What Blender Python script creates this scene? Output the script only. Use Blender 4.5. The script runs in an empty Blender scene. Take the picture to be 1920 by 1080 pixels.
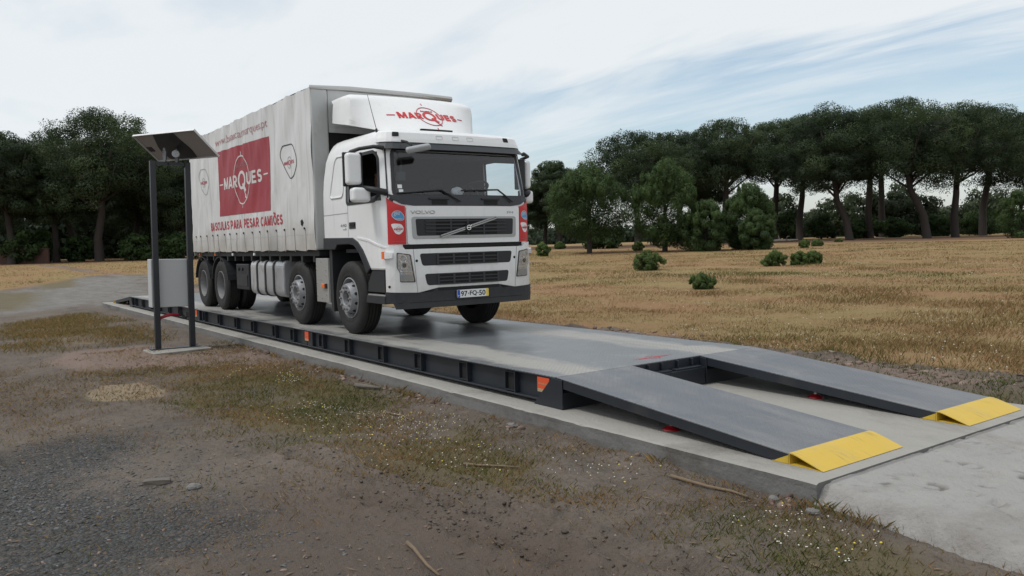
import bpy, bmesh, math, random
import numpy as np
from mathutils import Vector, Matrix

S = bpy.context.scene
COL = S.collection
R = math.radians

# ------------------------------------------------------------------ camera, sky, sun, exposure
CAM = Vector((6.036, -4.8273, 1.6033))
YAW, PITCH, ROLL, FPX = 2.5183, -0.0565, -0.0263, 1530.26
_d = Vector((math.cos(PITCH) * math.cos(YAW), math.cos(PITCH) * math.sin(YAW), math.sin(PITCH)))
_r = Vector((math.sin(YAW), -math.cos(YAW), 0))
_u = _r.cross(_d)
_r2 = _r * math.cos(ROLL) + _u * math.sin(ROLL)
_u2 = _u * math.cos(ROLL) - _r * math.sin(ROLL)
cam = bpy.data.objects.new("camera", bpy.data.cameras.new("camera"))
COL.objects.link(cam)
cam.matrix_world = Matrix(((_r2.x, _u2.x, -_d.x, CAM.x), (_r2.y, _u2.y, -_d.y, CAM.y), (_r2.z, _u2.z, -_d.z, CAM.z), (0, 0, 0, 1)))
cam.data.sensor_width = 36
cam.data.lens = FPX / 1920 * 36
cam.data.clip_start = 0.05
cam.data.clip_end = 9000
S.camera = cam
S.view_settings.view_transform = 'Standard'
S.view_settings.look = 'None'
S.view_settings.exposure = 0.0
S.view_settings.gamma = 1.0

SUN_EL, SUN_AZ = R(58), R(250)          # azimuth measured from +X towards +Y, where the sun stands
sun = bpy.data.objects.new("sun", bpy.data.lights.new("sun", 'SUN'))
COL.objects.link(sun)
sun.data.energy = 1.8
sun.data.angle = R(10)
sun.data.color = (1.0, 0.955, 0.9)
_sd = Vector((math.cos(SUN_EL) * math.cos(SUN_AZ), math.cos(SUN_EL) * math.sin(SUN_AZ), math.sin(SUN_EL)))
sun.rotation_euler = _sd.to_track_quat('Z', 'Y').to_euler()
sun.location = _sd * 60

W = bpy.data.worlds.new("World")
S.world = W
W.use_nodes = True
nt = W.node_tree
nt.nodes.clear()


class NT:
    """small node-graph helper"""
    def __init__(s, tree):
        s.t = tree

    def n(s, kind, **kw):
        nd = s.t.nodes.new(kind)
        for k, v in kw.items():
            if k.startswith('i_'):
                nd.inputs[k[2:].replace('_', ' ')].default_value = v
            else:
                setattr(nd, k, v)
        return nd

    def l(s, a, b):
        s.t.links.new(a, b)

    def math(s, op, a, b=None, c=None, clamp=False):
        nd = s.n('ShaderNodeMath', operation=op)
        nd.use_clamp = clamp
        for i, v in enumerate((a, b, c)):
            if v is None:
                continue
            if isinstance(v, (int, float)):
                nd.inputs[i].default_value = v
            else:
                s.l(v, nd.inputs[i])
        return nd.outputs[0]

    def mix(s, fac, a, b, mode='MIX'):
        nd = s.n('ShaderNodeMix', data_type='RGBA', blend_type=mode)
        for sock, v in ((nd.inputs[0], fac), (nd.inputs[6], a), (nd.inputs[7], b)):
            if isinstance(v, (int, float)):
                sock.default_value = v
            elif isinstance(v, (tuple, list)):
                sock.default_value = (*v[:3], 1)
            else:
                s.l(v, sock)
        return nd.outputs[2]

    def noise(s, vec, scale, detail=4, rough=0.55, dist=0.0):
        nd = s.n('ShaderNodeTexNoise')
        nd.inputs['Scale'].default_value = scale
        nd.inputs['Detail'].default_value = detail
        nd.inputs['Roughness'].default_value = rough
        nd.inputs['Distortion'].default_value = dist
        if vec is not None:
            s.l(vec, nd.inputs['Vector'])
        return nd.outputs['Fac']

    def mapping(s, vec, scale=(1, 1, 1), rot=(0, 0, 0), loc=(0, 0, 0)):
        nd = s.n('ShaderNodeMapping')
        nd.inputs['Scale'].default_value = scale
        nd.inputs['Rotation'].default_value = rot
        nd.inputs['Location'].default_value = loc
        s.l(vec, nd.inputs['Vector'])
        return nd.outputs[0]

    def step(s, v, lo, hi):
        nd = s.n('ShaderNodeMapRange', interpolation_type='SMOOTHSTEP')
        nd.inputs['From Min'].default_value = lo
        nd.inputs['From Max'].default_value = hi
        s.l(v, nd.inputs['Value'])
        return nd.outputs[0]

    def attr(s, name):
        return s.n('ShaderNodeAttribute', attribute_name=name).outputs['Fac']


# --- sky: Nishita with a high veil of thin cloud, broken towards the lower right
g = NT(nt)
out = g.n('ShaderNodeOutputWorld')
sky = g.n('ShaderNodeTexSky', sky_type='NISHITA')
sky.sun_disc = False
sky.sun_elevation = SUN_EL
sky.sun_rotation = R(90) - SUN_AZ
sky.air_density = 1.0
sky.dust_density = 1.6
sky.ozone_density = 1.0
bg1 = g.n('ShaderNodeBackground')
bg1.inputs[1].default_value = 0.15
hsv = g.n('ShaderNodeHueSaturation')
hsv.inputs['Saturation'].default_value = 0.95
hsv.inputs['Hue'].default_value = 0.488
g.l(sky.outputs[0], hsv.inputs['Color'])
g.l(hsv.outputs[0], bg1.inputs[0])
tc = g.n('ShaderNodeTexCoord')
gen = tc.outputs['Generated']
sep = g.n('ShaderNodeSeparateXYZ')
g.l(gen, sep.inputs[0])
# flat cloud-layer coordinates (direction projected on a plane overhead)
zc = g.math('ADD', g.math('MAXIMUM', sep.outputs[2], 0.0), 0.09)
cx = g.math('DIVIDE', sep.outputs[0], zc)
cy = g.math('DIVIDE', sep.outputs[1], zc)
cv = g.n('ShaderNodeCombineXYZ')
g.l(cx, cv.inputs[0])
g.l(cy, cv.inputs[1])
# the veil's edge: a great circle across the sky
def _ray(px, py):
    return (_d + _r2 * ((px - 960) / FPX) - _u2 * ((py - 540) / FPX)).normalized()
nrm = _ray(800, 200).cross(_ray(1920, 55)).normalized()
if nrm.z < 0:
    nrm = -nrm
dot = g.n('ShaderNodeVectorMath', operation='DOT_PRODUCT')
g.l(gen, dot.inputs[0])
dot.inputs[1].default_value = nrm
edge = g.mapping(cv.outputs[0], scale=(0.5, 1.6, 1), rot=(0, 0, R(25)))
n1 = g.noise(edge, 1.1, 6, 0.55, 0.4)
veil = g.step(g.math('ADD', dot.outputs['Value'], g.math('MULTIPLY', g.math('SUBTRACT', n1, 0.5), 0.22)), -0.03, 0.035)
# left part of the sky stays veiled down to the horizon
azl = g.n('ShaderNodeVectorMath', operation='DOT_PRODUCT')
g.l(gen, azl.inputs[0])
azl.inputs[1].default_value = -_r2
left = g.step(g.math('ADD', azl.outputs['Value'], g.math('MULTIPLY', g.math('SUBTRACT', n1, 0.5), 0.3)), -0.06, 0.14)
streak = g.mapping(cv.outputs[0], scale=(0.30, 1.15, 1), rot=(0, 0, R(38)))
n2 = g.noise(streak, 0.9, 6, 0.6, 0.6)
wisps = g.math('MULTIPLY', g.step(n2, 0.38, 0.74), 0.85)
low = g.math('MULTIPLY', g.step(sep.outputs[2], 0.16, 0.0), 0.40)
cover = g.math('MAXIMUM', g.math('MAXIMUM', veil, left), g.math('MAXIMUM', wisps, low))
n3 = g.noise(g.mapping(cv.outputs[0], scale=(0.5, 1.1, 1), rot=(0, 0, R(30))), 1.6, 5, 0.5, 0.3)
holes = g.math('SUBTRACT', 1.0, g.math('MULTIPLY', g.step(n3, 0.50, 0.80), 0.55))
cover = g.math('MULTIPLY', cover, holes)
cover = g.math('ADD', g.math('MULTIPLY', cover, 0.84), 0.12)
bg2 = g.n('ShaderNodeBackground')
ccol = g.mix(n3, (0.78, 0.83, 0.86), (0.85, 0.875, 0.89))
g.l(ccol, bg2.inputs[0])
bg2.inputs[1].default_value = 1.03
ms = g.n('ShaderNodeMixShader')
g.l(cover, ms.inputs[0])
g.l(bg1.outputs[0], ms.inputs[1])
g.l(bg2.outputs[0], ms.inputs[2])
g.l(ms.outputs[0], out.inputs[0])

# ------------------------------------------------------------------ helpers
rng = np.random.default_rng(7)
random.seed(7)


def tag(o, label=None, cat=None, group=None, kind=None):
    for k, v in (('label', label), ('category', cat), ('group', group), ('kind', kind)):
        if v:
            o[k] = v
    return o


def empty(name, loc=(0, 0, 0), rz=0.0, parent=None):
    o = bpy.data.objects.new(name, None)
    COL.objects.link(o)
    o.location = loc
    o.rotation_euler = (0, 0, rz)
    o.empty_display_size = 0.2
    if parent is not None:
        o.parent = parent
    return o


def link(name, me, m, parent=None, smooth=False, bevel=0.0, seg=2, angle=40):
    o = bpy.data.objects.new(name, me)
    COL.objects.link(o)
    for mm in (m if isinstance(m, (list, tuple)) else [m]):
        me.materials.append(mm)
    if parent is not None:
        o.parent = parent
    if smooth:
        me.polygons.foreach_set('use_smooth', [True] * len(me.polygons))
        me.update()
    if bevel:
        b = o.modifiers.new('bevel', 'BEVEL')
        b.width = bevel
        b.segments = seg
        b.limit_method = 'ANGLE'
        b.angle_limit = R(angle)
        b.harden_normals = False
    return o


def obj(name, bm, m, parent=None, **kw):
    bmesh.ops.recalc_face_normals(bm, faces=bm.faces)
    me = bpy.data.meshes.new(name)
    bm.to_mesh(me)
    bm.free()
    return link(name, me, m, parent, **kw)


def np_obj(name, verts, faces, m, attrs=None, parent=None, smooth=False, normals=None):
    """verts (N,3), faces (M,k) arrays -> one mesh object"""
    me = bpy.data.meshes.new(name)
    N, (Mf, k) = len(verts), faces.shape
    me.vertices.add(N)
    me.vertices.foreach_set('co', np.asarray(verts, np.float32).ravel())
    me.loops.add(Mf * k)
    me.loops.foreach_set('vertex_index', faces.astype(np.int32).ravel())
    me.polygons.add(Mf)
    me.polygons.foreach_set('loop_start', np.arange(0, Mf * k, k, dtype=np.int32))
    me.polygons.foreach_set('loop_total', np.full(Mf, k, np.int32))
    me.update(calc_edges=True)
    for an, av in (attrs or {}).items():
        a = me.attributes.new(an, 'FLOAT', 'POINT')
        a.data.foreach_set('value', np.asarray(av, np.float32))
    if normals is not None:
        me.polygons.foreach_set('use_smooth', np.ones(Mf, bool))
        me.normals_split_custom_set_from_vertices(np.asarray(normals, np.float32))
    return link(name, me, m, parent, smooth=smooth)


def box(bm, x0, x1, y0, y1, z0, z1):
    vs = [bm.verts.new((x, y, z)) for x in (x0, x1) for y in (y0, y1) for z in (z0, z1)]
    for f in ((0, 1, 3, 2), (4, 6, 7, 5), (0, 4, 5, 1), (2, 3, 7, 6), (0, 2, 6, 4), (1, 5, 7, 3)):
        bm.faces.new([vs[i] for i in f])


def prism(bm, pts, axis, a0, a1):
    """extrude a 2-D outline along an axis ('x','y','z'); pts are the two other coordinates in order"""
    def mk(p, a):
        return {'x': (a, p[0], p[1]), 'y': (p[0], a, p[1]), 'z': (p[0], p[1], a)}[axis]
    A = [bm.verts.new(mk(p, a0)) for p in pts]
    B = [bm.verts.new(mk(p, a1)) for p in pts]
    bm.faces.new(A)
    bm.faces.new(B[::-1])
    n = len(pts)
    for i in range(n):
        bm.faces.new((A[i], B[i], B[(i + 1) % n], A[(i + 1) % n]))


def tube(bm, pts, rad, n=8, cap=True):
    pts = [Vector(p) for p in pts]
    if not isinstance(rad, (list, tuple)):
        rad = [rad] * len(pts)
    rings = []
    ref = None
    for i, p in enumerate(pts):
        t = (pts[min(i + 1, len(pts) - 1)] - pts[max(i - 1, 0)])
        t = t.normalized() if t.length > 1e-9 else Vector((0, 0, 1))
        if ref is None:
            ref = Vector((0, 0, 1)) if abs(t.z) < 0.9 else Vector((1, 0, 0))
        a = t.cross(ref)
        a = a.normalized() if a.length > 1e-6 else Vector((1, 0, 0))
        b = a.cross(t).normalized()
        ref = b
        rings.append([bm.verts.new(p + (a * math.cos(2 * math.pi * k / n) + b * math.sin(2 * math.pi * k / n)) * rad[i]) for k in range(n)])
    for i in range(len(rings) - 1):
        for k in range(n):
            bm.faces.new((rings[i][k], rings[i][(k + 1) % n], rings[i + 1][(k + 1) % n], rings[i + 1][k]))
    if cap:
        bm.faces.new(rings[0][::-1])
        bm.faces.new(rings[-1])


def lathe(bm, prof, n=48, c=(0, 0, 0), close=False):
    """revolve (radius, y) pairs round the Y axis through c"""
    rings = []
    for r, y in prof:
        if r < 1e-5:
            rings.append([bm.verts.new((c[0], c[1] + y, c[2]))])
        else:
            rings.append([bm.verts.new((c[0] + r * math.cos(2 * math.pi * k / n), c[1] + y, c[2] + r * math.sin(2 * math.pi * k / n))) for k in range(n)])
    idx = list(range(len(rings) - 1)) + ([len(rings) - 1] if close else [])
    for i in idx:
        a, b = rings[i], rings[(i + 1) % len(rings)]
        for k in range(n):
            k2 = (k + 1) % n
            if len(a) == 1 and len(b) == 1:
                continue
            if len(a) == 1:
                bm.faces.new((a[0], b[k], b[k2]))
            elif len(b) == 1:
                bm.faces.new((a[k], b[0], a[k2]))
            else:
                bm.faces.new((a[k], b[k], b[k2], a[k2]))


def grid(bm, f, us, vs):
    rows = [[bm.verts.new(f(u, v)) for u in us] for v in vs]
    for j in range(len(vs) - 1):
        for i in range(len(us) - 1):
            bm.faces.new((rows[j][i], rows[j][i + 1], rows[j + 1][i + 1], rows[j + 1][i]))
    return rows


def lin(a, b, n):
    return [a + (b - a) * i / (n - 1) for i in range(n)]


def interp(x, xs, ys):
    return float(np.interp(x, xs, ys))


def rrect(x0, x1, y0, y1, r, n=4):
    """rounded rectangle outline; r one radius or four (bl, br, tr, tl)"""
    rs = r if isinstance(r, (list, tuple)) else [r] * 4
    P = []
    for (cx, cy, a, rr) in ((x0 + rs[0], y0 + rs[0], 180, rs[0]), (x1 - rs[1], y0 + rs[1], 270, rs[1]), (x1 - rs[2], y1 - rs[2], 0, rs[2]), (x0 + rs[3], y1 - rs[3], 90, rs[3])):
        if rr <= 0:
            P.append((cx, cy))
            continue
        for i in range(n + 1):
            t = R(a + 90 * i / n)
            P.append((cx + rr * math.cos(t), cy + rr * math.sin(t)))
    return P


def round_poly(pts, r, n=4):
    out = []
    N = len(pts)
    for i in range(N):
        p0, p1, p2 = Vector(pts[i - 1]), Vector(pts[i]), Vector(pts[(i + 1) % N])
        a, b = (p0 - p1), (p2 - p1)
        rr = min(r, a.length * 0.45, b.length * 0.45)
        A, B = p1 + a.normalized() * rr, p1 + b.normalized() * rr
        for k in range(n + 1):
            t = k / n
            q = A * (1 - t) ** 2 + p1 * 2 * t * (1 - t) + B * t * t
            out.append((q.x, q.y))
    return out


def flat2d(polys):
    """2-D outlines -> bmesh of flat faces in XY"""
    bm = bmesh.new()
    for P in polys:
        bm.faces.new([bm.verts.new((x, y, 0)) for x, y in P])
    return bm


def ring2d(cx, cy, rx, ry, w, n=56):
    bm = bmesh.new()
    A = [bm.verts.new((cx + (rx) * math.cos(2 * math.pi * k / n), cy + ry * math.sin(2 * math.pi * k / n), 0)) for k in range(n)]
    B = [bm.verts.new((cx + (rx - w) * math.cos(2 * math.pi * k / n), cy + (ry - w) * math.sin(2 * math.pi * k / n), 0)) for k in range(n)]
    for k in range(n):
        bm.faces.new((A[k], A[(k + 1) % n], B[(k + 1) % n], B[k]))
    return bm


def outline2d(pts, w):
    """closed stroke of width w along an outline"""
    bm = bmesh.new()
    P = [Vector(p) for p in pts]
    N = len(P)
    A, B = [], []
    for i in range(N):
        t = (P[(i + 1) % N] - P[i - 1]).normalized()
        nn = Vector((-t.y, t.x))
        A.append(bm.verts.new((*(P[i] + nn * w / 2), 0)))
        B.append(bm.verts.new((*(P[i] - nn * w / 2), 0)))
    for i in range(N):
        j = (i + 1) % N
        bm.faces.new((A[i], A[j], B[j], B[i]))
    return bm


def text2d(s, x0, x1, y0, y1, bold=0.0):
    """flat lettering filling the given box"""
    cu = bpy.data.curves.new('lettering', 'FONT')
    cu.body = s
    cu.size = 1.0
    cu.offset = bold
    cu.resolution_u = 4
    o = bpy.data.objects.new('lettering', cu)
    me = bpy.data.meshes.new_from_object(o)
    bpy.data.objects.remove(o)
    bpy.data.curves.remove(cu)
    bm = bmesh.new()
    bm.from_mesh(me)
    bpy.data.meshes.remove(me)
    xs = [v.co.x for v in bm.verts]
    ys = [v.co.y for v in bm.verts]
    a, b, c, d = min(xs), max(xs), min(ys), max(ys)
    for v in bm.verts:
        v.co.x = x0 + (v.co.x - a) / (b - a) * (x1 - x0)
        v.co.y = y0 + (v.co.y - c) / (d - c) * (y1 - y0)
        v.co.z = 0
    return bm


def join2d(*bms):
    out = bmesh.new()
    for b in bms:
        me = bpy.data.meshes.new('t')
        b.to_mesh(me)
        b.free()
        out.from_mesh(me)
        bpy.data.meshes.remove(me)
    return out


def wrap(bm, f, off, depth, step=None, cuts=None):
    """cut a flat figure into strips, lay it on the surface f(x, y, offset), give it depth"""
    bmesh.ops.triangulate(bm, faces=[f for f in bm.faces if len(f.verts) > 4])
    if step:
        xs = [v.co.x for v in bm.verts]
        ys = [v.co.y for v in bm.verts]
        for lo, hi, ax in ((min(xs), max(xs), 0), (min(ys), max(ys), 1)):
            k = math.ceil(lo / step)
            while k * step < hi:
                co = [0, 0, 0]
                no = [0, 0, 0]
                co[ax] = k * step
                no[ax] = 1
                bmesh.ops.bisect_plane(bm, geom=bm.verts[:] + bm.edges[:] + bm.faces[:], plane_co=co, plane_no=no, dist=1e-6)
                k += 1
    for ax in (0, 1) if cuts else ():
        vals = [v.co[ax] for v in bm.verts]
        for c in cuts[ax]:
            if min(vals) < c < max(vals):
                co = [0, 0, 0]
                no = [0, 0, 0]
                co[ax] = c
                no[ax] = 1
                bmesh.ops.bisect_plane(bm, geom=bm.verts[:] + bm.edges[:] + bm.faces[:], plane_co=co, plane_no=no, dist=1e-6)
    bmesh.ops.recalc_face_normals(bm, faces=bm.faces)
    src = [(v.co.x, v.co.y) for v in bm.verts]
    lift = [v.co.z for v in bm.verts]
    bm.verts.index_update()
    top = {v: i for i, v in enumerate(bm.verts)}
    bedges = [e for e in bm.edges if len(e.link_faces) == 1]
    faces = list(bm.faces)
    low = {v: bm.verts.new(f(*src[i], off - depth)) for v, i in list(top.items())} if depth else {}
    if depth:
        for e in bedges:
            a, b = e.verts
            bm.faces.new((a, b, low[b], low[a]))
        for fc in faces:
            bm.faces.new([low[v] for v in reversed(fc.verts)])
    for v, i in top.items():
        v.co = f(*src[i], off + lift[i])
    return bm


def arc(cx, cy, rx, ry, a0, a1, n=12):
    return [(cx + rx * math.cos(R(a0 + (a1 - a0) * k / n)), cy + ry * math.sin(R(a0 + (a1 - a0) * k / n))) for k in range(n + 1)]


GLYPH = {
    'M': (0.98, [[(.1, 0), (.1, 1)], [(.88, 0), (.88, 1)], [(.10, 1.06), (.50, .06)], [(.88, 1.06), (.48, .06)]]),
    'A': (0.86, [[(.06, -.12), (.46, 1.10)], [(.80, -.12), (.40, 1.10)], [(.2, .27), (.66, .27)]]),
    'R': (0.76, [[(.1, 0), (.1, 1)], [(.1, .90), (.42, .90)] + arc(.42, .67, .22, .23, 90, -90) + [(.1, .44)], [(.34, .46), (.70, -.10)]]),
    'P': (0.70, [[(.1, 0), (.1, 1)], [(.1, .90), (.40, .90)] + arc(.40, .66, .22, .24, 90, -90) + [(.1, .42)]]),
    'B': (0.72, [[(.1, 0), (.1, 1)], [(.1, .90), (.38, .90)] + arc(.38, .715, .19, .185, 90, -90) + [(.1, .53)], [(.36, .51)] + arc(.40, .305, .21, .205, 90, -90) + [(.1, .10)]]),
    'U': (0.78, [[(.1, 1), (.1, .36)] + arc(.38, .36, .28, .26, 180, 360) + [(.66, 1)]]),
    'E': (0.64, [[(.1, 0), (.1, 1)], [(.1, .90), (.60, .90)], [(.1, .5), (.56, .5)], [(.1, .10), (.60, .10)]]),
    'S': (0.70, [arc(.34, .70, .23, .20, 25, 270)[:-1] + arc(.34, .30, .25, .20, 90, -155)]),
    'C': (0.76, [arc(.42, .5, .32, .40, 45, 315, 20)]),
    'L': (0.60, [[(.1, 0), (.1, 1)], [(.1, .10), (.58, .10)]]),
    'I': (0.22, [[(.1, 0), (.1, 1)]]),
    'O': (0.84, [arc(.41, .5, .32, .40, 90, 450, 28)]),
    'Õ': (0.84, [arc(.41, .5, .32, .40, 90, 450, 28), [(.18, 1.13), (.30, 1.21), (.41, 1.16), (.52, 1.11), (.64, 1.19)]]),
    'Q': (0.86, [arc(.41, .5, .33, .41, 90, 450, 28), [(.50, .30), (.80, -.10)]]),
    ' ': (0.36, []),
}


def strip2d(pts, w, z, clip):
    bm = bmesh.new()
    P = [Vector(p) for p in pts]
    closed = (P[0] - P[-1]).length < 1e-4
    if closed:
        P = P[:-1]
    N = len(P)
    A, B = [], []
    for i in range(N):
        p0 = P[i - 1] if (i > 0 or closed) else P[0]
        p2 = P[(i + 1) % N] if (i < N - 1 or closed) else P[-1]
        t1 = (P[i] - p0).normalized() if (P[i] - p0).length > 1e-6 else (p2 - P[i]).normalized()
        t2 = (p2 - P[i]).normalized() if (p2 - P[i]).length > 1e-6 else t1
        t = (t1 + t2).normalized()
        k = 1 / max(0.6, t.dot(t2))
        nn = Vector((-t.y, t.x)) * (w / 2 * k)
        A.append(bm.verts.new((*(P[i] + nn), z)))
        B.append(bm.verts.new((*(P[i] - nn), z)))
    for i in range(N if closed else N - 1):
        j = (i + 1) % N
        bm.faces.new((A[i], A[j], B[j], B[i]))
    if clip:
        for co, no in (((0, 0, 0), (0, -1, 0)), ((0, 1, 0), (0, 1, 0))):
            bmesh.ops.bisect_plane(bm, geom=bm.verts[:] + bm.edges[:] + bm.faces[:], plane_co=co, plane_no=no, clear_outer=True)
    return bm


def block2d(s, x0, x1, y0, y1, w=0.2, gap=0.13):
    """heavy sans lettering built from strokes, fitted to the width; capitals fill y0..y1"""
    bms = []
    x = 0.0
    q = 0
    for ch in s:
        adv, strokes = GLYPH[ch]
        for st in strokes:
            b = strip2d(st, w, 0.0004 * (q % 4), ch in 'AMR' or (ch == 'Q' and len(st) == 2 and False))
            q += 1
            for v in b.verts:
                v.co.x += x
            bms.append(b)
        x += adv + gap
    tot = x - gap
    bm = join2d(*bms)
    for v in bm.verts:
        v.co.x = x0 + v.co.x / tot * (x1 - x0)
        v.co.y = y0 + v.co.y * (y1 - y0)
    return bm
# ------------------------------------------------------------------ materials
def newmat(name):
    m = bpy.data.materials.new(name)
    m.use_nodes = True
    t = NT(m.node_tree)
    bsdf = m.node_tree.nodes['Principled BSDF']
    return m, t, bsdf


def M(name, col, rough=0.5, metal=0.0, var=0.12, scale=4.0, bump=0.0, bscale=60.0, dirt=None, dscale=2.0, dlo=0.5, dhi=0.75, coat=0.0, spec=0.5, stretch=(1, 1, 1)):
    m, t, b = newmat(name)
    tcn = t.n('ShaderNodeTexCoord').outputs['Object']
    v = t.mapping(tcn, scale=stretch)
    n = t.noise(v, scale, 5, 0.6)
    c = t.mix(n, [x * (1 - var) for x in col], [min(1, x * (1 + var)) for x in col])
    if dirt:
        dn = t.noise(v, dscale, 6, 0.65, 0.3)
        c = t.mix(t.step(dn, dlo, dhi), c, dirt)
    t.l(c, b.inputs['Base Color'])
    rn = t.math('MULTIPLY_ADD', t.noise(v, scale * 3, 3), 0.16, rough - 0.08)
    t.l(rn, b.inputs['Roughness'])
    b.inputs['Metallic'].default_value = metal
    b.inputs['Specular IOR Level'].default_value = spec
    b.inputs['Coat Weight'].default_value = coat
    b.inputs['Coat Roughness'].default_value = 0.08
    if bump:
        bn = t.n('ShaderNodeBump')
        bn.inputs['Strength'].default_value = bump
        bn.inputs['Distance'].default_value = 0.02
        t.l(t.noise(tcn, bscale, 4, 0.6), bn.inputs['Height'])
        t.l(bn.outputs[0], b.inputs['Normal'])
    return m


MAT = dict(
    white=M('white_truck_paint', (0.74, 0.75, 0.76), 0.32, var=0.04, scale=2, dirt=(0.60, 0.58, 0.54), dscale=1.6, dlo=0.52, dhi=0.85, coat=0.35),
    visor_grey=M('dark_grey_plastic', (0.025, 0.028, 0.034), 0.5, var=0.15, scale=3),
    black=M('black_plastic', (0.018, 0.02, 0.023), 0.55, var=0.2, scale=6, dirt=(0.05, 0.047, 0.042), dscale=3),
    grille=M('grille_plastic', (0.012, 0.014, 0.019), 0.5, var=0.15),
    void=M('dark_cavity', (0.006, 0.006, 0.007), 0.8),
    bumper_dark=M('dark_bumper_plastic', (0.020, 0.023, 0.029), 0.55, var=0.15, dirt=(0.04, 0.04, 0.04), dscale=2.2),
    silver=M('silver_paint', (0.36, 0.37, 0.38), 0.35, metal=0.3, var=0.06),
    chrome=M('chrome', (0.75, 0.76, 0.78), 0.12, metal=1.0, var=0.03),
    alu=M('brushed_aluminium', (0.48, 0.48, 0.47), 0.42, metal=0.7, var=0.1, scale=7, stretch=(1, 1, 8)),
    tank=M('fuel_tank_metal', (0.50, 0.51, 0.53), 0.4, metal=0.45, var=0.08, scale=3, dirt=(0.3, 0.29, 0.27), dscale=2.5),
    rubber=M('tyre_rubber', (0.011, 0.011, 0.011), 0.75, var=0.25, scale=5, dirt=(0.034, 0.031, 0.028), dscale=4, dlo=0.45, dhi=0.85, bump=0.2, bscale=90),
    rim=M('wheel_steel', (0.29, 0.30, 0.32), 0.45, metal=0.25, var=0.12, scale=8, dirt=(0.13, 0.12, 0.105), dscale=6),
    dull_rim=M('dusty_wheel_steel', (0.22, 0.22, 0.225), 0.55, metal=0.2, var=0.15, scale=7, dirt=(0.10, 0.09, 0.08), dscale=5),
    red=M('red_film', (0.50, 0.018, 0.022), 0.38, var=0.06, scale=3),
    tarp_red=M('red_tarpaulin_print', (0.30, 0.024, 0.040), 0.5, var=0.14, scale=3, dirt=(0.26, 0.05, 0.06), dscale=1.2, stretch=(1, 1, 0.4)),
    letter_white=M('off_white_print', (0.60, 0.58, 0.57), 0.5, var=0.08),
    letter_pale=M('faded_pink_print', (0.36, 0.16, 0.17), 0.5, var=0.1),
    letter_red=M('red_print', (0.42, 0.03, 0.05), 0.5, var=0.15),
    letter_faded=M('faded_red_print', (0.44, 0.22, 0.235), 0.5, var=0.3, scale=12),
    letter_grey=M('grey_print', (0.30, 0.31, 0.32), 0.5),
    letter_black=M('black_print', (0.02, 0.02, 0.022), 0.5),
    blue_oval=M('blue_sticker', (0.06, 0.28, 0.55), 0.4, var=0.05),
    euro_blue=M('number_plate_blue', (0.02, 0.08, 0.42), 0.4),
    plate_white=M('number_plate_white', (0.72, 0.73, 0.74), 0.35, var=0.03),
    plate_yellow=M('number_plate_yellow', (0.75, 0.55, 0.04), 0.4),
    orange_lamp=M('orange_lens', (0.75, 0.16, 0.03), 0.25, coat=0.5),
    lamp_lens=M('lamp_reflector', (0.46, 0.47, 0.48), 0.28, metal=0.25, var=0.45, scale=11),
    seat=M('seat_fabric', (0.03, 0.032, 0.037), 0.9),
    dash=M('dashboard_plastic', (0.035, 0.037, 0.04), 0.7),
    lining=M('cab_lining', (0.035, 0.036, 0.038), 0.9),
    post=M('anthracite_paint', (0.013, 0.017, 0.023), 0.42, var=0.12, scale=5),
    cabinet=M('light_grey_enclosure', (0.44, 0.455, 0.47), 0.45, var=0.03, bump=0.03, bscale=250),
    panel_back=M('solar_panel_backsheet', (0.25, 0.235, 0.22), 0.55, var=0.08),
    panel_cell=M('solar_cell_glass', (0.01, 0.013, 0.03), 0.15),
    panel_frame=M('anodised_frame', (0.62, 0.63, 0.64), 0.35, metal=0.5),
    conduit=M('red_conduit', (0.33, 0.012, 0.03), 0.5),
    beam=M('weighbridge_paint', (0.015, 0.019, 0.026), 0.42, var=0.18, scale=2, dirt=(0.035, 0.035, 0.036), dscale=1.5, dlo=0.55, dhi=0.85),
    yellow=M('safety_yellow_paint', (0.62, 0.42, 0.03), 0.42, var=0.07, scale=3, dirt=(0.48, 0.36, 0.10), dscale=2.2, dlo=0.5, dhi=0.8, bump=0.02),
    sticker=M('orange_red_sticker', (0.62, 0.085, 0.03), 0.4, var=0.1, scale=8),
    sticker_pale=M('sticker_caption', (0.35, 0.28, 0.17), 0.5),
    foot_red=M('red_anchor', (0.40, 0.012, 0.018), 0.35),
    steel=M('zinc_steel', (0.45, 0.45, 0.45), 0.4, metal=0.8),
    skin=M('skin', (0.42, 0.25, 0.18), 0.55, var=0.06),
    dark_cloth=M('dark_clothing', (0.02, 0.022, 0.03), 0.9),
    hair=M('dark_hair', (0.018, 0.012, 0.009), 0.7),
    paper=M('white_crumpled_paper', (0.55, 0.56, 0.58), 0.8, bump=0.3, bscale=30),
    stick=M('dry_wood', (0.16, 0.115, 0.075), 0.85, var=0.3, scale=20, bump=0.4, bscale=80),
    grey_wood=M('weathered_wood', (0.12, 0.105, 0.09), 0.85, var=0.25, scale=15, bump=0.3, bscale=60),
    brick=M('old_brick', (0.075, 0.038, 0.030), 0.9, var=0.35, scale=3, bump=0.5, bscale=10),
)

MAT['wall_pale'] = M('weathered_body_panel', (0.50, 0.51, 0.51), 0.5, var=0.1, scale=2, dirt=(0.34, 0.32, 0.29), dscale=2.2, dlo=0.45, dhi=0.8, stretch=(1, 1, 0.5))


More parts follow.
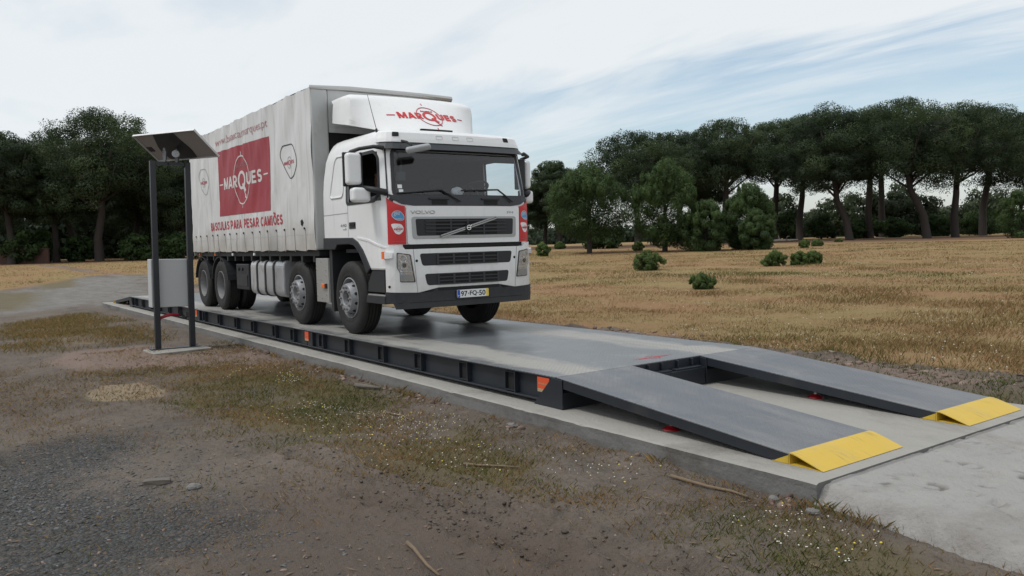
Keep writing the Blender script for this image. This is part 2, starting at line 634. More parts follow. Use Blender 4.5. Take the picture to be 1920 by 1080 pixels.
def worn_yellow():
    m, t, b = newmat('worn_yellow_paint')
    v = t.n('ShaderNodeTexCoord').outputs['Object']
    c = t.mix(t.noise(v, 3, 5, 0.6), (0.52, 0.345, 0.032), (0.59, 0.40, 0.042))
    c = t.mix(t.math('MULTIPLY', t.step(t.noise(v, 4, 7, 0.75, 0.5), 0.50, 0.72), 0.5), c, (0.40, 0.31, 0.12))
    rub = t.noise(t.mapping(v, scale=(1.5, 16, 1)), 2.2, 6, 0.7, 0.2)
    wide = t.noise(v, 2.3, 4, 0.6)
    c = t.mix(t.math('MULTIPLY', t.math('MULTIPLY', t.step(rub, 0.50, 0.68), t.step(wide, 0.42, 0.62)), 0.45), c, (0.10, 0.085, 0.05))
    chips = t.step(t.noise(v, 38, 4, 0.7), 0.68, 0.72)
    c = t.mix(t.math('MULTIPLY', chips, 0.8), c, (0.13, 0.11, 0.09))
    t.l(c, b.inputs['Base Color'])
    t.l(t.math('MULTIPLY_ADD', t.noise(v, 6, 4), 0.3, 0.35), b.inputs['Roughness'])
    return m


MAT['yellow'] = worn_yellow()


def road_grime(name, base, rough, coat, mud, z0, z1, amt):
    """paint whose lower parts carry splashed road dirt with a ragged upper limit"""
    m, t, b = newmat(name)
    v = t.n('ShaderNodeTexCoord').outputs['Object']
    c = t.mix(t.noise(v, 2, 4, 0.6), [x * 0.95 for x in base], [min(1, x * 1.04) for x in base])
    c = t.mix(t.math('MULTIPLY', t.step(t.noise(v, 1.7, 7, 0.7, 0.4), 0.50, 0.80), 0.3), c, [x * 0.75 for x in base])
    streak = t.noise(t.mapping(v, scale=(9, 9, 0.6)), 1.6, 5, 0.65, 0.2)
    c = t.mix(t.math('MULTIPLY', t.step(streak, 0.56, 0.76), 0.22), c, [x * 0.55 for x in base])
    s = t.n('ShaderNodeSeparateXYZ')
    t.l(v, s.inputs[0])
    lim = t.math('ADD', s.outputs[2], t.math('MULTIPLY', t.math('SUBTRACT', t.noise(v, 3.5, 7, 0.75), 0.5), 0.9))
    c = t.mix(t.math('MULTIPLY', t.step(lim, z1, z0), amt), c, mud)
    c = t.mix(t.math('MULTIPLY', t.step(t.noise(v, 60, 3, 0.7), 0.63, 0.70), 0.35), c, mud)
    t.l(c, b.inputs['Base Color'])
    t.l(t.math('MULTIPLY_ADD', t.noise(v, 5, 4), 0.2, rough - 0.1), b.inputs['Roughness'])
    b.inputs['Coat Weight'].default_value = coat
    b.inputs['Coat Roughness'].default_value = 0.1
    return m


MAT['white'] = road_grime('white_truck_paint_with_grime', (0.75, 0.76, 0.77), 0.34, 0.35, (0.33, 0.30, 0.26), 0.45, 1.25, 0.42)
MAT['bumper_dark'] = road_grime('dusty_dark_bumper', (0.012, 0.015, 0.021), 0.55, 0.0, (0.060, 0.056, 0.050), 0.35, 0.75, 0.3)
MAT['black'] = road_grime('dusty_black_plastic', (0.016, 0.018, 0.021), 0.58, 0.0, (0.055, 0.050, 0.044), 0.3, 0.9, 0.25)


def concrete(name, a, bcol, stain, bump=0.25, fine=70.0, sdark=(0.52, 0.8), prints=False):
    m, t, b = newmat(name)
    v = t.n('ShaderNodeTexCoord').outputs['Object']
    c = t.mix(t.noise(v, 1.3, 6, 0.65, 0.3), a, bcol)
    c = t.mix(t.math('MULTIPLY', t.step(t.noise(v, 0.8, 7, 0.7, 0.6), *sdark), 0.75), c, stain)
    sp = t.noise(v, fine, 3, 0.7)
    c = t.mix(t.math('MULTIPLY', t.step(sp, 0.6, 0.75), 0.35), c, [x * 0.45 for x in stain])
    if prints:
        c = t.mix(t.math('MULTIPLY', t.attr('mudprint'), 0.85), c, (0.085, 0.078, 0.070))
    t.l(c, b.inputs['Base Color'])
    b.inputs['Roughness'].default_value = 0.9
    bn = t.n('ShaderNodeBump')
    bn.inputs['Strength'].default_value = bump
    bn.inputs['Distance'].default_value = 0.02
    h = t.math('ADD', t.noise(v, fine * 0.6, 5, 0.65), t.math('MULTIPLY', t.noise(v, 9, 4), 1.5))
    t.l(h, bn.inputs['Height'])
    t.l(bn.outputs[0], b.inputs['Normal'])
    return m


MAT['slab'] = concrete('slab_concrete', (0.33, 0.32, 0.295), (0.25, 0.243, 0.225), (0.15, 0.14, 0.125), 0.5, 55, (0.47, 0.72))
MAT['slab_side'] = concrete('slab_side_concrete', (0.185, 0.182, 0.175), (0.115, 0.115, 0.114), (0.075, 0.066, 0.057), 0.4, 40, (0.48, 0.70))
MAT['apron'] = concrete('apron_concrete', (0.33, 0.322, 0.31), (0.245, 0.24, 0.232), (0.165, 0.15, 0.135), 0.9, 45, (0.48, 0.72), True)


def checker_plate(name, base, dusty, rough, dust_amount, tracks=None):
    """five-bar style tread plate: raised lozenges in alternating directions"""
    m, t, b = newmat(name)
    v = t.n('ShaderNodeTexCoord').outputs['Object']
    s = t.n('ShaderNodeSeparateXYZ')
    t.l(t.mapping(v, scale=(1 / 0.040, 1 / 0.040, 1), rot=(0, 0, R(45))), s.inputs[0])
    X, Y = s.outputs[0], s.outputs[1]
    fx = t.math('SUBTRACT', t.math('FRACT', X), 0.5)
    fy = t.math('SUBTRACT', t.math('FRACT', Y), 0.5)
    par = t.math('MODULO', t.math('ABSOLUTE', t.math('ADD', t.math('FLOOR', X), t.math('FLOOR', Y))), 2.0)
    A = t.math('ADD', t.math('MULTIPLY', t.math('ABSOLUTE', fx), 1.0), t.math('MULTIPLY', t.math('ABSOLUTE', fy), 3.6))
    B = t.math('ADD', t.math('MULTIPLY', t.math('ABSOLUTE', fx), 3.6), t.math('MULTIPLY', t.math('ABSOLUTE', fy), 1.0))
    mx = t.n('ShaderNodeMix', data_type='FLOAT')
    t.l(par, mx.inputs[0])
    t.l(A, mx.inputs[2])
    t.l(B, mx.inputs[3])
    lug = t.step(mx.outputs[0], 0.52, 0.36)
    # dust: lies between the lugs, streaked along the driving direction
    st = t.noise(t.mapping(v, scale=(0.35, 2.4, 1)), 1.6, 6, 0.65, 0.4)
    bl = t.noise(v, 0.7, 6, 0.7, 0.5)
    d = t.math('ADD', t.math('MULTIPLY', st, 0.6), t.math('MULTIPLY', bl, 0.5))
    if tracks:
        sv = t.n('ShaderNodeSeparateXYZ')
        t.l(v, sv.inputs[0])
        wob = t.math('MULTIPLY', t.math('SUBTRACT', t.noise(v, 1.1, 7, 0.72, 0.4), 0.5), 0.75)
        tot = None
        for yc, hw in tracks:
            q = t.math('ABSOLUTE', t.math('SUBTRACT', t.math('ADD', sv.outputs[1], wob), yc))
            k = t.step(q, hw * 1.35, hw * 0.2)
            tot = k if tot is None else t.math('MAXIMUM', tot, k)
        d = t.math('ADD', t.math('MULTIPLY', tot, t.math('MULTIPLY_ADD', st, 0.5, 0.12)), t.math('MULTIPLY', d, 0.62))
    dm = t.math('MULTIPLY', t.step(d, 0.44, 0.72), dust_amount)
    low = t.math('MULTIPLY_ADD', lug, -0.45, 1.0)
    dm = t.math('MULTIPLY', dm, low)
    bc = t.mix(t.noise(v, 2.5, 5, 0.6), [x * 0.8 for x in base], [x * 1.25 for x in base])
    bc = t.mix(t.math('MULTIPLY', lug, 0.55), bc, [min(1, x * 2.6) for x in base])
    scr = t.noise(t.mapping(v, scale=(0.6, 14, 1), rot=(0, 0, R(4))), 3, 6, 0.7, 0.2)
    bc = t.mix(t.math('MULTIPLY', t.step(scr, 0.60, 0.72), 0.4), bc, [min(1, x * 2.2) for x in base])
    bc = t.mix(t.math('MULTIPLY', t.step(t.noise(v, 1.7, 7, 0.75, 0.5), 0.52, 0.75), 0.4), bc, dusty)
    c = t.mix(dm, bc, dusty)
    t.l(c, b.inputs['Base Color'])
    t.l(t.math('ADD', t.math('MULTIPLY', dm, 0.35), rough), b.inputs['Roughness'])
    bn = t.n('ShaderNodeBump')
    bn.inputs['Strength'].default_value = 0.9
    bn.inputs['Distance'].default_value = 0.006
    t.l(lug, bn.inputs['Height'])
    t.l(bn.outputs[0], b.inputs['Normal'])
    return m


MAT['deck'] = checker_plate('deck_tread_plate', (0.115, 0.122, 0.132), (0.35, 0.338, 0.31), 0.34, 0.75, tracks=[(0.42, 0.42), (2.35, 0.42)])
MAT['ramp'] = checker_plate('ramp_tread_plate', (0.070, 0.080, 0.098), (0.27, 0.262, 0.25), 0.40, 0.5)


def tarp():
    m, t, b = newmat('grey_white_tarpaulin')
    v = t.n('ShaderNodeTexCoord').outputs['Object']
    c = t.mix(t.noise(v, 1.5, 6, 0.6), (0.57, 0.58, 0.585), (0.65, 0.655, 0.655))
    s = t.n('ShaderNodeSeparateXYZ')
    t.l(v, s.inputs[0])
    streak = t.noise(t.mapping(v, scale=(5, 5, 0.35)), 2.0, 6, 0.65, 0.3)
    c = t.mix(t.math('MULTIPLY', t.step(streak, 0.47, 0.75), 0.6), c, (0.30, 0.285, 0.26))
    # road dirt collected along the lower hem, with a ragged upper limit
    lim = t.math('ADD', s.outputs[2], t.math('MULTIPLY', t.math('SUBTRACT', t.noise(v, 1.6, 6, 0.7), 0.5), 0.9))
    hem = t.math('MULTIPLY', t.step(lim, 1.85, 1.2), 0.62)
    c = t.mix(hem, c, (0.29, 0.26, 0.215))
    spots = t.math('MULTIPLY', t.step(t.noise(v, 2.2, 7, 0.75, 0.8), 0.66, 0.76), t.step(s.outputs[2], 2.2, 1.3))
    c = t.mix(t.math('MULTIPLY', spots, 0.7), c, (0.10, 0.09, 0.08))
    t.l(c, b.inputs['Base Color'])
    b.inputs['Roughness'].default_value = 0.42
    bn = t.n('ShaderNodeBump')
    bn.inputs['Strength'].default_value = 0.25
    bn.inputs['Distance'].default_value = 0.02
    t.l(t.noise(t.mapping(v, scale=(1, 1, 0.3), rot=(0, R(18), 0)), 6, 4, 0.55), bn.inputs['Height'])
    t.l(bn.outputs[0], b.inputs['Normal'])
    return m


MAT['tarp'] = tarp()


def glass(name, tint, refl=1.0):
    m = bpy.data.materials.new(name)
    m.use_nodes = True
    t = NT(m.node_tree)
    m.node_tree.nodes.clear()
    o = t.n('ShaderNodeOutputMaterial')
    tr = t.n('ShaderNodeBsdfTransparent')
    tr.inputs[0].default_value = (*tint, 1)
    gl = t.n('ShaderNodeBsdfGlossy')
    gl.inputs['Roughness'].default_value = 0.02
    gl.inputs[0].default_value = (refl, refl, refl, 1)
    lw = t.n('ShaderNodeLayerWeight')
    lw.inputs[0].default_value = 0.5
    fac = t.math('MULTIPLY_ADD', t.math('POWER', lw.outputs['Facing'], 4.0), 0.9, 0.06)
    mx = t.n('ShaderNodeMixShader')
    t.l(fac, mx.inputs[0])
    t.l(tr.outputs[0], mx.inputs[1])
    t.l(gl.outputs[0], mx.inputs[2])
    t.l(mx.outputs[0], o.inputs[0])
    return m


MAT['glass'] = glass('tinted_window_glass', (0.86, 0.90, 0.93))
MAT['lens'] = glass('clear_lamp_cover', (0.93, 0.94, 0.95))


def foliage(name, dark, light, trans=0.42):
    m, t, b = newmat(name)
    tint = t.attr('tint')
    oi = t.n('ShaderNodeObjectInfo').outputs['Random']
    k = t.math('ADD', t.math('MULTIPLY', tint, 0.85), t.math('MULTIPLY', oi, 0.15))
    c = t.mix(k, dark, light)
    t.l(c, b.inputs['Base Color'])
    b.inputs['Roughness'].default_value = 0.6
    b.inputs['Specular IOR Level'].default_value = 0.25
    tl = t.n('ShaderNodeBsdfTranslucent')
    t.l(c, tl.inputs[0])
    mx = t.n('ShaderNodeMixShader')
    mx.inputs[0].default_value = trans
    t.l(b.outputs[0], mx.inputs[1])
    t.l(tl.outputs[0], mx.inputs[2])
    t.l(mx.outputs[0], m.node_tree.nodes['Material Output'].inputs[0])
    return m


MAT['pine'] = foliage('stone_pine_needles', (0.022, 0.037, 0.022), (0.076, 0.112, 0.046), 0.42)
MAT['young_pine'] = foliage('young_pine_needles', (0.030, 0.055, 0.021), (0.090, 0.142, 0.046))
MAT['oak'] = foliage('grey_green_leaves', (0.030, 0.045, 0.024), (0.090, 0.118, 0.062))
MAT['shrub'] = foliage('shrub_leaves', (0.022, 0.045, 0.016), (0.075, 0.125, 0.040))
MAT['bush'] = foliage('field_bush_leaves', (0.048, 0.082, 0.026), (0.150, 0.215, 0.062))
MAT['far_wood'] = foliage('distant_wood_leaves', (0.022, 0.036, 0.022), (0.050, 0.075, 0.040), 0.42)
MAT['bark'] = M('pine_bark', (0.036, 0.029, 0.026), 0.9, var=0.35, scale=3, bump=0.6, bscale=6, stretch=(1, 1, 0.3))


def blades_mat():
    m, t, b = newmat('grass_blades')
    k = t.attr('tint')
    cr = t.n('ShaderNodeValToRGB')
    e = cr.color_ramp
    e.elements[0].position = 0.0
    e.elements[0].color = (0.065, 0.088, 0.026, 1)
    e.elements[1].position = 1.0
    e.elements[1].color = (0.37, 0.275, 0.145, 1)
    for p, c in ((0.3, (0.125, 0.14, 0.045, 1)), (0.5, (0.22, 0.19, 0.075, 1)), (0.7, (0.275, 0.165, 0.080, 1)), (0.85, (0.32, 0.205, 0.095, 1))):
        x = e.elements.new(p)
        x.color = c
    t.l(k, cr.inputs[0])
    t.l(cr.outputs[0], b.inputs['Base Color'])
    b.inputs['Roughness'].default_value = 0.8
    b.inputs['Specular IOR Level'].default_value = 0.1
    tl = t.n('ShaderNodeBsdfTranslucent')
    t.l(cr.outputs[0], tl.inputs[0])
    mx = t.n('ShaderNodeMixShader')
    mx.inputs[0].default_value = 0.5
    t.l(b.outputs[0], mx.inputs[1])
    t.l(tl.outputs[0], mx.inputs[2])
    t.l(mx.outputs[0], m.node_tree.nodes['Material Output'].inputs[0])
    return m


MAT['blades'] = blades_mat()
MAT['petal_white'] = M('white_petals', (0.70, 0.69, 0.62), 0.8, var=0.1)
MAT['petal_yellow'] = M('yellow_petals', (0.65, 0.52, 0.08), 0.8, var=0.1)


def stones_mat(name, a, bcol):
    m, t, b = newmat(name)
    c = t.mix(t.attr('tint'), a, bcol)
    v = t.n('ShaderNodeTexCoord').outputs['Object']
    c = t.mix(t.math('MULTIPLY', t.noise(v, 40, 3), 0.4), c, [x * 0.6 for x in a])
    t.l(c, b.inputs['Base Color'])
    b.inputs['Roughness'].default_value = 0.85
    return m


MAT['gravel'] = stones_mat('slate_gravel', (0.062, 0.065, 0.067), (0.15, 0.153, 0.157))
MAT['clod'] = stones_mat('dry_earth', (0.105, 0.070, 0.055), (0.30, 0.225, 0.185))
MAT['mud_clod'] = stones_mat('dark_earth', (0.050, 0.038, 0.031), (0.13, 0.10, 0.082))
MAT['litter'] = stones_mat('dead_leaves_and_twigs', (0.060, 0.042, 0.028), (0.24, 0.165, 0.10))


def ground_mat():
    m, t, b = newmat('open_ground')
    v = t.n('ShaderNodeTexCoord').outputs['Object']
    big = t.noise(v, 0.55, 7, 0.65, 0.4)
    mid = t.noise(v, 3.2, 7, 0.7, 0.3)
    fine = t.noise(v, 26, 5, 0.7)
    grit = t.noise(v, 120, 3, 0.65)
    c = t.mix(t.step(big, 0.35, 0.68), (0.168, 0.142, 0.121), (0.112, 0.095, 0.081))
    c = t.mix(t.math('MULTIPLY', t.step(mid, 0.42, 0.7), 0.6), c, (0.215, 0.182, 0.156))
    c = t.mix(t.math('MULTIPLY', t.step(fine, 0.50, 0.68), 0.5), c, (0.065, 0.052, 0.043))
    c = t.mix(t.math('MULTIPLY', t.step(grit, 0.60, 0.72), 0.45), c, (0.24, 0.20, 0.165))
    tuft = t.noise(v, 9, 6, 0.75, 0.5)
    c = t.mix(t.math('MULTIPLY', t.math('MULTIPLY', t.step(tuft, 0.53, 0.70), t.step(big, 0.28, 0.55)), 0.6), c, (0.115, 0.096, 0.056))

    def zone(c, name, lo, hi, a, bcol, nz, amt=1.0):
        k = t.math('ADD', t.attr(name), t.math('MULTIPLY', t.math('SUBTRACT', mid, 0.5), 0.55))
        k = t.math('ADD', k, t.math('MULTIPLY', t.math('SUBTRACT', fine, 0.5), 0.35))
        f = t.math('MULTIPLY', t.step(k, lo, hi), amt)
        return t.mix(f, c, t.mix(nz, a, bcol)), f
    c, _ = zone(c, 'mud', 0.35, 0.85, (0.085, 0.066, 0.054), (0.135, 0.106, 0.088), fine, 0.7)  # rut mud, its colour also carrying the darkening towards the frame's lower edge
    c, _ = zone(c, 'pale', 0.35, 0.7, (0.31, 0.235, 0.20), (0.20, 0.15, 0.125), mid, 0.85)
    c, _ = zone(c, 'sand', 0.35, 0.75, (0.40, 0.32, 0.22), (0.25, 0.195, 0.135), fine, 0.85)
    # slate gravel
    vo = t.n('ShaderNodeTexVoronoi')
    vo.inputs['Scale'].default_value = 42
    t.l(v, vo.inputs['Vector'])
    gcol = t.n('ShaderNodeSeparateColor')
    t.l(vo.outputs['Color'], gcol.inputs[0])
    gv = t.mix(gcol.outputs[0], (0.055, 0.057, 0.057), (0.125, 0.127, 0.128))
    k = t.math('ADD', t.attr('gravel'), t.math('ADD', t.math('MULTIPLY', t.math('SUBTRACT', mid, 0.5), 1.3), t.math('MULTIPLY', t.math('SUBTRACT', big, 0.5), 1.2)))
    gf = t.math('MULTIPLY', t.step(k, 0.38, 0.95), t.step(t.math('ADD', fine, t.math('MULTIPLY', gcol.outputs[1], 0.25)), 0.45, 0.62))
    c = t.mix(gf, c, gv)
    k2 = t.math('ADD', t.attr('path'), t.math('MULTIPLY', t.math('SUBTRACT', mid, 0.5), 0.8))
    k2 = t.math('ADD', k2, t.math('MULTIPLY', t.math('SUBTRACT', t.noise(t.mapping(v, rot=(0, 0, R(12)), scale=(0.5, 1.6, 1)), 0.5, 6, 0.7), 0.5), 1.7))
    c = t.mix(t.math('MULTIPLY', t.step(k2, 0.40, 0.85), 0.9), c, t.mix(t.math('ADD', t.math('MULTIPLY', t.noise(t.mapping(v, scale=(1, 2.5, 1)), 0.8, 6, 0.7), 1.1), t.math('MULTIPLY', fine, 0.2)), (0.075, 0.072, 0.064), (0.27, 0.262, 0.25)))
    c, _ = zone(c, 'green', 0.3, 0.8, (0.098, 0.088, 0.042), (0.180, 0.140, 0.078), fine, 0.75)
    # the dry meadow
    st = t.noise(t.mapping(v, rot=(0, 0, R(-54)), scale=(0.35, 1.5, 1)), 0.22, 6, 0.6, 0.4)
    straw = t.mix(t.step(st, 0.36, 0.64), (0.285, 0.172, 0.092), (0.262, 0.200, 0.092))
    straw = t.mix(t.math('MULTIPLY', t.step(t.noise(v, 0.9, 6, 0.7), 0.45, 0.75), 0.5), straw, (0.32, 0.235, 0.122))
    straw = t.mix(t.math('MULTIPLY', t.step(t.noise(v, 5, 5, 0.7), 0.5, 0.75), 0.35), straw, (0.20, 0.135, 0.075))
    kf = t.math('ADD', t.attr('meadow'), t.math('MULTIPLY', t.math('SUBTRACT', mid, 0.5), 0.4))
    c = t.mix(t.step(kf, 0.3, 0.7), c, straw)
    c, _ = zone(c, 'litterzone', 0.3, 0.8, (0.11, 0.062, 0.042), (0.17, 0.10, 0.065), mid, 0.85)
    t.l(c, b.inputs['Base Color'])
    b.inputs['Roughness'].default_value = 0.95
    b.inputs['Specular IOR Level'].default_value = 0.15
    h = t.math('ADD', t.math('MULTIPLY', fine, 1.0), t.math('MULTIPLY', grit, 0.35))
    h = t.math('ADD', h, t.math('MULTIPLY', mid, 1.2))
    h = t.math('ADD', h, t.math('MULTIPLY', t.math('MULTIPLY', gf, vo.outputs['Distance']), -1.5))
    bn = t.n('ShaderNodeBump')
    bn.inputs['Strength'].default_value = 0.8
    bn.inputs['Distance'].default_value = 0.05
    t.l(h, bn.inputs['Height'])
    t.l(bn.outputs[0], b.inputs['Normal'])
    return m


MAT['ground'] = ground_mat()

# ------------------------------------------------------------------ terrain
def vnoise(x, y, seed=0):
    x = np.asarray(x, float)
    y = np.asarray(y, float)
    xi = np.floor(x).astype(np.int64)
    yi = np.floor(y).astype(np.int64)
    fx, fy = x - xi, y - yi
    fx = fx * fx * (3 - 2 * fx)
    fy = fy * fy * (3 - 2 * fy)

    def h(a, b):
        n = (a * 374761393 + b * 668265263 + seed * 1442695041) & 0x7fffffff
        n = ((n ^ (n >> 13)) * 1274126177) & 0x7fffffff
        return ((n ^ (n >> 16)) & 0xffff) / 65535.0
    a, b_, c, d = h(xi, yi), h(xi + 1, yi), h(xi, yi + 1), h(xi + 1, yi + 1)
    return (a * (1 - fx) + b_ * fx) * (1 - fy) + (c * (1 - fx) + d * fx) * fy - 0.5


def fbm(x, y, f, o=4, seed=0):
    s, a = 0, 1.0
    for i in range(o):
        s = s + a * vnoise(x * f + 13.7 * i, y * f - 7.1 * i, seed + i)
        f *= 2.03
        a *= 0.5
    return s


def poly_mask(x, y, P, soft):
    """1 inside an outline, falling to 0 over the given distance outside"""
    P = np.array(P, float)
    ins = np.zeros(x.shape, bool)
    dist = np.full(x.shape, 1e9)
    for i in range(len(P)):
        (x0, y0), (x1, y1) = P[i], P[(i + 1) % len(P)]
        c = ((y0 > y) != (y1 > y)) & (x < (x1 - x0) * (y - y0) / (y1 - y0 + 1e-12) + x0)
        ins ^= c
        L2 = (x1 - x0) ** 2 + (y1 - y0) ** 2 + 1e-12
        t = np.clip(((x - x0) * (x1 - x0) + (y - y0) * (y1 - y0)) / L2, 0, 1)
        dist = np.minimum(dist, np.hypot(x - x0 - t * (x1 - x0), y - y0 - t * (y1 - y0)))
    sd = np.where(ins, dist, -dist)
    return np.clip(0.5 + sd / soft, 0, 1)


def line_dist(x, y, P):
    dist = np.full(np.shape(x), 1e9)
    for (x0, y0), (x1, y1) in zip(P[:-1], P[1:]):
        L2 = (x1 - x0) ** 2 + (y1 - y0) ** 2
        t = np.clip(((x - x0) * (x1 - x0) + (y - y0) * (y1 - y0)) / L2, 0, 1)
        dist = np.minimum(dist, np.hypot(x - x0 - t * (x1 - x0), y - y0 - t * (y1 - y0)))
    return dist


GRAVEL = [(-2.3, -4.6), (-2.73, -3.83), (-2.44, -3.18), (-1.47, -2.89), (-0.7, -3.3), (0.27, -3.21), (0.9, -2.99), (1.33, -3.08), (1.7, -3.5), (2.1, -3.96), (2.4, -5.5), (-1, -6)]
PATH = [(-30, -4.5), (-41, 0.0), (-48, 3.0), (-47, 6.4), (-28.8, 3.0), (-24.0, 0.5), (-22.8, -0.6), (-21.5, -3.4)]
SAND = [(-5.13, -3.32), (-5.68, -3.04), (-5.69, -2.58), (-4.77, -2.42), (-4.31, -2.56), (-4.26, -2.98), (-4.51, -3.34)]
PALE = [(-8.86, -3.41), (-10.07, -2.84), (-9.95, -1.56), (-8.82, -0.73), (-7.0, -0.39), (-6.0, -0.3), (-5.2, -0.9), (-6.74, -2.08), (-7.37, -3.05)]
GREEN_A = [(-6.89, -2.91), (-6.92, -1.89), (-5.72, -0.45), (-2.44, -0.6), (-0.31, -0.68), (1.03, -0.86), (1.9, -0.5), (2.7, -1.5), (1.4, -1.75), (0.3, -2.15), (-1.5, -2.45), (-4.6, -2.6)]
GREEN_B = [(0.9, -0.5), (2.16, -0.3), (2.78, -0.28), (3.27, -0.36), (3.92, -0.40), (4.6, -0.40), (7, -0.3), (6, -2.2), (3.7, -1.7), (2.62, -1.36)]
GRASS_L = [(-17.27, -3.4), (-19.63, -1.35), (-14.45, -0.8), (-10.62, -1.32), (-10.3, -3.06), (-11.92, -3.9)]
RUTS = [[(-0.52, -2.36), (0.55, -2.2), (1.4, -2.07), (2.09, -2.04), (2.57, -1.86), (3.3, -1.72)], [(0.91, -2.46), (1.49, -2.29), (2.04, -2.24), (2.7, -2.17)], [(0.3, -2.02), (0.9, -1.98), (1.54, -1.86), (2.05, -1.6)]]


def base_z(x, y):
    d = np.hypot(x - np.clip(x, -23, 3), y - np.clip(y, -1, 3.2))
    return -0.12 + 1.02 * (1 - np.exp(-np.maximum(0, d - 7) / 50.0))


def ground_z(x, y, detail=True):
    x = np.asarray(x, float)
    y = np.asarray(y, float)
    z = base_z(x, y)
    d = np.hypot(x - 6, y + 4.8)
    near = 1 / (1 + (d / 22) ** 2)
    z = z + 0.05 * fbm(x, y, 0.35, 3, 3) * near + 0.09 * fbm(x, y, 0.08, 3, 9) * np.clip((d - 14) / 25, 0, 1)
    # spoil thrown up along the far side of the slab and the scraped band beyond it
    band = np.exp(-((y - 4.3) / 1.1) ** 2) * np.clip((7 - x) / 5, 0, 1) * np.clip((x + 26) / 6, 0, 1)
    z = z + band * (0.07 + 0.22 * np.maximum(0, fbm(x, y, 1.7, 4, 21)) + 0.09 * fbm(x, y, 4.5, 3, 22))
    side = np.exp(-((y + 0.42) / 0.22) ** 2) * np.clip((3 - x) / 1, 0, 1)
    z = z + side * 0.07 * np.maximum(-0.2, fbm(x, y, 2.1, 4, 31))
    if detail:
        z = z + near * (0.026 * fbm(x, y, 4.0, 4, 40) + 0.010 * fbm(x, y, 15.0, 2, 43))
        z = z + 0.05 * poly_mask(x, y, PALE, 1.2) * np.maximum(-0.1, fbm(x, y, 2.2, 4, 44))
        for i, P in enumerate(RUTS):
            q = line_dist(x + 0.12 * fbm(x, y, 2.0, 3, 50 + i), y + 0.12 * fbm(x, y, 2.0, 3, 60 + i), P)
            z = z - 0.085 * np.exp(-(q / 0.07) ** 2) * (0.4 + 1.6 * np.abs(vnoise(x * 3, y * 3, 70))) + 0.055 * np.exp(-((q - 0.17) / 0.08) ** 2) * (0.3 + 1.8 * np.abs(fbm(x, y, 7, 2, 71)))
    return z


def gz(x, y):
    return float(ground_z(np.array([x]), np.array([y]))[0])


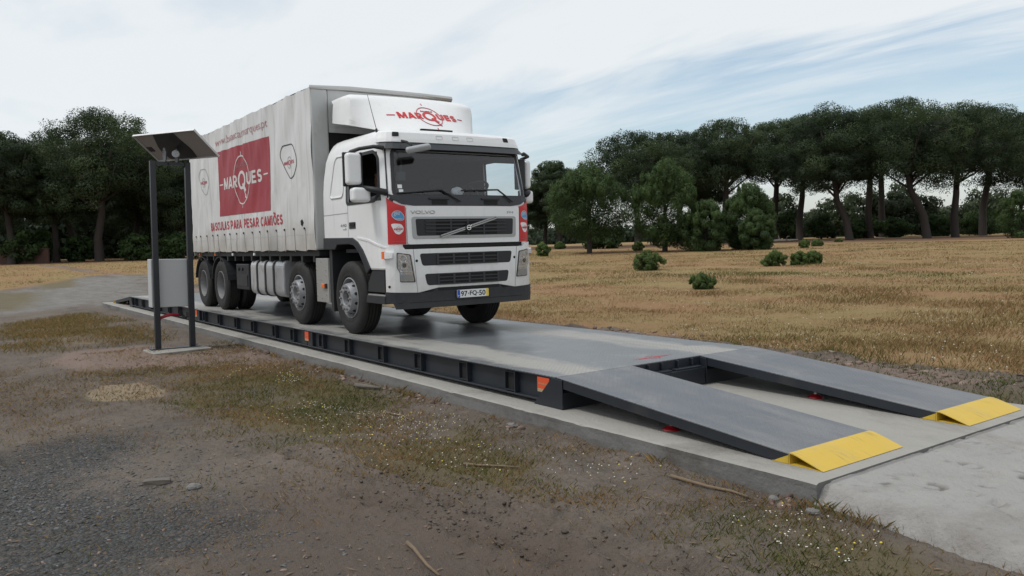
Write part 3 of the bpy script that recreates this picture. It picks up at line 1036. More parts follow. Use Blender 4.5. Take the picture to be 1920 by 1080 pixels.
def make_ground():
    cx0, cy0 = 6.036, -4.827
    a0 = YAW
    fine = np.linspace(a0 - R(42), a0 + R(42), 430)
    rest = np.linspace(a0 + R(42), a0 + R(318), 92)[1:-1]
    ang = np.concatenate([fine, rest])
    rr = np.concatenate([np.linspace(0.3, 1.8, 6), np.arange(2.0, 13, 0.042), 13 * 1.028 ** np.arange(0, 205)])
    A, RR = np.meshgrid(ang, rr)
    x = cx0 + RR * np.cos(A)
    y = cy0 + RR * np.sin(A)
    z = ground_z(x, y)
    nA, nR = len(ang), len(rr)
    idx = np.arange(nA * nR).reshape(nR, nA)
    i0, i1 = idx[:-1], idx[1:]
    q = np.stack([i0, np.roll(i0, -1, 1), np.roll(i1, -1, 1), i1], -1).reshape(-1, 4)
    n = nA * nR
    V = np.stack([x.ravel(), y.ravel(), z.ravel()], -1)
    V = np.vstack([V, [[cx0, cy0, float(ground_z(cx0, cy0))]]])
    X, Yv = V[:, 0], V[:, 1]
    D = np.hypot(X, Yv)
    side_r = np.clip((Yv - 3.6 + 1.6 * fbm(X, Yv, 0.5, 3, 80)) / 2.5, 0, 1)
    # the meadow: beyond the slab on the far side and past the gravel track
    far = np.clip((-X - 14 + (Yv + 3) * 0.35) / 8, 0, 1) * 0 + np.clip((D - 32) / 5, 0, 1)
    meadow = np.maximum(side_r, far)
    meadow = np.maximum(meadow, poly_mask(X, Yv, GRASS_L, 1.5) * 0.42)
    pth = poly_mask(X, Yv, PATH, 4.0)
    meadow = np.where(pth > 0.3, meadow * (1 - pth), meadow)
    strip = (Yv > 2.8) & (Yv < 7) & (X < 3)
    cl = np.exp(-((Yv - 4.3 - 0.25 * np.clip(-X, 0, 12) * 0.15) / 1.1) ** 2) * np.clip(0.75 + 1.3 * fbm(X, Yv, 0.9, 4, 90), 0, 1)
    meadow = np.clip(meadow - 0.85 * cl, 0, 1)
    green = np.maximum(poly_mask(X, Yv, GREEN_A, 0.6), poly_mask(X, Yv, GREEN_B, 0.7)) * np.clip(0.62 + 1.5 * fbm(X, Yv, 1.1, 3, 95), 0, 1)
    green = np.maximum(green, poly_mask(X, Yv, [(-36, -3.6), (-34, -0.4), (-23.8, -2.0), (-22.5, -3.4)], 2.0) * 0.8)
    green = np.maximum(green, poly_mask(X, Yv, [(-45.9, -0.2), (-48, 2.2), (-36, 0.9), (-35, -0.7)], 1.5))
    green = np.maximum(green, np.exp(-((Yv - 3.7) / 0.5) ** 2) * np.clip((X + 3) / 2, 0, 1) * 0.6)
    pines = [(-45, 92, 24), (-56, 88, 20), (-66, 70, 18), (-80, 62, 20), (-48, 45, 4), (-42, 47, 4), (-38, 49, 4), (-101, 8, 15), (-100, 24, 12), (-112, 0, 16)]
    lit = np.zeros_like(X)
    for px, py, pr in pines:
        lit = np.maximum(lit, np.clip(1.4 - np.hypot(X - px, Yv - py) / pr, 0, 1))
    attrs = dict(gravel=poly_mask(X, Yv, GRAVEL, 2.2), path=pth * 0.92, sand=poly_mask(X, Yv, SAND, 0.35),
                 pale=np.maximum(poly_mask(X, Yv, PALE, 0.9), cl * 0.62), green=green, meadow=meadow, litterzone=lit,
                 mud=np.clip(1.25 - np.hypot((X - 2.6) / 3.4, (Yv + 3.0) / 1.7), 0, 1))  # ellipse of rut mud and painted foreground darkening
    me = bpy.data.meshes.new('ground')
    fan = [[n, int(idx[0, k]), int(idx[0, (k + 1) % nA])] for k in range(nA)]
    loops = np.concatenate([q.ravel(), np.array(fan).ravel()])
    me.vertices.add(len(V))
    me.vertices.foreach_set('co', V.astype(np.float32).ravel())
    me.loops.add(len(loops))
    me.loops.foreach_set('vertex_index', loops.astype(np.int32))
    nf = len(q) + len(fan)
    st = np.concatenate([np.arange(len(q)) * 4, len(q) * 4 + np.arange(len(fan)) * 3])
    me.polygons.add(nf)
    me.polygons.foreach_set('loop_start', st.astype(np.int32))
    me.polygons.foreach_set('loop_total', np.concatenate([np.full(len(q), 4), np.full(len(fan), 3)]).astype(np.int32))
    me.update(calc_edges=True)
    for k, a in attrs.items():
        at = me.attributes.new(k, 'FLOAT', 'POINT')
        at.data.foreach_set('value', a.astype(np.float32))
    o = link('ground', me, MAT['ground'], smooth=True)
    tag(o, 'bare brown earth running out into a wide dry golden meadow', 'ground', kind='structure')


make_ground()

# foundation slab and the rough approach apron
SL_X0, SL_X1, SL_Y0, SL_Y1 = -22.9, 2.966, -0.2514, 3.24


def make_slab():
    bm = bmesh.new()
    xs = sorted(set([round(v, 3) for v in np.arange(SL_X0, -9, 0.22)] + [round(v, 3) for v in np.arange(-9, SL_X1, 0.045)] + [SL_X1]))
    ys = [SL_Y0, SL_Y0 + 0.025] + lin(SL_Y0 + 0.2, SL_Y1 - 0.2, 8) + [SL_Y1 - 0.02, SL_Y1]
    xa = np.array(xs)
    wav = dict(zip(xs, 0.018 * fbm(xa, xa * 0 + 0.5, 0.9, 3, 201) + 0.010 * fbm(xa, xa * 0 + 3.5, 7.0, 3, 202)))
    chip = dict(zip(xs, 0.05 * np.maximum(0, fbm(xa, xa * 0 + 9.5, 3.2, 4, 203) - 0.22)))

    def f(x, y):
        e = 0.0
        j = 0.0
        if y <= SL_Y0 + 0.03:
            j = wav[x] + (0.0 if y > SL_Y0 else chip[x])
            e = (-0.010 - chip[x]) if y == SL_Y0 else -0.5 * chip[x]
        elif y == SL_Y1:
            e = -0.012
        return (x, y + j, e)
    rows = grid(bm, f, xs, ys)
    low = {}
    ring = [(0, i) for i in range(len(xs))] + [(j, len(xs) - 1) for j in range(1, len(ys))] + [(len(ys) - 1, i) for i in range(len(xs) - 2, -1, -1)] + [(j, 0) for j in range(len(ys) - 2, 0, -1)]
    top = [rows[j][i] for j, i in ring]
    n = len(top)
    prev = top
    for q, zq in enumerate((-0.05, -0.10, -0.16, -0.5)):
        cur = []
        for v in top:
            k = 0.006 * float(vnoise(v.co.x * 6, zq * 40 + v.co.y, 204)) + 0.012 * float(vnoise(v.co.x * 1.5, zq * 9, 205))
            cur.append(bm.verts.new((v.co.x, v.co.y + (k if v.co.y < 0 else 0), zq)))
        for k in range(n):
            fc = bm.faces.new((prev[k], cur[k], cur[(k + 1) % n], prev[(k + 1) % n]))
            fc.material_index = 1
        prev = cur
    o = obj('foundation_slab', bm, [MAT['slab'], MAT['slab_side']])
    tag(o, 'long pale concrete foundation slab under the weighbridge', 'concrete slab', kind='structure')


make_slab()


def make_apron():
    xs = np.concatenate([np.arange(2.952, 6.4, 0.016), np.arange(6.5, 10, 0.1)])
    ys = np.concatenate([np.arange(-0.6, 3.4, 0.02), np.arange(3.45, 4.4, 0.05)])
    X, Y = np.meshgrid(xs, ys)
    z = -0.018 + 0.010 * fbm(X, Y, 1.4, 4, 5) + 0.006 * fbm(X, Y, 9, 3, 6) - 0.006 * np.clip(X - 3, 0, 5)
    pock = np.maximum(0, fbm(X, Y, 6.5, 3, 15) - 0.33)
    z = z - 0.10 * pock
    prints = [(3.42, 0.32, 0.4), (3.35, 0.95, 1.1), (3.62, 0.62, 0.2), (3.75, 0.95, 2.2), (4.02, 0.62, 0.7), (4.35, 1.35, 0.1), (4.15, 1.75, 1.5), (3.8, 1.7, 2.8), (4.6, 0.85, 0.3), (3.55, 1.45, 0.9), (4.75, 1.9, 2.0), (4.4, 0.35, 1.2), (3.9, 2.4, 0.4), (4.9, 2.6, 1.1), (5.3, 1.4, 0.5)]
    mudp = np.zeros_like(X)
    for px, py, a in prints:
        dx, dy = X - px, Y - py
        u = dx * math.cos(a) + dy * math.sin(a)
        v = -dx * math.sin(a) + dy * math.cos(a)
        rr = np.hypot(u, v * 1.15)
        z = z - 0.034 * np.exp(-((rr - 0.066) / 0.018) ** 2) * (u > -0.03) * np.clip(0.4 + 1.8 * fbm(X, Y, 11, 2, int(px * 40)), 0, 1.3) - 0.012 * np.exp(-(rr / 0.06) ** 2)
        mudp = np.maximum(mudp, np.exp(-((rr - 0.066) / 0.020) ** 2) * (u > -0.03) * np.clip(0.5 + 1.8 * fbm(X, Y, 11, 2, int(px * 40)), 0, 1))
    mudp = np.maximum(mudp, np.clip((fbm(X, Y, 7.5, 4, 16) - 0.42) * 4, 0, 0.8))
    mudp = np.maximum(mudp, np.clip(0.8 - np.abs(X - 2.99) / 0.03, 0, 0.6))
    lo = -0.16 - 0.22 * np.clip((X - 3.0) / 1.2, 0, 1) + 0.10 * fbm(X, Y * 0 + 1.3, 1.3, 4, 77)
    lo = np.where(X < 3.05, -0.18, lo)
    fall = np.clip((lo + 0.03 - Y) / 0.16, 0, 1)
    z = z - 0.2 * fall ** 1.3 + 0.03 * fall * (1 - fall) * fbm(X, Y, 8, 3, 8)
    hi = 3.55 + 0.25 * fbm(X, Y * 0, 1.1, 3, 78)
    z = z - 0.3 * np.clip((Y - hi) / 0.25, 0, 1)
    idx = np.arange(X.size).reshape(X.shape)
    q = np.stack([idx[:-1, :-1], idx[:-1, 1:], idx[1:, 1:], idx[1:, :-1]], -1).reshape(-1, 4)
    o = np_obj('concrete_apron', np.stack([X.ravel(), Y.ravel(), z.ravel()], -1), q, MAT['apron'], dict(mudprint=mudp.ravel()), smooth=True)
    tag(o, 'rough pale concrete apron with hoof prints in front of the yellow ramp toes', 'concrete apron', kind='structure')


make_apron()
# ------------------------------------------------------------------ weighbridge
HD, DW, LD = 0.305, 2.982, 19.77
JOINTS = [0.0, -6.26, -12.68, -LD]


def logo2d(cx, cy, half, lh):
    """the company mark: MAR-Q-UES with a dial ring round the Q, its pointer, ticks and side lines"""
    k = half / 1.17
    word = [block2d('MAR', cx - 1.17 * k, cx - 0.30 * k, cy - lh / 2, cy + lh / 2, 0.21),
            block2d('Q', cx - 0.27 * k, cx + 0.27 * k, cy - lh * 0.80, cy + lh * 0.78, 0.15),
            block2d('UES', cx + 0.30 * k, cx + 1.17 * k, cy - lh / 2, cy + lh / 2, 0.21)]
    r = 0.47 * k
    p0 = Vector((cx + 0.07 * k, cy - 0.14 * k))
    p1 = Vector((cx + 0.27 * k, cy - 0.38 * k))
    t = (p1 - p0).normalized()
    n = Vector((-t.y, t.x))
    w = 0.018 * k
    ptr = [p0 + n * w, p0 - n * w, p1 - t * 0.09 * k - n * w, p1 - t * 0.09 * k - n * 0.05 * k, p1, p1 - t * 0.09 * k + n * 0.05 * k, p1 - t * 0.09 * k + n * w]
    lines = [[tuple(v) for v in ptr],
             [(cx - 1.52 * k, cy - 0.013 * k), (cx - 1.26 * k, cy - 0.013 * k), (cx - 1.26 * k, cy + 0.013 * k), (cx - 1.52 * k, cy + 0.013 * k)],
             [(cx + 1.26 * k, cy - 0.013 * k), (cx + 1.52 * k, cy - 0.013 * k), (cx + 1.52 * k, cy + 0.013 * k), (cx + 1.26 * k, cy + 0.013 * k)],
             [(cx - 0.012 * k, cy + r), (cx + 0.012 * k, cy + r), (cx + 0.012 * k, cy + r + 0.07 * k), (cx - 0.012 * k, cy + r + 0.07 * k)],
             [(cx - 0.012 * k, cy - r - 0.07 * k), (cx + 0.012 * k, cy - r - 0.07 * k), (cx + 0.012 * k, cy - r), (cx - 0.012 * k, cy - r)]]
    return word, lines, (cx, cy, r, 0.022 * k)


def make_weighbridge():
    root = empty('weighbridge', (0, 0, 0))
    tag(root, 'long low truck weighbridge of dark steel carrying the white truck', 'weighbridge')
    ribs_near = [-0.72, -1.62, -2.66, -3.66, -4.72, -5.66, -6.86, -7.72, -8.86, -9.86, -10.98, -12.05, -13.2, -14.2, -15.2, -16.2, -17.2, -18.2, -19.1]
    for i in range(3):
        x1, x0 = JOINTS[i] - 0.004, JOINTS[i + 1] + 0.004
        bm = bmesh.new()
        box(bm, x0, x1, 0.0, DW, HD - 0.012, HD)
        obj('deck_plate', bm, MAT['deck'], root, bevel=0.002, seg=1)
        for s in (0, 1):
            def yy(a):
                return a if s == 0 else DW - a
            bm = bmesh.new()
            for a0, a1, z0, z1 in ((0.004, 0.16, HD - 0.024, HD - 0.0125), (0.060, 0.075, 0.062, HD - 0.024), (0.0, 0.17, 0.046, 0.062)):
                box(bm, x0, x1, min(yy(a0), yy(a1)), max(yy(a0), yy(a1)), z0, z1)
            # end plate of the module
            for xe in (x1 - 0.36, x0):
                box(bm, xe + (0.0 if xe == x0 else 0.14), xe + (0.2 if xe == x0 else 0.345), min(yy(0.012), yy(0.058)), max(yy(0.012), yy(0.058)), 0.063, HD - 0.025)
            obj('side_beam', bm, MAT['beam'], root, bevel=0.003, seg=1)
    bm = bmesh.new()
    # cross members and the box beams carrying the deck
    for k in range(20):
        x = -0.5 - k * 1.0
        box(bm, x - 0.05, x + 0.05, 0.18, DW - 0.18, 0.10, HD - 0.013)
    for y in (0.55, 1.15, 1.8, 2.4):
        box(bm, -LD + 0.02, -0.02, y - 0.05, y + 0.05, 0.07, 0.0995)
    for y in (0.30, DW - 0.30):
        for x in (-0.25, -6.26, -12.68, -19.4):
            box(bm, x - 0.09, x + 0.09, y - 0.09, y + 0.09, 0.001, 0.099)
    obj('under_frame', bm, MAT['beam'], root)
    for x in ribs_near:
        for s in (0, 1):
            def yy(a):
                return a if s == 0 else DW - a
            bm = bmesh.new()
            def b(x0, x1, a0, a1, z0, z1):
                box(bm, x0, x1, min(yy(a0), yy(a1)), max(yy(a0), yy(a1)), z0, z1)
            b(x + 0.030, x + 0.044, 0.003, 0.0595, 0.0625, HD - 0.0245)
            b(x - 0.16, x - 0.148, 0.018, 0.0595, 0.072, HD - 0.034)
            b(x - 0.147, x + 0.029, 0.018, 0.0595, HD - 0.044, HD - 0.034)
            b(x - 0.147, x + 0.029, 0.018, 0.0595, 0.072, 0.084)
            n0 = len(bm.faces)
            b(x - 0.1465, x + 0.0285, 0.052, 0.058, 0.085, HD - 0.045)
            bm.faces.ensure_lookup_table()
            for f in bm.faces[n0:]:
                f.material_index = 1
            obj('stiffener', bm, [MAT['beam'], MAT['void']], root)
    for xs_, w, lab in ((-0.205, 0.19, 1), (-6.265, 0.15, 0), (-12.69, 0.14, 0)):
        P = [(xs_ - w / 2, 0.13), (xs_ + w / 2 - 0.03 * lab, 0.13), (xs_ + w / 2, 0.275), (xs_ - w / 2, 0.275)]
        bm = bmesh.new()
        prism(bm, P, 'y', 0.004, 0.010)
        st = obj('sticker', bm, MAT['sticker'], root)
        bm = bmesh.new()
        box(bm, xs_ - w / 2 + 0.004, xs_ + w / 2 - 0.04 * lab - 0.004, 0.002, 0.0038, 0.132, 0.162)
        obj('sticker_caption', bm, MAT['sticker_pale'], st)
        bm = block2d('MARQUES', xs_ - w / 2 + 0.02, xs_ + w / 2 - 0.03, 0.205, 0.222)
        obj('sticker_lettering', wrap(bm, lambda a, c, o: Vector((a, 0.004 - o, c)), 0.0012, 0.001), MAT['sticker_pale'], st)
    # end beam between the front ramps with its ledge and lugs
    for xe, sg in ((0.0, 1), (-LD, -1)):
        bm = bmesh.new()
        def bx(a0, a1, y0, y1, z0, z1):
            box(bm, min(xe + sg * a0, xe + sg * a1), max(xe + sg * a0, xe + sg * a1), y0, y1, z0, z1)
        bx(-0.03, -0.005, 0.18, DW - 0.18, 0.02, HD - 0.014)
        bx(0.004, 0.09, 1.02, 2.01, 0.002, 0.19)
        bx(0.02, 0.085, 1.12, 1.50, 0.192, 0.212)
        bx(0.02, 0.085, 1.56, 1.96, 0.192, 0.212)
        for y in (1.22, 1.42, 1.66, 1.88):
            bx(-0.004, 0.03, y - 0.006, y + 0.006, 0.215, HD - 0.014)
        obj('end_beam', bm, MAT['beam'], root, bevel=0.003, seg=1)
    # mark painted on the deck between the ramps
    word, lines, (cx, cy, r, w) = logo2d(1.57, -0.265, 0.225, 0.05)
    bm = join2d(*word, flat2d(lines), ring2d(cx, cy, r, r, w))
    obj('deck_marking', wrap(bm, lambda a, c, o: Vector((-0.53 - c, a, HD + o)), 0.0014, 0.0010), MAT['letter_red'], root)
    return root


make_weighbridge()


def make_ramp(x, y0, w, L, t, he, sgn, label):
    root = empty('access_ramp', (x, y0, 0), 0 if sgn > 0 else math.pi)
    tag(root, label, 'ramp', 'steel access ramps at the weighbridge ends')
    ang = math.atan2(HD - he, L)
    def pt(s, n):
        return (0.004 + s * math.cos(ang) - n * math.sin(ang) * -1 * -1, HD - s * math.sin(ang) - n * math.cos(ang))
    Ls = L / math.cos(ang)
    ya, yb = (0, w) if sgn > 0 else (-w, 0)
    A = [(0.004, HD - 0.0005), (L, he), (L - 0.002, he - 0.010), (0.004, HD - 0.0105)]
    bm = bmesh.new()
    prism(bm, A, 'y', ya, yb)
    obj('tread_plate', bm, MAT['ramp'], root, bevel=0.002, seg=1)
    for yy in (ya + 0.003, yb - 0.053):
        bm = bmesh.new()
        prism(bm, [(0.10, HD - 0.0195), (L - 0.004, he - 0.0108), (L - 0.03, 0.006), (L - 0.16, 0.006), (0.10, HD - 0.105)], 'y', yy, yy + 0.05)
        obj('side_beam', bm, MAT['beam'], root, bevel=0.003, seg=1)
    bm = bmesh.new()
    for k in range(6):
        s = 0.35 + k * 0.38
        z = HD - s * math.tan(ang) - 0.012
        prism(bm, [(s - 0.03, z), (s + 0.03, z - 0.06 * math.tan(ang)), (s + 0.03, z - 0.055), (s - 0.03, z - 0.055)], 'y', ya + 0.054, yb - 0.054)
    obj('cross_bar', bm, MAT['beam'], root)
    # support box at the upper end with slanted cheek plates
    for yy in ((ya - 0.006, ya + 0.006), (yb - 0.006, yb + 0.006)):
        bm = bmesh.new()
        outer = (abs(yy[0]) < 0.02) if sgn > 0 else (abs(yy[1]) < 0.02)
        P = [(-0.35, 0.003), (0.095, 0.003), (0.095, HD - 0.022), (-0.065, HD - 0.0135), (-0.12, HD - 0.07)] if outer else [(0.004, 0.003), (0.095, 0.003), (0.095, HD - 0.022), (0.004, HD - 0.0135)]
        prism(bm, P, 'y', *yy)
        obj('cheek_plate', bm, MAT['beam'], root, bevel=0.002, seg=1)
    bm = bmesh.new()
    box(bm, 0.006, 0.09, ya + 0.008, yb - 0.008, 0.002, 0.16)
    obj('support_box', bm, MAT['beam'], root)
    # yellow toe: hollow folded wedge open at its ends
    nose = [(L - 0.002, he + 0.002), (L + 0.03, he + 0.001), (L + 0.07, he - 0.008), (L + t - 0.05, 0.022), (L + t, 0.004)]
    inn = [(px - 0.004, pz - 0.006) for px, pz in nose]
    bm = bmesh.new()
    prism(bm, nose + [(L + t - 0.012, 0.004)] + inn[::-1][1:], 'y', ya, yb)
    prism(bm, [(L - 0.14, 0.001), (L + t - 0.012, 0.001), (L + t - 0.012, 0.0038), (L - 0.14, 0.0038)], 'y', ya, yb)
    prism(bm, [(L - 0.004, 0.004), (L + 0.004, 0.004), (L + 0.004, he - 0.006), (L - 0.004, he - 0.006)], 'y', ya, yb)
    for yy in (ya, yb - 0.006):
        prism(bm, [(L - 0.13, 0.0042), (L - 0.006, 0.0042), (L - 0.006, he - 0.014)], 'y', yy - 0.002 if yy == ya else yy + 0.002, yy + 0.004 if yy == ya else yy + 0.008)
    tag(obj('yellow_toe', bm, MAT['yellow'], root), 'folded yellow toe of the ramp')
    for fy in (ya + 0.165, yb - 0.165):
        bm = bmesh.new()
        tube(bm, [(1.32, fy, 0.001), (1.32, fy, 0.012), (1.32, fy, 0.03), (1.32, fy, 0.036)], [0.075, 0.07, 0.032, 0.026], 20)
        ft = obj('anchor_foot', bm, MAT['foot_red'], root, smooth=False)
        bm = bmesh.new()
        tube(bm, [(1.32, fy, 0.034), (1.32, fy, 0.085)], 0.011, 8)
        tube(bm, [(1.32, fy, 0.040), (1.32, fy, 0.052)], 0.022, 6)
        obj('bolt', bm, MAT['steel'], ft)
    return root


RL, RT, RHE = 2.582, 0.269, 0.079
make_ramp(0, 0.0, 1.006, RL, RT, RHE, 1, 'dark tread plate ramp with yellow toe nearest the muddy verge, beside the orange sticker')
make_ramp(0, DW - 0.954, 0.954, RL, RT, RHE, 1, 'dark tread plate ramp with yellow toe on the meadow side, beyond the open gap')
make_ramp(-LD, 0.0, 1.006, RL - 0.15, RT, RHE, -1, 'small far ramp sloping down behind the truck past the solar post')
make_ramp(-LD, DW - 0.954, 0.954, RL - 0.15, RT, RHE, -1, 'far ramp hidden largely behind the truck wheels on the meadow side')

# ------------------------------------------------------------------ solar post with its enclosure
def make_stand():
    px, py = -8.9, -1.33
    gzv = -0.085
    root = empty('solar_post', (px, py, gzv))
    root.rotation_euler = (R(-1.0), 0, 0)
    tag(root, 'dark twin-legged post frame carrying a tilted solar panel and a grey cabinet', 'solar post')
    pw = 0.09
    for y in (-0.30, 0.27):
        bm = bmesh.new()
        box(bm, -pw / 2, pw / 2, y - pw / 2, y + pw / 2, 0.012, 3.225)
        obj('post', bm, MAT['post'], root, bevel=0.006)
    bm = bmesh.new()
    box(bm, -0.09, 0.13, -0.44, 0.39, 0.0, 0.012)
    bp = obj('base_plate', bm, MAT['post'], root, bevel=0.003)
    for x in (-0.06, 0.10):
        for y in (-0.41, 0.36):
            bm = bmesh.new()
            tube(bm, [(x, y, 0.012), (x, y, 0.05)], 0.009, 8)
            tube(bm, [(x, y, 0.013), (x, y, 0.028)], 0.018, 6)
            obj('anchor_bolt', bm, MAT['steel'], bp)
    bm = bmesh.new()
    box(bm, -0.03, 0.03, -0.252, 0.222, 3.16, 3.215)
    obj('cross_bar', bm, MAT['post'], root, bevel=0.003)
    # cabinet, fixed between the posts from behind
    bm = bmesh.new()
    box(bm, -0.30, -0.048, -0.37, 0.275, 0.71, 1.545)
    cab = obj('cabinet', bm, MAT['cabinet'], root, bevel=0.012, seg=3)
    bm = bmesh.new()
    box(bm, -0.325, -0.303, -0.362, 0.267, 0.718, 1.537)
    obj('door', bm, MAT['cabinet'], cab, bevel=0.006)
    for y in (-0.2, -0.05, 0.1):
        bm = bmesh.new()
        tube(bm, [(-0.17, y, 0.709), (-0.17, y, 0.65)], 0.018, 8)
        obj('cable_gland', bm, MAT['black'], cab)
    for a in (0.10, 0.13):
        bm = bmesh.new()
        tube(bm, [(-0.17, a, 0.66), (-0.16, a + 0.03, 0.56), (-0.15, a + 0.08, 0.50), (-0.15, a + 0.13, 0.52), (-0.12, a + 0.12, 0.6)], 0.010, 6)
        obj('cable_loop', bm, MAT['black'], cab)
    bm = bmesh.new()
    pts = [(-0.08, -0.30, 0.02), (-0.08, -0.30, 0.34), (-0.08, -0.285, 0.45), (-0.075, -0.23, 0.53), (-0.05, -0.13, 0.565), (-0.08, -0.05, 0.575), (-0.12, 0.05, 0.565), (-0.15, 0.09, 0.56)]
    tube(bm, pts, 0.028, 10)
    obj('conduit', bm, MAT['conduit'], root, smooth=True)
    # tilted panel on a hinged bracket
    cy, cz, psi, tilt, L, Wd = -1.187, 3.413, 0.505, 0.618, 1.447, 0.674
    e = Vector((math.cos(psi), math.sin(psi), 0))
    f = Vector((math.sin(psi) * math.cos(tilt), -math.cos(psi) * math.cos(tilt), math.sin(tilt)))
    n = e.cross(f).normalized()
    c = Vector((-8.88 - px, cy - py - 0.057, cz - gzv))
    mw = Matrix(((e.x, f.x, n.x, c.x), (e.y, f.y, n.y, c.y), (e.z, f.z, n.z, c.z), (0, 0, 0, 1)))
    up = 1 if n.z > 0 else -1
    def local(name, bm, m, par, **k):
        bm.transform(mw)
        return obj(name, bm, m, par, **k)
    bm = bmesh.new()
    for x0, x1, y0, y1 in ((-L / 2, L / 2, -Wd / 2, -Wd / 2 + 0.012), (-L / 2, L / 2, Wd / 2 - 0.012, Wd / 2), (-L / 2, -L / 2 + 0.012, -Wd / 2 + 0.0125, Wd / 2 - 0.0125), (L / 2 - 0.012, L / 2, -Wd / 2 + 0.0125, Wd / 2 - 0.0125)):
        box(bm, x0, x1, y0, y1, -0.017, 0.017)
    sp = local('solar_panel', bm, MAT['panel_frame'], root)
    bm = bmesh.new()
    box(bm, -L / 2 + 0.013, L / 2 - 0.013, -Wd / 2 + 0.013, Wd / 2 - 0.013, 0.004 * up, 0.009 * up)
    local('backsheet', bm, MAT['panel_back'], sp)
    bm = bmesh.new()
    box(bm, -L / 2 + 0.0135, L / 2 - 0.0135, -Wd / 2 + 0.0135, Wd / 2 - 0.0135, 0.0095 * up, 0.014 * up)
    local('cell_glass', bm, MAT['panel_cell'], sp)
    bm = bmesh.new()
    box(bm, -0.69, -0.57, -0.09, 0.03, -0.022, 0.0035)
    jb = local('junction_box', bm, MAT['black'], sp, bevel=0.006)
    bm = bmesh.new()
    tube(bm, [(-0.58, -0.05, -0.012), (-0.5, -0.14, -0.014), (-0.42, -0.22, -0.016), (-0.3, -0.25, -0.02)], 0.008, 6)
    local('lead', bm, MAT['black'], jb)
    # dark sheet imitating shade under the middle, curved brackets and the hinge disc
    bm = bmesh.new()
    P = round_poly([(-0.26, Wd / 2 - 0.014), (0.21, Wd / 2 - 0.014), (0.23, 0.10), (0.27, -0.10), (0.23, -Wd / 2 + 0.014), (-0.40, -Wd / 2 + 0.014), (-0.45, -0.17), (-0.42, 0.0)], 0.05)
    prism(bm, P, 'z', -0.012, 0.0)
    mp = local('shadow_sheet', bm, MAT['post'], sp)
    tip = Vector((0, -0.015, 3.225))
    for yo in (-0.10, 0.10):
        bm = bmesh.new()
        a = Vector((0.0, yo, 3.215))
        pr = [(-0.09, 3.213), (0.09, 3.213), (0.10, 3.36), (0.03, 3.44), (-0.05, 3.44), (-0.10, 3.36)]
        prism(bm, pr, 'x', yo * 0 - 0.0, 0.012)
        bm.free()
        bm = bmesh.new()
        prism(bm, round_poly([(-0.08, 3.212), (0.10, 3.212), (0.15, 3.36), (0.06, 3.46), (-0.06, 3.46), (-0.10, 3.36)], 0.04), 'y', yo - 0.008, yo + 0.008)
        br = obj('bracket', bm, MAT['post'], root)
        bm = bmesh.new()
        for k in range(6):
            t = R(200 - k * 28)
            tube(bm, [(0.02 + 0.085 * math.cos(t), yo - 0.015, 3.35 + 0.085 * math.sin(t)), (0.02 + 0.085 * math.cos(t), yo + 0.015, 3.35 + 0.085 * math.sin(t))], 0.008, 6)
        obj('bracket_bolt', bm, MAT['steel'], br)
    bm = bmesh.new()
    tube(bm, [(0.10, 0.07, 3.345), (0.175, 0.04, 3.345)], 0.062, 24)
    obj('hinge_disc', bm, MAT['rim'], root, bevel=0.006)
    bm = bmesh.new()
    tube(bm, [(0.03, -0.05, 3.2), (0.04, -0.03, 3.1), (0.05, 0.04, 3.06), (0.05, 0.12, 3.08), (0.04, 0.19, 3.13), (0.02, 0.23, 3.15)], 0.011, 8)
    obj('cable', bm, MAT['black'], root, smooth=True)


make_stand()
bm = bmesh.new()
P = round_poly([(-9.05, -1.86), (-8.28, -1.84), (-8.40, -0.86), (-9.1, -0.88)], 0.05)
prism(bm, P, 'z', -0.35, -0.0862)
tag(obj('footing', bm, MAT['slab'], None, bevel=0.008), 'small concrete footing under the solar post', 'footing', kind='structure')
# ------------------------------------------------------------------ the truck (local axes: u forward, v to its left, z up from the deck)
TR = empty('box_truck', (-5.093, 1.4173, HD), -0.0173)
tag(TR, 'white curtain-sided truck with red lettering standing on the weighbridge', 'truck')
HW = 1.215
SARC = 0.445


def plan(s):
    a = abs(s)
    if a <= 0.95:
        u, v = 1.42 - 0.05 * (a / 0.95) ** 2, a
    elif a <= 0.95 + SARC:
        t = (a - 0.95) / SARC * math.pi / 2
        u, v = 1.07 + 0.30 * math.cos(t), 0.95 + 0.265 * math.sin(t)
    else:
        u, v = 1.07 - (a - 0.95 - SARC), HW
    return u, math.copysign(v, s)


def cab_pt(s, z):
    u, v = plan(s)
    df = interp(z, [1.3, 1.82, 1.95, 2.57, 2.70, 2.80, 2.85], [0.0, 0.0, -0.02, -0.15, -0.17, -0.20, -0.27])
    a = abs(s)
    k = 1.0 if a < 1.2 else max(0.0, 1 - (a - 1.2) / 0.8)
    ww = interp(z, [2.0, 2.57, 2.70, 2.80, 2.85], [1.0, 0.982, 0.968, 0.945, 0.90])
    u = u + df * k
    if u < -0.1 and a > 1.4:
        u += interp(z, [2.2, 2.5, 2.7, 2.85], [0, 0.06, 0.20, 0.34]) * (-0.1 - u) / 0.68
    return Vector((u, v * ww, z))


def SF(s, z, off=0.0):
    p = cab_pt(s, z)
    a = cab_pt(s + 0.01, z) - cab_pt(s - 0.01, z)
    b = cab_pt(s, z + 0.01) - cab_pt(s, z - 0.01)
    return p + a.cross(b).normalized() * off


def BF(s, z, off=0.0):
    """bumper surface: a little ahead of the cab"""
    u, v = plan(s)
    p = Vector((u + 0.035 + 0.02 * max(0, 0.75 - z), v * 1.008, z))
    u2, v2 = plan(s + 0.01)
    u1, v1 = plan(s - 0.01)
    n = Vector((v2 - v1, -(u2 - u1), 0)).normalized()
    return p + n * off


def sd(u):
    """developed coordinate of a point u along the right-hand (near) side"""
    return u - 2.465


def part(name, bm, m, par=TR, **k):
    return obj(name, bm, m, par, **k)


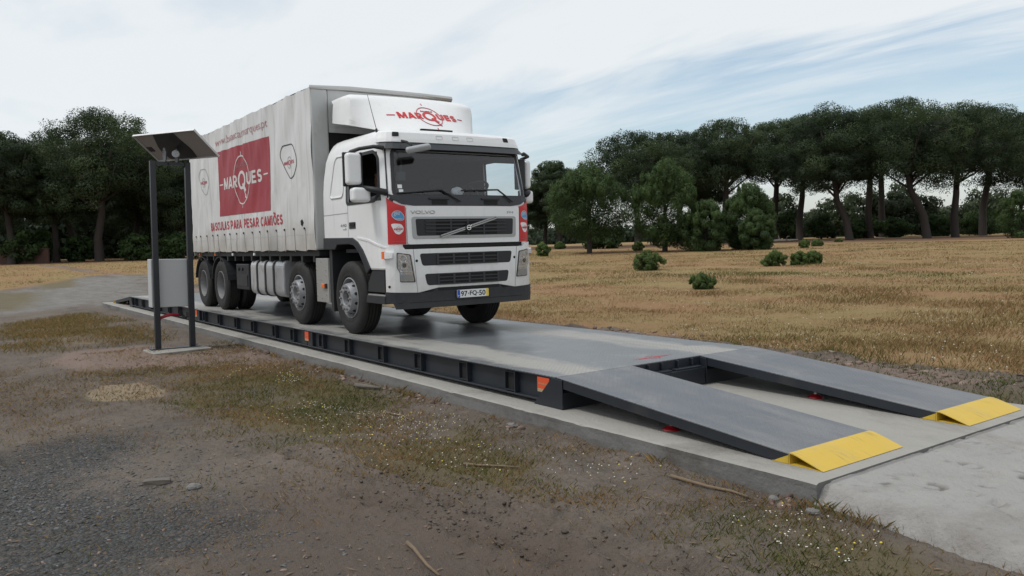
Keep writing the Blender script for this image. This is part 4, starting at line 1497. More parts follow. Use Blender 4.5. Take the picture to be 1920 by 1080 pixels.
def patch(name, pts, m, f=SF, off=0.006, depth=0.012, step=0.1, par=TR, **k):
    return part(name, wrap(flat2d([pts]), f, off, depth, step), m, par, **k)


def make_cab():
    side_u = [-0.78, -0.55, -0.32, -0.1, 0.1, 0.27, 0.45, 0.60, 0.72, 0.84, 0.96]
    arcs = [1.395, 1.33, 1.27, 1.19]
    front = [1.12, 1.06, 0.9, 0.7, 0.45, 0.2]
    ss = [-(2.465 - u) for u in side_u] + [-a for a in arcs] + [-a for a in front] + [0.0] + front[::-1] + arcs[::-1] + [2.465 - u for u in side_u[::-1]]

    def bot(s):
        a = abs(s)
        if a >= 1.395:
            return interp(2.465 - a, [-0.78, 0.27, 0.45, 0.60, 0.72, 0.84, 1.07], [1.43, 1.41, 1.35, 1.24, 1.11, 0.985, 0.985])
        return 0.985 if a >= 1.19 else 1.27
    bm = bmesh.new()
    zs = [1.90, 1.95, 2.1, 2.3, 2.57, 2.63, 2.70, 2.76, 2.81, 2.85]
    cols = []
    for s in ss:
        b = bot(s)
        cols.append([bm.verts.new(SF(s, z)) for z in [b, b + (1.9 - b) * 0.35, b + (1.9 - b) * 0.7] + zs])
    rv = lin(1.0, -1.0, 6)
    for k in rv:
        col = []
        for i, z in enumerate([1.43, 1.43 + 0.47 * 0.35, 1.43 + 0.47 * 0.7] + zs):
            p = SF(ss[0], z)
            col.append(bm.verts.new((p.x - 0.015, k * abs(p.y) * 0.985, z)))
        cols.append(col)
    nz = len(cols[0])
    n = len(cols)
    zz_ = [None] * 3 + zs
    for i in range(n):
        j = (i + 1) % n
        for r in range(nz - 1):
            zlo, zhi = zz_[r], zz_[r + 1]
            if i < len(ss) - 1:
                sm = (ss[i] + ss[i + 1]) / 2
                a = abs(sm)
                if a < 1.06 and zlo and zlo >= 1.94 and zhi <= 2.58:
                    continue
                if 1.27 < a < 2.465 - 0.10 and zlo and zlo >= 1.89 and zhi <= 2.58:
                    continue
            bm.faces.new((cols[i][r], cols[j][r], cols[j][r + 1], cols[i][r + 1]))
    c0 = Vector((0.3, 0, 0))
    ring = []
    for c in cols:
        p = c[-1].co
        ring.append(bm.verts.new((c0.x + (p.x - c0.x) * 0.93, p.y * 0.93, 2.885)))
    for i in range(n):
        j = (i + 1) % n
        bm.faces.new((cols[i][-1], cols[j][-1], ring[j], ring[i]))
    bm.faces.new(ring)
    o = part('cab', bm, [MAT['white'], MAT['lining']], smooth=True)
    so = o.modifiers.new('shell', 'SOLIDIFY')
    so.thickness = 0.035
    so.offset = -1
    so.material_offset = 1
    so.material_offset_rim = 0
    es = o.modifiers.new('edges', 'EDGE_SPLIT')
    es.split_angle = R(48)
    return o


CABO = make_cab()

# windscreen, door windows
ws = round_poly([(-1.075, 1.945), (1.075, 1.945), (1.045, 2.60), (-1.045, 2.60)], 0.09)
W_ = patch('windscreen', ws, MAT['glass'], off=0.004, depth=0, step=0.12, smooth=True)
part('windscreen_seal', wrap(outline2d(ws, 0.055), SF, 0.009, 0.012, 0.15), MAT['black'], W_)
for sg in (-1, 1):
    P = round_poly([(sd(1.17), 2.0), (sd(1.05), 1.905), (sd(0.10), 1.905), (sd(0.10), 2.575), (sd(1.12), 2.575), (sd(1.2), 2.5)], 0.05)
    P = [(s * -sg, z) for s, z in P]
    sl = part('window_seal', wrap(outline2d(P, 0.045), SF, 0.005, 0.014, 0.15), MAT['black'])
    if sg > 0:      # the near side window is wound down
        patch('door_glass', P, MAT['glass'], off=-0.006, depth=0, step=0.15, par=sl, smooth=True)
# pillar trim between windscreen and door
for sg in (-1, 1):
    part('pillar_trim', wrap(flat2d([[(sg * 1.155, 1.93), (sg * 1.175, 1.93), (sg * 1.150, 2.60), (sg * 1.130, 2.60)]]), SF, 0.005, 0.01, 0.1), MAT['black'])
# dark panel below the screen
P = [(-1.17, 1.985), (-1.10, 1.90), (-0.97, 1.845), (-0.80, 1.822), (0.80, 1.822), (0.97, 1.845), (1.10, 1.90), (1.17, 1.985), (1.09, 1.965), (-1.09, 1.965)]
sc_ = patch('scuttle_panel', P, MAT['visor_grey'], off=0.014, depth=0.03)
for s0 in (-0.42, 0.42):
    patch('scuttle_vent', rrect(s0 - 0.12, s0 + 0.12, 1.835, 1.895, 0.01), MAT['void'], off=0.018, depth=0.003, par=sc_)
    patch('wiper_hood', rrect(s0 - 0.16, s0 + 0.16, 1.905, 1.93, 0.01), MAT['black'], off=0.035, depth=0.02, par=sc_)
for a, b, c in (((-1.03, 1.985), (-0.38, 2.035), (-0.10, 1.875)), ((-0.06, 2.03), (0.56, 2.05), (0.80, 1.875))):
    bm = bmesh.new()
    tube(bm, [SF(b[0], b[1], 0.03), SF(c[0], c[1], 0.045)], 0.013, 6)
    tube(bm, [SF(a[0] + (b[0] - a[0]) * t, a[1] + (b[1] - a[1]) * t, 0.022) for t in (0, .25, .5, .75, 1)], 0.012, 5)
    part('wiper', bm, MAT['black'])
for z0 in (1.99, 2.055):
    patch('windscreen_sticker', rrect(-1.0 - (z0 - 1.99) * 0.2, -0.935 - (z0 - 1.99) * 0.2, z0, z0 + 0.05, 0.004), MAT['plate_white'], off=0.008, depth=0.002, par=W_)
# sun visor: tinted lip standing proud of the roof edge
bm = wrap(flat2d([[(-1.21, 2.575), (1.21, 2.575), (1.22, 2.69), (-1.22, 2.69)]]), lambda s, z, o: SF(s, z, 0.020 + (2.69 - z) * 0.65 + o), 0.0, 0.018, 0.08)
VIS = part('sun_visor', bm, MAT['visor_grey'], smooth=False)
BROW = patch('roof_brow', round_poly([(-1.30, 2.685), (1.30, 2.685), (1.26, 2.825), (-1.26, 2.825)], 0.03), MAT['white'], off=0.035, depth=0.05, step=0.07)
for s0 in (-1.0, 0.88):
    patch('marker_lamp', rrect(s0 - 0.045, s0 + 0.045, 2.755, 2.80, 0.008), MAT['void'], off=0.041, depth=0.012, par=BROW)
for s0 in (-0.32, -0.05, 0.2):
    part('roof_plug', wrap(outline2d(rrect(s0 - 0.05, s0 + 0.05, 2.735, 2.785, 0.008), 0.006), SF, 0.037, 0.004, None), MAT['wall_pale'], BROW)
# kerb mirror over the screen
bm = bmesh.new()
box(bm, -0.05, 0.05, -0.17, 0.17, -0.042, 0.042)
km = part('kerb_mirror', bm, MAT['letter_grey'], bevel=0.03, seg=3)
km.location = (1.52, -0.78, 2.575)
km.rotation_euler = (R(12), R(20), R(-8))
bm = bmesh.new()
tube(bm, [(1.28, -0.90, 2.70), (1.42, -0.9, 2.67), (1.48, -0.86, 2.62)], 0.016, 8)
part('kerb_mirror_arm', bm, MAT['black'])

# roof lining above the screen, dash, seats, wheel, device
bm = bmesh.new()
prism(bm, [(0.86, 2.60), (1.13, 2.60), (1.16, 2.50), (1.10, 2.47), (0.86, 2.52)], 'y', -1.10, 1.10)
part('header_shelf', bm, MAT['void'])
bm = bmesh.new()
prism(bm, [(0.62, 1.4), (1.30, 1.4), (1.32, 1.93), (1.20, 1.975), (0.95, 2.0), (0.72, 1.98), (0.62, 1.85)], 'y', -1.12, 1.12)
part('dashboard', bm, MAT['dash'], bevel=0.02)
bm = bmesh.new()
box(bm, -0.72, -0.56, -1.12, 1.12, 1.25, 1.75)
box(bm, -0.77, -0.74, -1.12, 1.12, 1.3, 2.6)
part('bunk', bm, MAT['seat'])
bm = bmesh.new()
box(bm, -0.2, 0.62, -1.12, 1.12, 1.20, 1.25)
part('cab_floor', bm, MAT['seat'])
for v in (-0.58, 0.58):
    bm = bmesh.new()
    box(bm, -0.46, 0.12, v - 0.26, v + 0.26, 1.42, 1.56)
    sx = part('seat', bm, MAT['seat'], bevel=0.05, seg=3)
    bm = bmesh.new()
    prism(bm, [(-0.50, 1.55), (-0.36, 1.55), (-0.40, 2.18), (-0.52, 2.18)], 'y', v - 0.24, v + 0.24)
    part('backrest', bm, MAT['seat'], sx, bevel=0.04, seg=3)
    bm = bmesh.new()
    prism(bm, [(-0.52, 2.20), (-0.42, 2.20), (-0.42, 2.36), (-0.52, 2.36)], 'y', v - 0.12, v + 0.12)
    part('headrest', bm, MAT['seat'], sx, bevel=0.03, seg=3)
bm = bmesh.new()
cw = Vector((0.70, 0.60, 2.115))
ax = Vector((-0.45, 0, 0.89)).normalized()
e1 = Vector((0, 1, 0))
e2 = ax.cross(e1)
tube(bm, [cw + (e1 * math.cos(t) + e2 * math.sin(t)) * 0.215 for t in lin(0, 2 * math.pi, 33)], 0.017, 8, cap=False)
for t in (R(90), R(210), R(330)):
    tube(bm, [cw - ax * 0.03, cw + (e1 * math.cos(t) + e2 * math.sin(t)) * 0.21], 0.014, 6)
tube(bm, [cw - ax * 0.02, cw - ax * 0.35], 0.035, 8)
part('steering_wheel', bm, MAT['black'], smooth=True)
bm = bmesh.new()
box(bm, 1.06, 1.10, -0.90, -0.76, 2.17, 2.31)
dv = part('inner_mirror', bm, MAT['black'], bevel=0.03, seg=3)
bm = bmesh.new()
tube(bm, [(1.09, -0.83, 2.30), (1.10, -0.83, 2.40), (1.08, -0.83, 2.55)], 0.009, 6)
part('mirror_stem', bm, MAT['black'], dv)

# front panel, red corner panels, grille
GP = patch('grille_panel', round_poly([(-0.915, 1.30), (0.915, 1.30), (0.925, 1.815), (-0.925, 1.815)], 0.03), MAT['white'], off=0.022, depth=0.05)
patch('bonnet_gap', [(-0.98, 1.245), (0.98, 1.245), (0.98, 1.298), (-0.98, 1.298)], MAT['void'], off=0.004, depth=0.01)
for sg in (-1, 1):
    P = [(0.935, 1.305), (1.185, 1.305), (1.185, 1.935), (1.12, 1.88), (1.02, 1.83), (0.94, 1.815)]
    rp = patch('corner_panel', [(s * sg, z) for s, z in P], MAT['red'], off=0.016, depth=0.03, step=0.04, smooth=False)
    tag(rp, 'red corner panel with blue and white stickers')
    c = sg * 1.045
    e = round_poly([(c - 0.085, 1.69), (c - 0.05, 1.75), (c + 0.03, 1.755), (c + 0.09, 1.68), (c + 0.08, 1.625), (c - 0.02, 1.625)], 0.04)
    bs = patch('blue_badge', e, MAT['blue_oval'], off=0.019, depth=0.002, step=0.04, par=rp)
    part('badge_outline', wrap(outline2d(e, 0.006), SF, 0.0205, 0.002, 0.05), MAT['letter_white'], bs)
    part('badge_lettering', wrap(join2d(text2d('geo', c - 0.05, c + 0.03, 1.68, 1.735, 0.0), block2d('MARQUES', c - 0.03, c + 0.06, 1.637, 1.652)), SF, 0.0205, 0.0015, 0.04), MAT['letter_white'], bs)
    e = round_poly([(c - 0.095, 1.575), (c - 0.05, 1.585), (c + 0.05, 1.575), (c + 0.085, 1.50), (c + 0.02, 1.43), (c - 0.04, 1.45)], 0.035)
    wb = patch('white_badge', e, MAT['plate_white'], off=0.019, depth=0.002, step=0.04, par=rp)
    part('badge_lettering', wrap(join2d(block2d('MARQUES', c - 0.055, c + 0.07, 1.495, 1.522), ring2d(c + 0.005, 1.508, 0.032, 0.032, 0.004, 24)), SF, 0.0205, 0.0015, 0.04), MAT['letter_red'], wb)
    part('panel_lettering', wrap(text2d('www.balancasmarques.pt', c - 0.08, c + 0.11, 1.335, 1.35, 0.0), SF, 0.0175, 0.0015, 0.05), MAT['letter_pale'], rp)


def bars(name, rects, m, par, f=SF, off=0.03, depth=0.008):
    return part(name, wrap(flat2d([[(a, c), (b, c), (b, d), (a, d)] for a, b, c, d in rects]), f, off, depth, 0.15), m, par)


fr = round_poly([(-0.845, 1.372), (0.845, 1.372), (0.855, 1.672), (-0.855, 1.672)], 0.045)
G1 = patch('grille', fr, MAT['silver'], off=0.030, depth=0.02)
inn = round_poly([(-0.785, 1.412), (0.785, 1.412), (0.80, 1.642), (-0.80, 1.642)], 0.03)
gi = patch('grille_mesh', inn, MAT['grille'], off=0.0315, depth=0.003, par=G1)
patch('grille_opening', rrect(-0.50, 0.50, 1.420, 1.634, 0.01), MAT['void'], off=0.0325, depth=0.002, par=G1)
bars('grille_bar', [(-0.66, 0.66, z, z + 0.017) for z in (1.455, 1.505, 1.555, 1.603)], MAT['visor_grey'], G1, off=0.045, depth=0.012)
bars('grille_upright', [(s - 0.013, s + 0.013, 1.421, 1.633) for s in (-0.27, 0.0, 0.27)], MAT['visor_grey'], G1, off=0.042, depth=0.008)
d0, d1 = Vector((-0.435, 1.398)), Vector((0.475, 1.656))
dn = Vector((-(d1 - d0).y, (d1 - d0).x)).normalized()
db = patch('diagonal_bar', [tuple(d0 - dn * 0.021), tuple(d1 - dn * 0.021), tuple(d1 + dn * 0.021), tuple(d0 + dn * 0.021)], MAT['silver'], off=0.058, depth=0.014, par=G1)
patch('bar_groove', [tuple(d0 - dn * 0.004), tuple(d1 - dn * 0.004), tuple(d1 + dn * 0.004), tuple(d0 + dn * 0.004)], MAT['black'], off=0.0595, depth=0.002, par=G1)
EM = patch('emblem', rrect(-0.052, 0.052, 1.464, 1.572, 0.015), MAT['void'], off=0.066, depth=0.02, par=GP)
part('emblem_ring', wrap(join2d(ring2d(0, 1.516, 0.036, 0.036, 0.008, 32), flat2d([[(-0.028, 1.510), (0.028, 1.510), (0.028, 1.522), (-0.028, 1.522)], [(0.023, 1.537), (0.029, 1.531), (0.041, 1.543), (0.035, 1.549)], [(0.027, 1.556), (0.046, 1.556), (0.046, 1.537)]])), SF, 0.0685, 0.003, None), MAT['chrome'], EM)
part('lettering', wrap(text2d('VOLVO', -0.865, -0.505, 1.710, 1.758, 0.012), SF, 0.030, 0.010, 0.1), MAT['alu'], GP)
part('lettering', wrap(text2d('FM', 0.70, 0.81, 1.712, 1.745, 0.0), SF, 0.027, 0.006, 0.1), MAT['silver'], GP)

# bumper
bo = [(-1.255, 0.665), (-0.80, 0.645), (-0.52, 0.650), (-0.50, 0.70), (0.50, 0.70), (0.52, 0.650), (0.80, 0.645), (1.255, 0.665), (1.25, 1.24), (1.17, 1.295), (1.0, 1.275), (0.96, 1.235), (-0.96, 1.235), (-1.0, 1.275), (-1.17, 1.295), (-1.25, 1.24)]
BU = patch('bumper', bo, MAT['white'], f=BF, off=0.0, depth=0.09, step=0.07)
lo = [(-1.275, 0.515), (-1.15, 0.505), (-1.12, 0.43), (1.12, 0.43), (1.15, 0.505), (1.275, 0.515), (1.265, 0.663), (0.80, 0.642), (0.53, 0.646), (0.50, 0.698), (-0.50, 0.698), (-0.53, 0.646), (-0.80, 0.642), (-1.265, 0.663)]
LB = patch('lower_bumper', lo, MAT['bumper_dark'], f=BF, off=0.008, depth=0.10, step=0.07)
bars('bumper_crease', [(-1.15, 1.15, 0.508, 0.514)], MAT['void'], LB, f=BF, off=0.0105, depth=0.003)
patch('bumper_slot', rrect(-0.50, 0.50, 0.655, 0.692, 0.006), MAT['void'], f=BF, off=0.0095, depth=0.002, par=LB)
for zt, zb, wt, wb in ((1.172, 1.005, 0.755, 0.72), (0.893, 0.735, 0.69, 0.655)):
    P = round_poly([(-wb, zb), (wb, zb), (wt, zt), (-wt, zt)], 0.04)
    lg = patch('lower_grille', P, MAT['grille'], f=BF, off=0.003, depth=0.004, par=BU)
    patch('grille_opening', rrect(-0.475, 0.475, zb + 0.004, zt - 0.004, 0.006), MAT['void'], f=BF, off=0.0045, depth=0.002, par=lg)
    h = (zt - zb)
    bars('grille_bar', [(-0.49, 0.49, zb + h * q - 0.008, zb + h * q + 0.008) for q in (0.05, 0.35, 0.65, 0.95)], MAT['visor_grey'], lg, f=BF, off=0.014, depth=0.009)
    bars('grille_upright', [(s - 0.016, s + 0.016, zb, zt) for s in (-0.49, -0.245, 0.0, 0.245, 0.49)], MAT['visor_grey'], lg, f=BF, off=0.012, depth=0.007)
for sg in (-1, 1):
    # headlamp
    P = [(1.085, 1.195), (0.885, 1.165), (0.825, 0.785), (1.05, 0.795), (1.052, 0.93), (1.09, 0.985)]
    P = [(s * sg, z) for s, z in P]
    cxm = sum(p[0] for p in P) / 6
    fr = round_poly(P, 0.02)
    hl = patch('headlight', fr, MAT['black'], f=BF, off=0.004, depth=0.02, step=0.05, par=TR)
    inn = [(cxm + (x - cxm) * 0.86, 0.985 + (z - 0.985) * 0.93) for x, z in fr]
    patch('reflector', inn, MAT['lamp_lens'], f=BF, off=0.006, depth=0.003, step=0.05, par=hl)
    for zz0, rr_, mm in ((1.115, 0.052, 'chrome'), (1.02, 0.060, 'chrome'), (0.845, 0.0, 'black')):
        if rr_:
            c0 = sg * (0.985 if zz0 < 1.1 else 1.0)
            part('lamp_ring', wrap(ring2d(c0, zz0, rr_, rr_, 0.014, 28), BF, 0.014, 0.010, None), MAT['chrome'], hl)
            part('lamp_bulb', wrap(flat2d([[(c0 + 0.030 * math.cos(t), zz0 + 0.030 * math.sin(t)) for t in lin(0, 2 * math.pi * 23 / 24, 24)]]), BF, 0.012, 0.008, None), MAT['visor_grey'] if zz0 < 1.1 else MAT['lamp_lens'], hl)
    q = [(0.865, 0.81), (1.035, 0.815), (1.035, 0.90), (0.875, 0.89)]
    patch('turn_lamp', [(s * sg, z) for s, z in q], MAT['letter_grey'], f=BF, off=0.009, depth=0.003, step=0.05, par=hl)
    part('lamp_trim', wrap(flat2d([[(sg * 1.045, 0.95), (sg * 0.86, 0.93), (sg * 0.858, 0.915), (sg * 1.04, 0.935)]]), BF, 0.010, 0.004, 0.05), MAT['chrome'], hl)
    patch('lamp_cover', fr, MAT['lens'], f=BF, off=0.022, depth=0.003, step=0.05, par=hl)
    # panel joints, holes, side repeater
    for seg in ([(0.80, 0.648), (0.845, 1.235)],):
        a, b = seg
        part('panel_joint', wrap(flat2d([[(sg * (a[0] - 0.004), a[1]), (sg * (a[0] + 0.004), a[1]), (sg * (b[0] + 0.004), b[1]), (sg * (b[0] - 0.004), b[1])]]), BF, 0.0025, 0.003, 0.1), MAT['letter_grey'], BU)
    for s0, z0 in ((0.80, 1.075), (1.20, 0.735)):
        part('screw_hole', wrap(flat2d([[(sg * s0 + 0.019 * math.cos(t), z0 + 0.019 * math.sin(t)) for t in lin(0, 2 * math.pi * 15 / 16, 16)]]), BF, 0.0025, 0.002, None), MAT['void'], BU)
    rl = patch('side_repeater', [(sg * s, z) for s, z in round_poly([(1.24, 1.115), (1.14, 1.12), (1.13, 1.195), (1.24, 1.205)], 0.01)], MAT['white'], f=BF, off=0.035, depth=0.05, step=0.05)
    patch('repeater_lens', [(sg * s, z) for s, z in rrect(1.245, 1.285, 1.11, 1.21, 0.008)], MAT['orange_lamp'], f=BF, off=0.034, depth=0.06, step=None, par=rl)

# number plate
def PF(s, z, off=0.0):
    return Vector((1.497 + off, s, z))


NP = patch('number_plate', rrect(-0.23, 0.29, 0.540, 0.65, 0.012), MAT['plate_white'], f=PF, off=0.002, depth=0.012, step=None)
patch('plate_band', rrect(-0.228, -0.185, 0.542, 0.648, 0.008), MAT['euro_blue'], f=PF, off=0.0035, depth=0.001, step=None, par=NP)
patch('plate_date', rrect(0.247, 0.288, 0.542, 0.648, 0.008), MAT['plate_yellow'], f=PF, off=0.0035, depth=0.001, step=None, par=NP)
part('plate_country', wrap(text2d('P', -0.216, -0.198, 0.552, 0.58, 0.0), PF, 0.0045, 0.001), MAT['plate_white'], NP)
part('plate_lettering', wrap(join2d(text2d('97', -0.172, -0.065, 0.558, 0.632, 0.02), text2d('FQ', -0.025, 0.09, 0.556, 0.632, 0.02), text2d('50', 0.128, 0.235, 0.558, 0.632, 0.02), flat2d([rrect(-0.054, -0.036, 0.588, 0.602, 0.003), rrect(0.100, 0.118, 0.588, 0.602, 0.003)])), PF, 0.0036, 0.001), MAT['letter_black'], NP)

# near-side door details
for a, b in (((sd(0.13), 1.43), (sd(0.125), 2.66)), ((sd(-0.775), 1.772), (sd(0.13), 1.778))):
    t = (Vector(b) - Vector(a)).normalized()
    n = Vector((-t.y, t.x)) * 0.006
    part('door_joint', wrap(flat2d([[tuple(Vector(a) - n), tuple(Vector(b) - n), tuple(Vector(b) + n), tuple(Vector(a) + n)]]), SF, 0.002, 0.003, 0.1), MAT['letter_grey'], CABO)
P = [(sd(0.42), 1.425), (sd(0.80), 1.385), (sd(1.15), 1.30), (sd(1.25), 1.27), (sd(1.25), 1.25), (sd(1.15), 1.275), (sd(0.80), 1.355), (sd(0.45), 1.40)]
patch('door_crease', P, MAT['white'], off=0.010, depth=0.012, par=CABO)
P = round_poly([(sd(-0.52), 2.02), (sd(-0.03), 2.02), (sd(0.06), 2.615), (sd(-0.36), 2.62)], 0.09)
part('side_recess', wrap(outline2d(P, 0.028), SF, 0.010, 0.014, 0.1), MAT['white'], CABO, smooth=True)
patch('door_handle', rrect(sd(0.165), sd(0.385), 1.545, 1.64, 0.012), MAT['black'], off=0.006, depth=0.01, par=CABO)
patch('handle_grip', rrect(sd(0.21), sd(0.375), 1.585, 1.625, 0.006), MAT['void'], off=0.016, depth=0.008, par=CABO)
part('power_lettering', wrap(join2d(text2d('440', sd(-0.155), sd(0.065), 1.58, 1.625, 0.02), flat2d([rrect(sd(-0.06), sd(0.06), 1.535, 1.548, 0.002), rrect(sd(0.03), sd(0.05), 1.548, 1.566, 0.002)])), SF, 0.004, 0.003, 0.1), MAT['letter_grey'], CABO)

# front mudguards, steps
for sg in (-1, 1):
    va, vb = (-1.232, -0.78) if sg < 0 else (0.78, 1.232)
    bm = bmesh.new()
    P = [(-0.82, 1.25), (-0.80, 1.432), (0.27, 1.418), (0.45, 1.358), (0.61, 1.245), (0.735, 1.11), (0.85, 0.98), (0.72, 0.90), (0.61, 1.06), (0.48, 1.20), (0.33, 1.30), (0.15, 1.325), (-0.28, 1.32), (-0.36, 1.25)]
    prism(bm, P, 'y', va, vb)
    part('front_mudguard', bm, MAT['grille'], bevel=0.01)
    va, vb = (-1.205, -0.80) if sg < 0 else (0.80, 1.205)
    bm = bmesh.new()
    prism(bm, [(0.865, 0.965), (1.235, 0.965), (1.235, 0.655), (0.70, 0.655), (0.72, 0.78)], 'y', va, vb)
    stp = part('step_box', bm, MAT['black'], bevel=0.008)
    bm = bmesh.new()
    prism(bm, [(0.66, 0.50), (1.25, 0.50), (1.25, 0.61), (0.69, 0.61)], 'y', va - 0.015, vb)
    part('lower_step', bm, MAT['bumper_dark'], bevel=0.008)
    bm = bmesh.new()
    vo = va - 0.012 if sg < 0 else vb - 0.08
    box(bm, 0.73, 1.245, vo, vo + 0.12, 0.6105, 0.628)
    part('step_tread', bm, MAT['alu'], stp)
    bm = bmesh.new()
    box(bm, 0.86, 1.235, vo, vo + 0.12, 0.966, 0.984)
    part('step_tread', bm, MAT['alu'], stp)

# door mirrors
for sg in (-1, 1):
    cu, cv = (0.98, -1.487) if sg < 0 else (0.94, 1.36)
    bm = bmesh.new()
    box(bm, cu - 0.07, cu + 0.06, cv - (0.105 if sg < 0 else 0.0), cv + 0.105, 2.115, 2.545)
    m1 = part('door_mirror', bm, MAT['white'], bevel=0.045, seg=4)
    bm = bmesh.new()
    box(bm, cu - 0.105, cu - 0.066, cv - 0.115, cv + 0.118, 2.10, 2.56)
    box(bm, cu - 0.066, cu + (0.02 if sg < 0 else 0.05), cv + (0.106 if sg < 0 else -0.12), cv + (0.135 if sg < 0 else -0.002), 2.10, 2.56)
    part('mirror_back', bm, MAT['black'], m1, bevel=0.02)
    bm = bmesh.new()
    box(bm, cu - 0.04, cu + 0.12, cv - 0.06, cv + (0.20 if sg < 0 else 0.10), 1.885, 2.08)
    m2 = part('wide_angle_mirror', bm, MAT['white'], bevel=0.045, seg=4)
    bm = bmesh.new()
    box(bm, cu - 0.065, cu - 0.036, cv - 0.08 + 0.05 * (sg < 0), cv + 0.10 + 0.03 * (sg < 0) - 0.0, 1.885, 2.085)
    part('mirror_back', bm, MAT['black'], m2, bevel=0.012)
    bm = bmesh.new()
    sv = -1 if sg < 0 else 1
    tube(bm, [(1.22, 1.15 * sv, 2.60), (1.12, 1.24 * sv, 2.625), (1.0, 1.40 * sv, 2.60), (cu - 0.06, cv, 2.565), (cu - 0.08, cv + 0.03 * sv, 2.52)], [0.03, 0.026, 0.026, 0.028, 0.028], 8)
    part('mirror_arm', bm, MAT['black'], smooth=True)
    bm = bmesh.new()
    tube(bm, [(1.28, 1.15 * sv, 2.00), (1.16, 1.28 * sv, 2.045), (cu - 0.02, cv - 0.03 * sv, 2.10)], [0.045, 0.04, 0.03], 8)
    part('mirror_arm', bm, MAT['black'], smooth=True)
    bm = bmesh.new()
    tube(bm, [(cu - 0.05, cv, 2.06), (cu - 0.05, cv, 2.13)], 0.035, 8)
    part('mirror_link', bm, MAT['black'], m2, smooth=True)

# roof deflector
DZ = [2.84, 2.93, 3.05, 3.18, 3.30, 3.42, 3.50, 3.545, 3.565]
DU = [0.84, 0.74, 0.60, 0.45, 0.31, 0.16, 0.05, -0.05, -0.16]
DH = [1.04, 1.05, 1.06, 1.06, 1.055, 1.045, 1.03, 1.00, 0.95]
DLZ = [2.84, 2.95, 3.03, 3.08, 3.15, 3.22, 3.60]
DLL = [0.50, 0.80, 1.15, 1.35, 1.70, 2.05, 2.05]


def deflect_row(z):
    """plan outline of the hood at height z, from its centre outwards: swept front, then the side running back"""
    uf, hw = interp(z, DZ, DU), interp(z, DZ, DH)
    ue = min(-0.02, uf - 0.12)
    P = [(uf - (uf - ue) * (v / hw) ** 2.4, v) for v in lin(0, hw, 26)]
    P += [(ue - 0.04 - 0.62 * k / 8, hw + 0.012 * math.sin(math.pi * k / 8)) for k in range(9)]
    return P


def DF(v, z, off=0.0):
    uf, hw = interp(z, DZ, DU), interp(z, DZ, DH)
    ue = min(-0.02, uf - 0.12)
    return Vector((uf - (uf - ue) * abs(v / hw) ** 2.4 + off * 0.75, v, z + off * 0.65))


bm = bmesh.new()
rows = []
for z in lin(DZ[0], 3.50, 26) + DZ[7:]:
    L = interp(z, DLZ, DLL)
    P = deflect_row(z)
    cum = [0.0]
    for a, b in zip(P[:-1], P[1:]):
        cum.append(cum[-1] + math.hypot(b[0] - a[0], b[1] - a[1]))
    half = []
    for k in range(25):
        q = min(L, cum[-1]) * k / 24
        half.append((float(np.interp(q, cum, [p[0] for p in P])), float(np.interp(q, cum, [p[1] for p in P]))))
    full = [(u, -v) for u, v in half[:0:-1]] + half
    rows.append([bm.verts.new((u, v, z)) for u, v in full])
for j in range(len(rows) - 1):
    for i in range(len(rows[0]) - 1):
        bm.faces.new((rows[j][i], rows[j][i + 1], rows[j + 1][i + 1], rows[j + 1][i]))
bm.faces.new(rows[-1])
DEF = part('roof_deflector', bm, MAT['white'], smooth=True)
so = DEF.modifiers.new('shell', 'SOLIDIFY')
so.thickness = 0.03
so.offset = -1
es = DEF.modifiers.new('edges', 'EDGE_SPLIT')
es.split_angle = R(50)
word, lines, (a, b, r, w) = logo2d(0.02, 3.20, 0.50, 0.10)
part('deflector_lettering', wrap(join2d(*word), DF, 0.008, 0.006, 0.08), MAT['red'], DEF)
part('deflector_mark', wrap(join2d(flat2d(lines), ring2d(a, b, r * 1.0, r * 0.80, w * 0.8), text2d('BALANÇAS', -0.08, 0.12, 3.275, 3.298, 0.0)), DF, 0.008, 0.006, 0.08), MAT['letter_red'], DEF)
bm = bmesh.new()
box(bm, 0.70, 0.75, -0.30, 0.22, 2.935, 2.965)
part('deflector_slot', bm, MAT['void'], DEF)
bm = bmesh.new()
tube(bm, [(0.90, -1.08, 2.84), (0.885, -1.08, 2.90)], 0.016, 8)
tube(bm, [(0.885, -1.08, 2.90), (0.78, -1.085, 3.13), (0.66, -1.09, 3.40)], [0.006, 0.005, 0.004], 6)
part('aerial', bm, MAT['black'])

# ------------------------------------------------------------------ cargo body
BU0, BU1, BZ0, BZ1, BV = -8.62, -1.02, 1.25, 3.78, 1.275


def wr(u, z):
    h = (z - BZ0) / (BZ1 - BZ0)
    ph = 2 * math.pi * (u / 0.40 + 0.25 * math.sin(u * 1.3) + (0.16 if z < 2.3 else 0.05) * z)
    top = max(0.0, (h - 0.62) / 0.38)
    hook = abs(math.sin(math.pi * (u / 0.46))) * top ** 1.4
    d = float(vnoise(np.array([u * 1.5 - z * 0.85]), np.array([z * 0.45]), 5)[0])
    d2 = float(vnoise(np.array([u * 3.3 - z * 1.5]), np.array([z * 0.8]), 8)[0])
    low = max(0.0, 0.30 - h) / 0.30
    edge = max(0.0, 1 - (BU1 - u) / 0.35)
    rid = (0.5 + 0.5 * math.sin(ph)) ** 3
    fr_ = min(1.0, (BU1 - u) / 0.4, (u - BU0) / 0.2 + 0.2)
    fr_ *= 1 - 0.62 * math.exp(-((z - 1.80) / 0.22) ** 2) - 0.35 * math.exp(-((z - 2.62) / 0.30) ** 2)      # the printed bands are stiffer
    return ((0.016 * rid * (0.45 + 0.55 * top) + 0.034 * hook + 0.036 * d + 0.052 * d2) * fr_ + 0.014 * math.sin(2 * math.pi * u / 0.46) * low + 0.016 * edge * math.sin(z * 5.0))


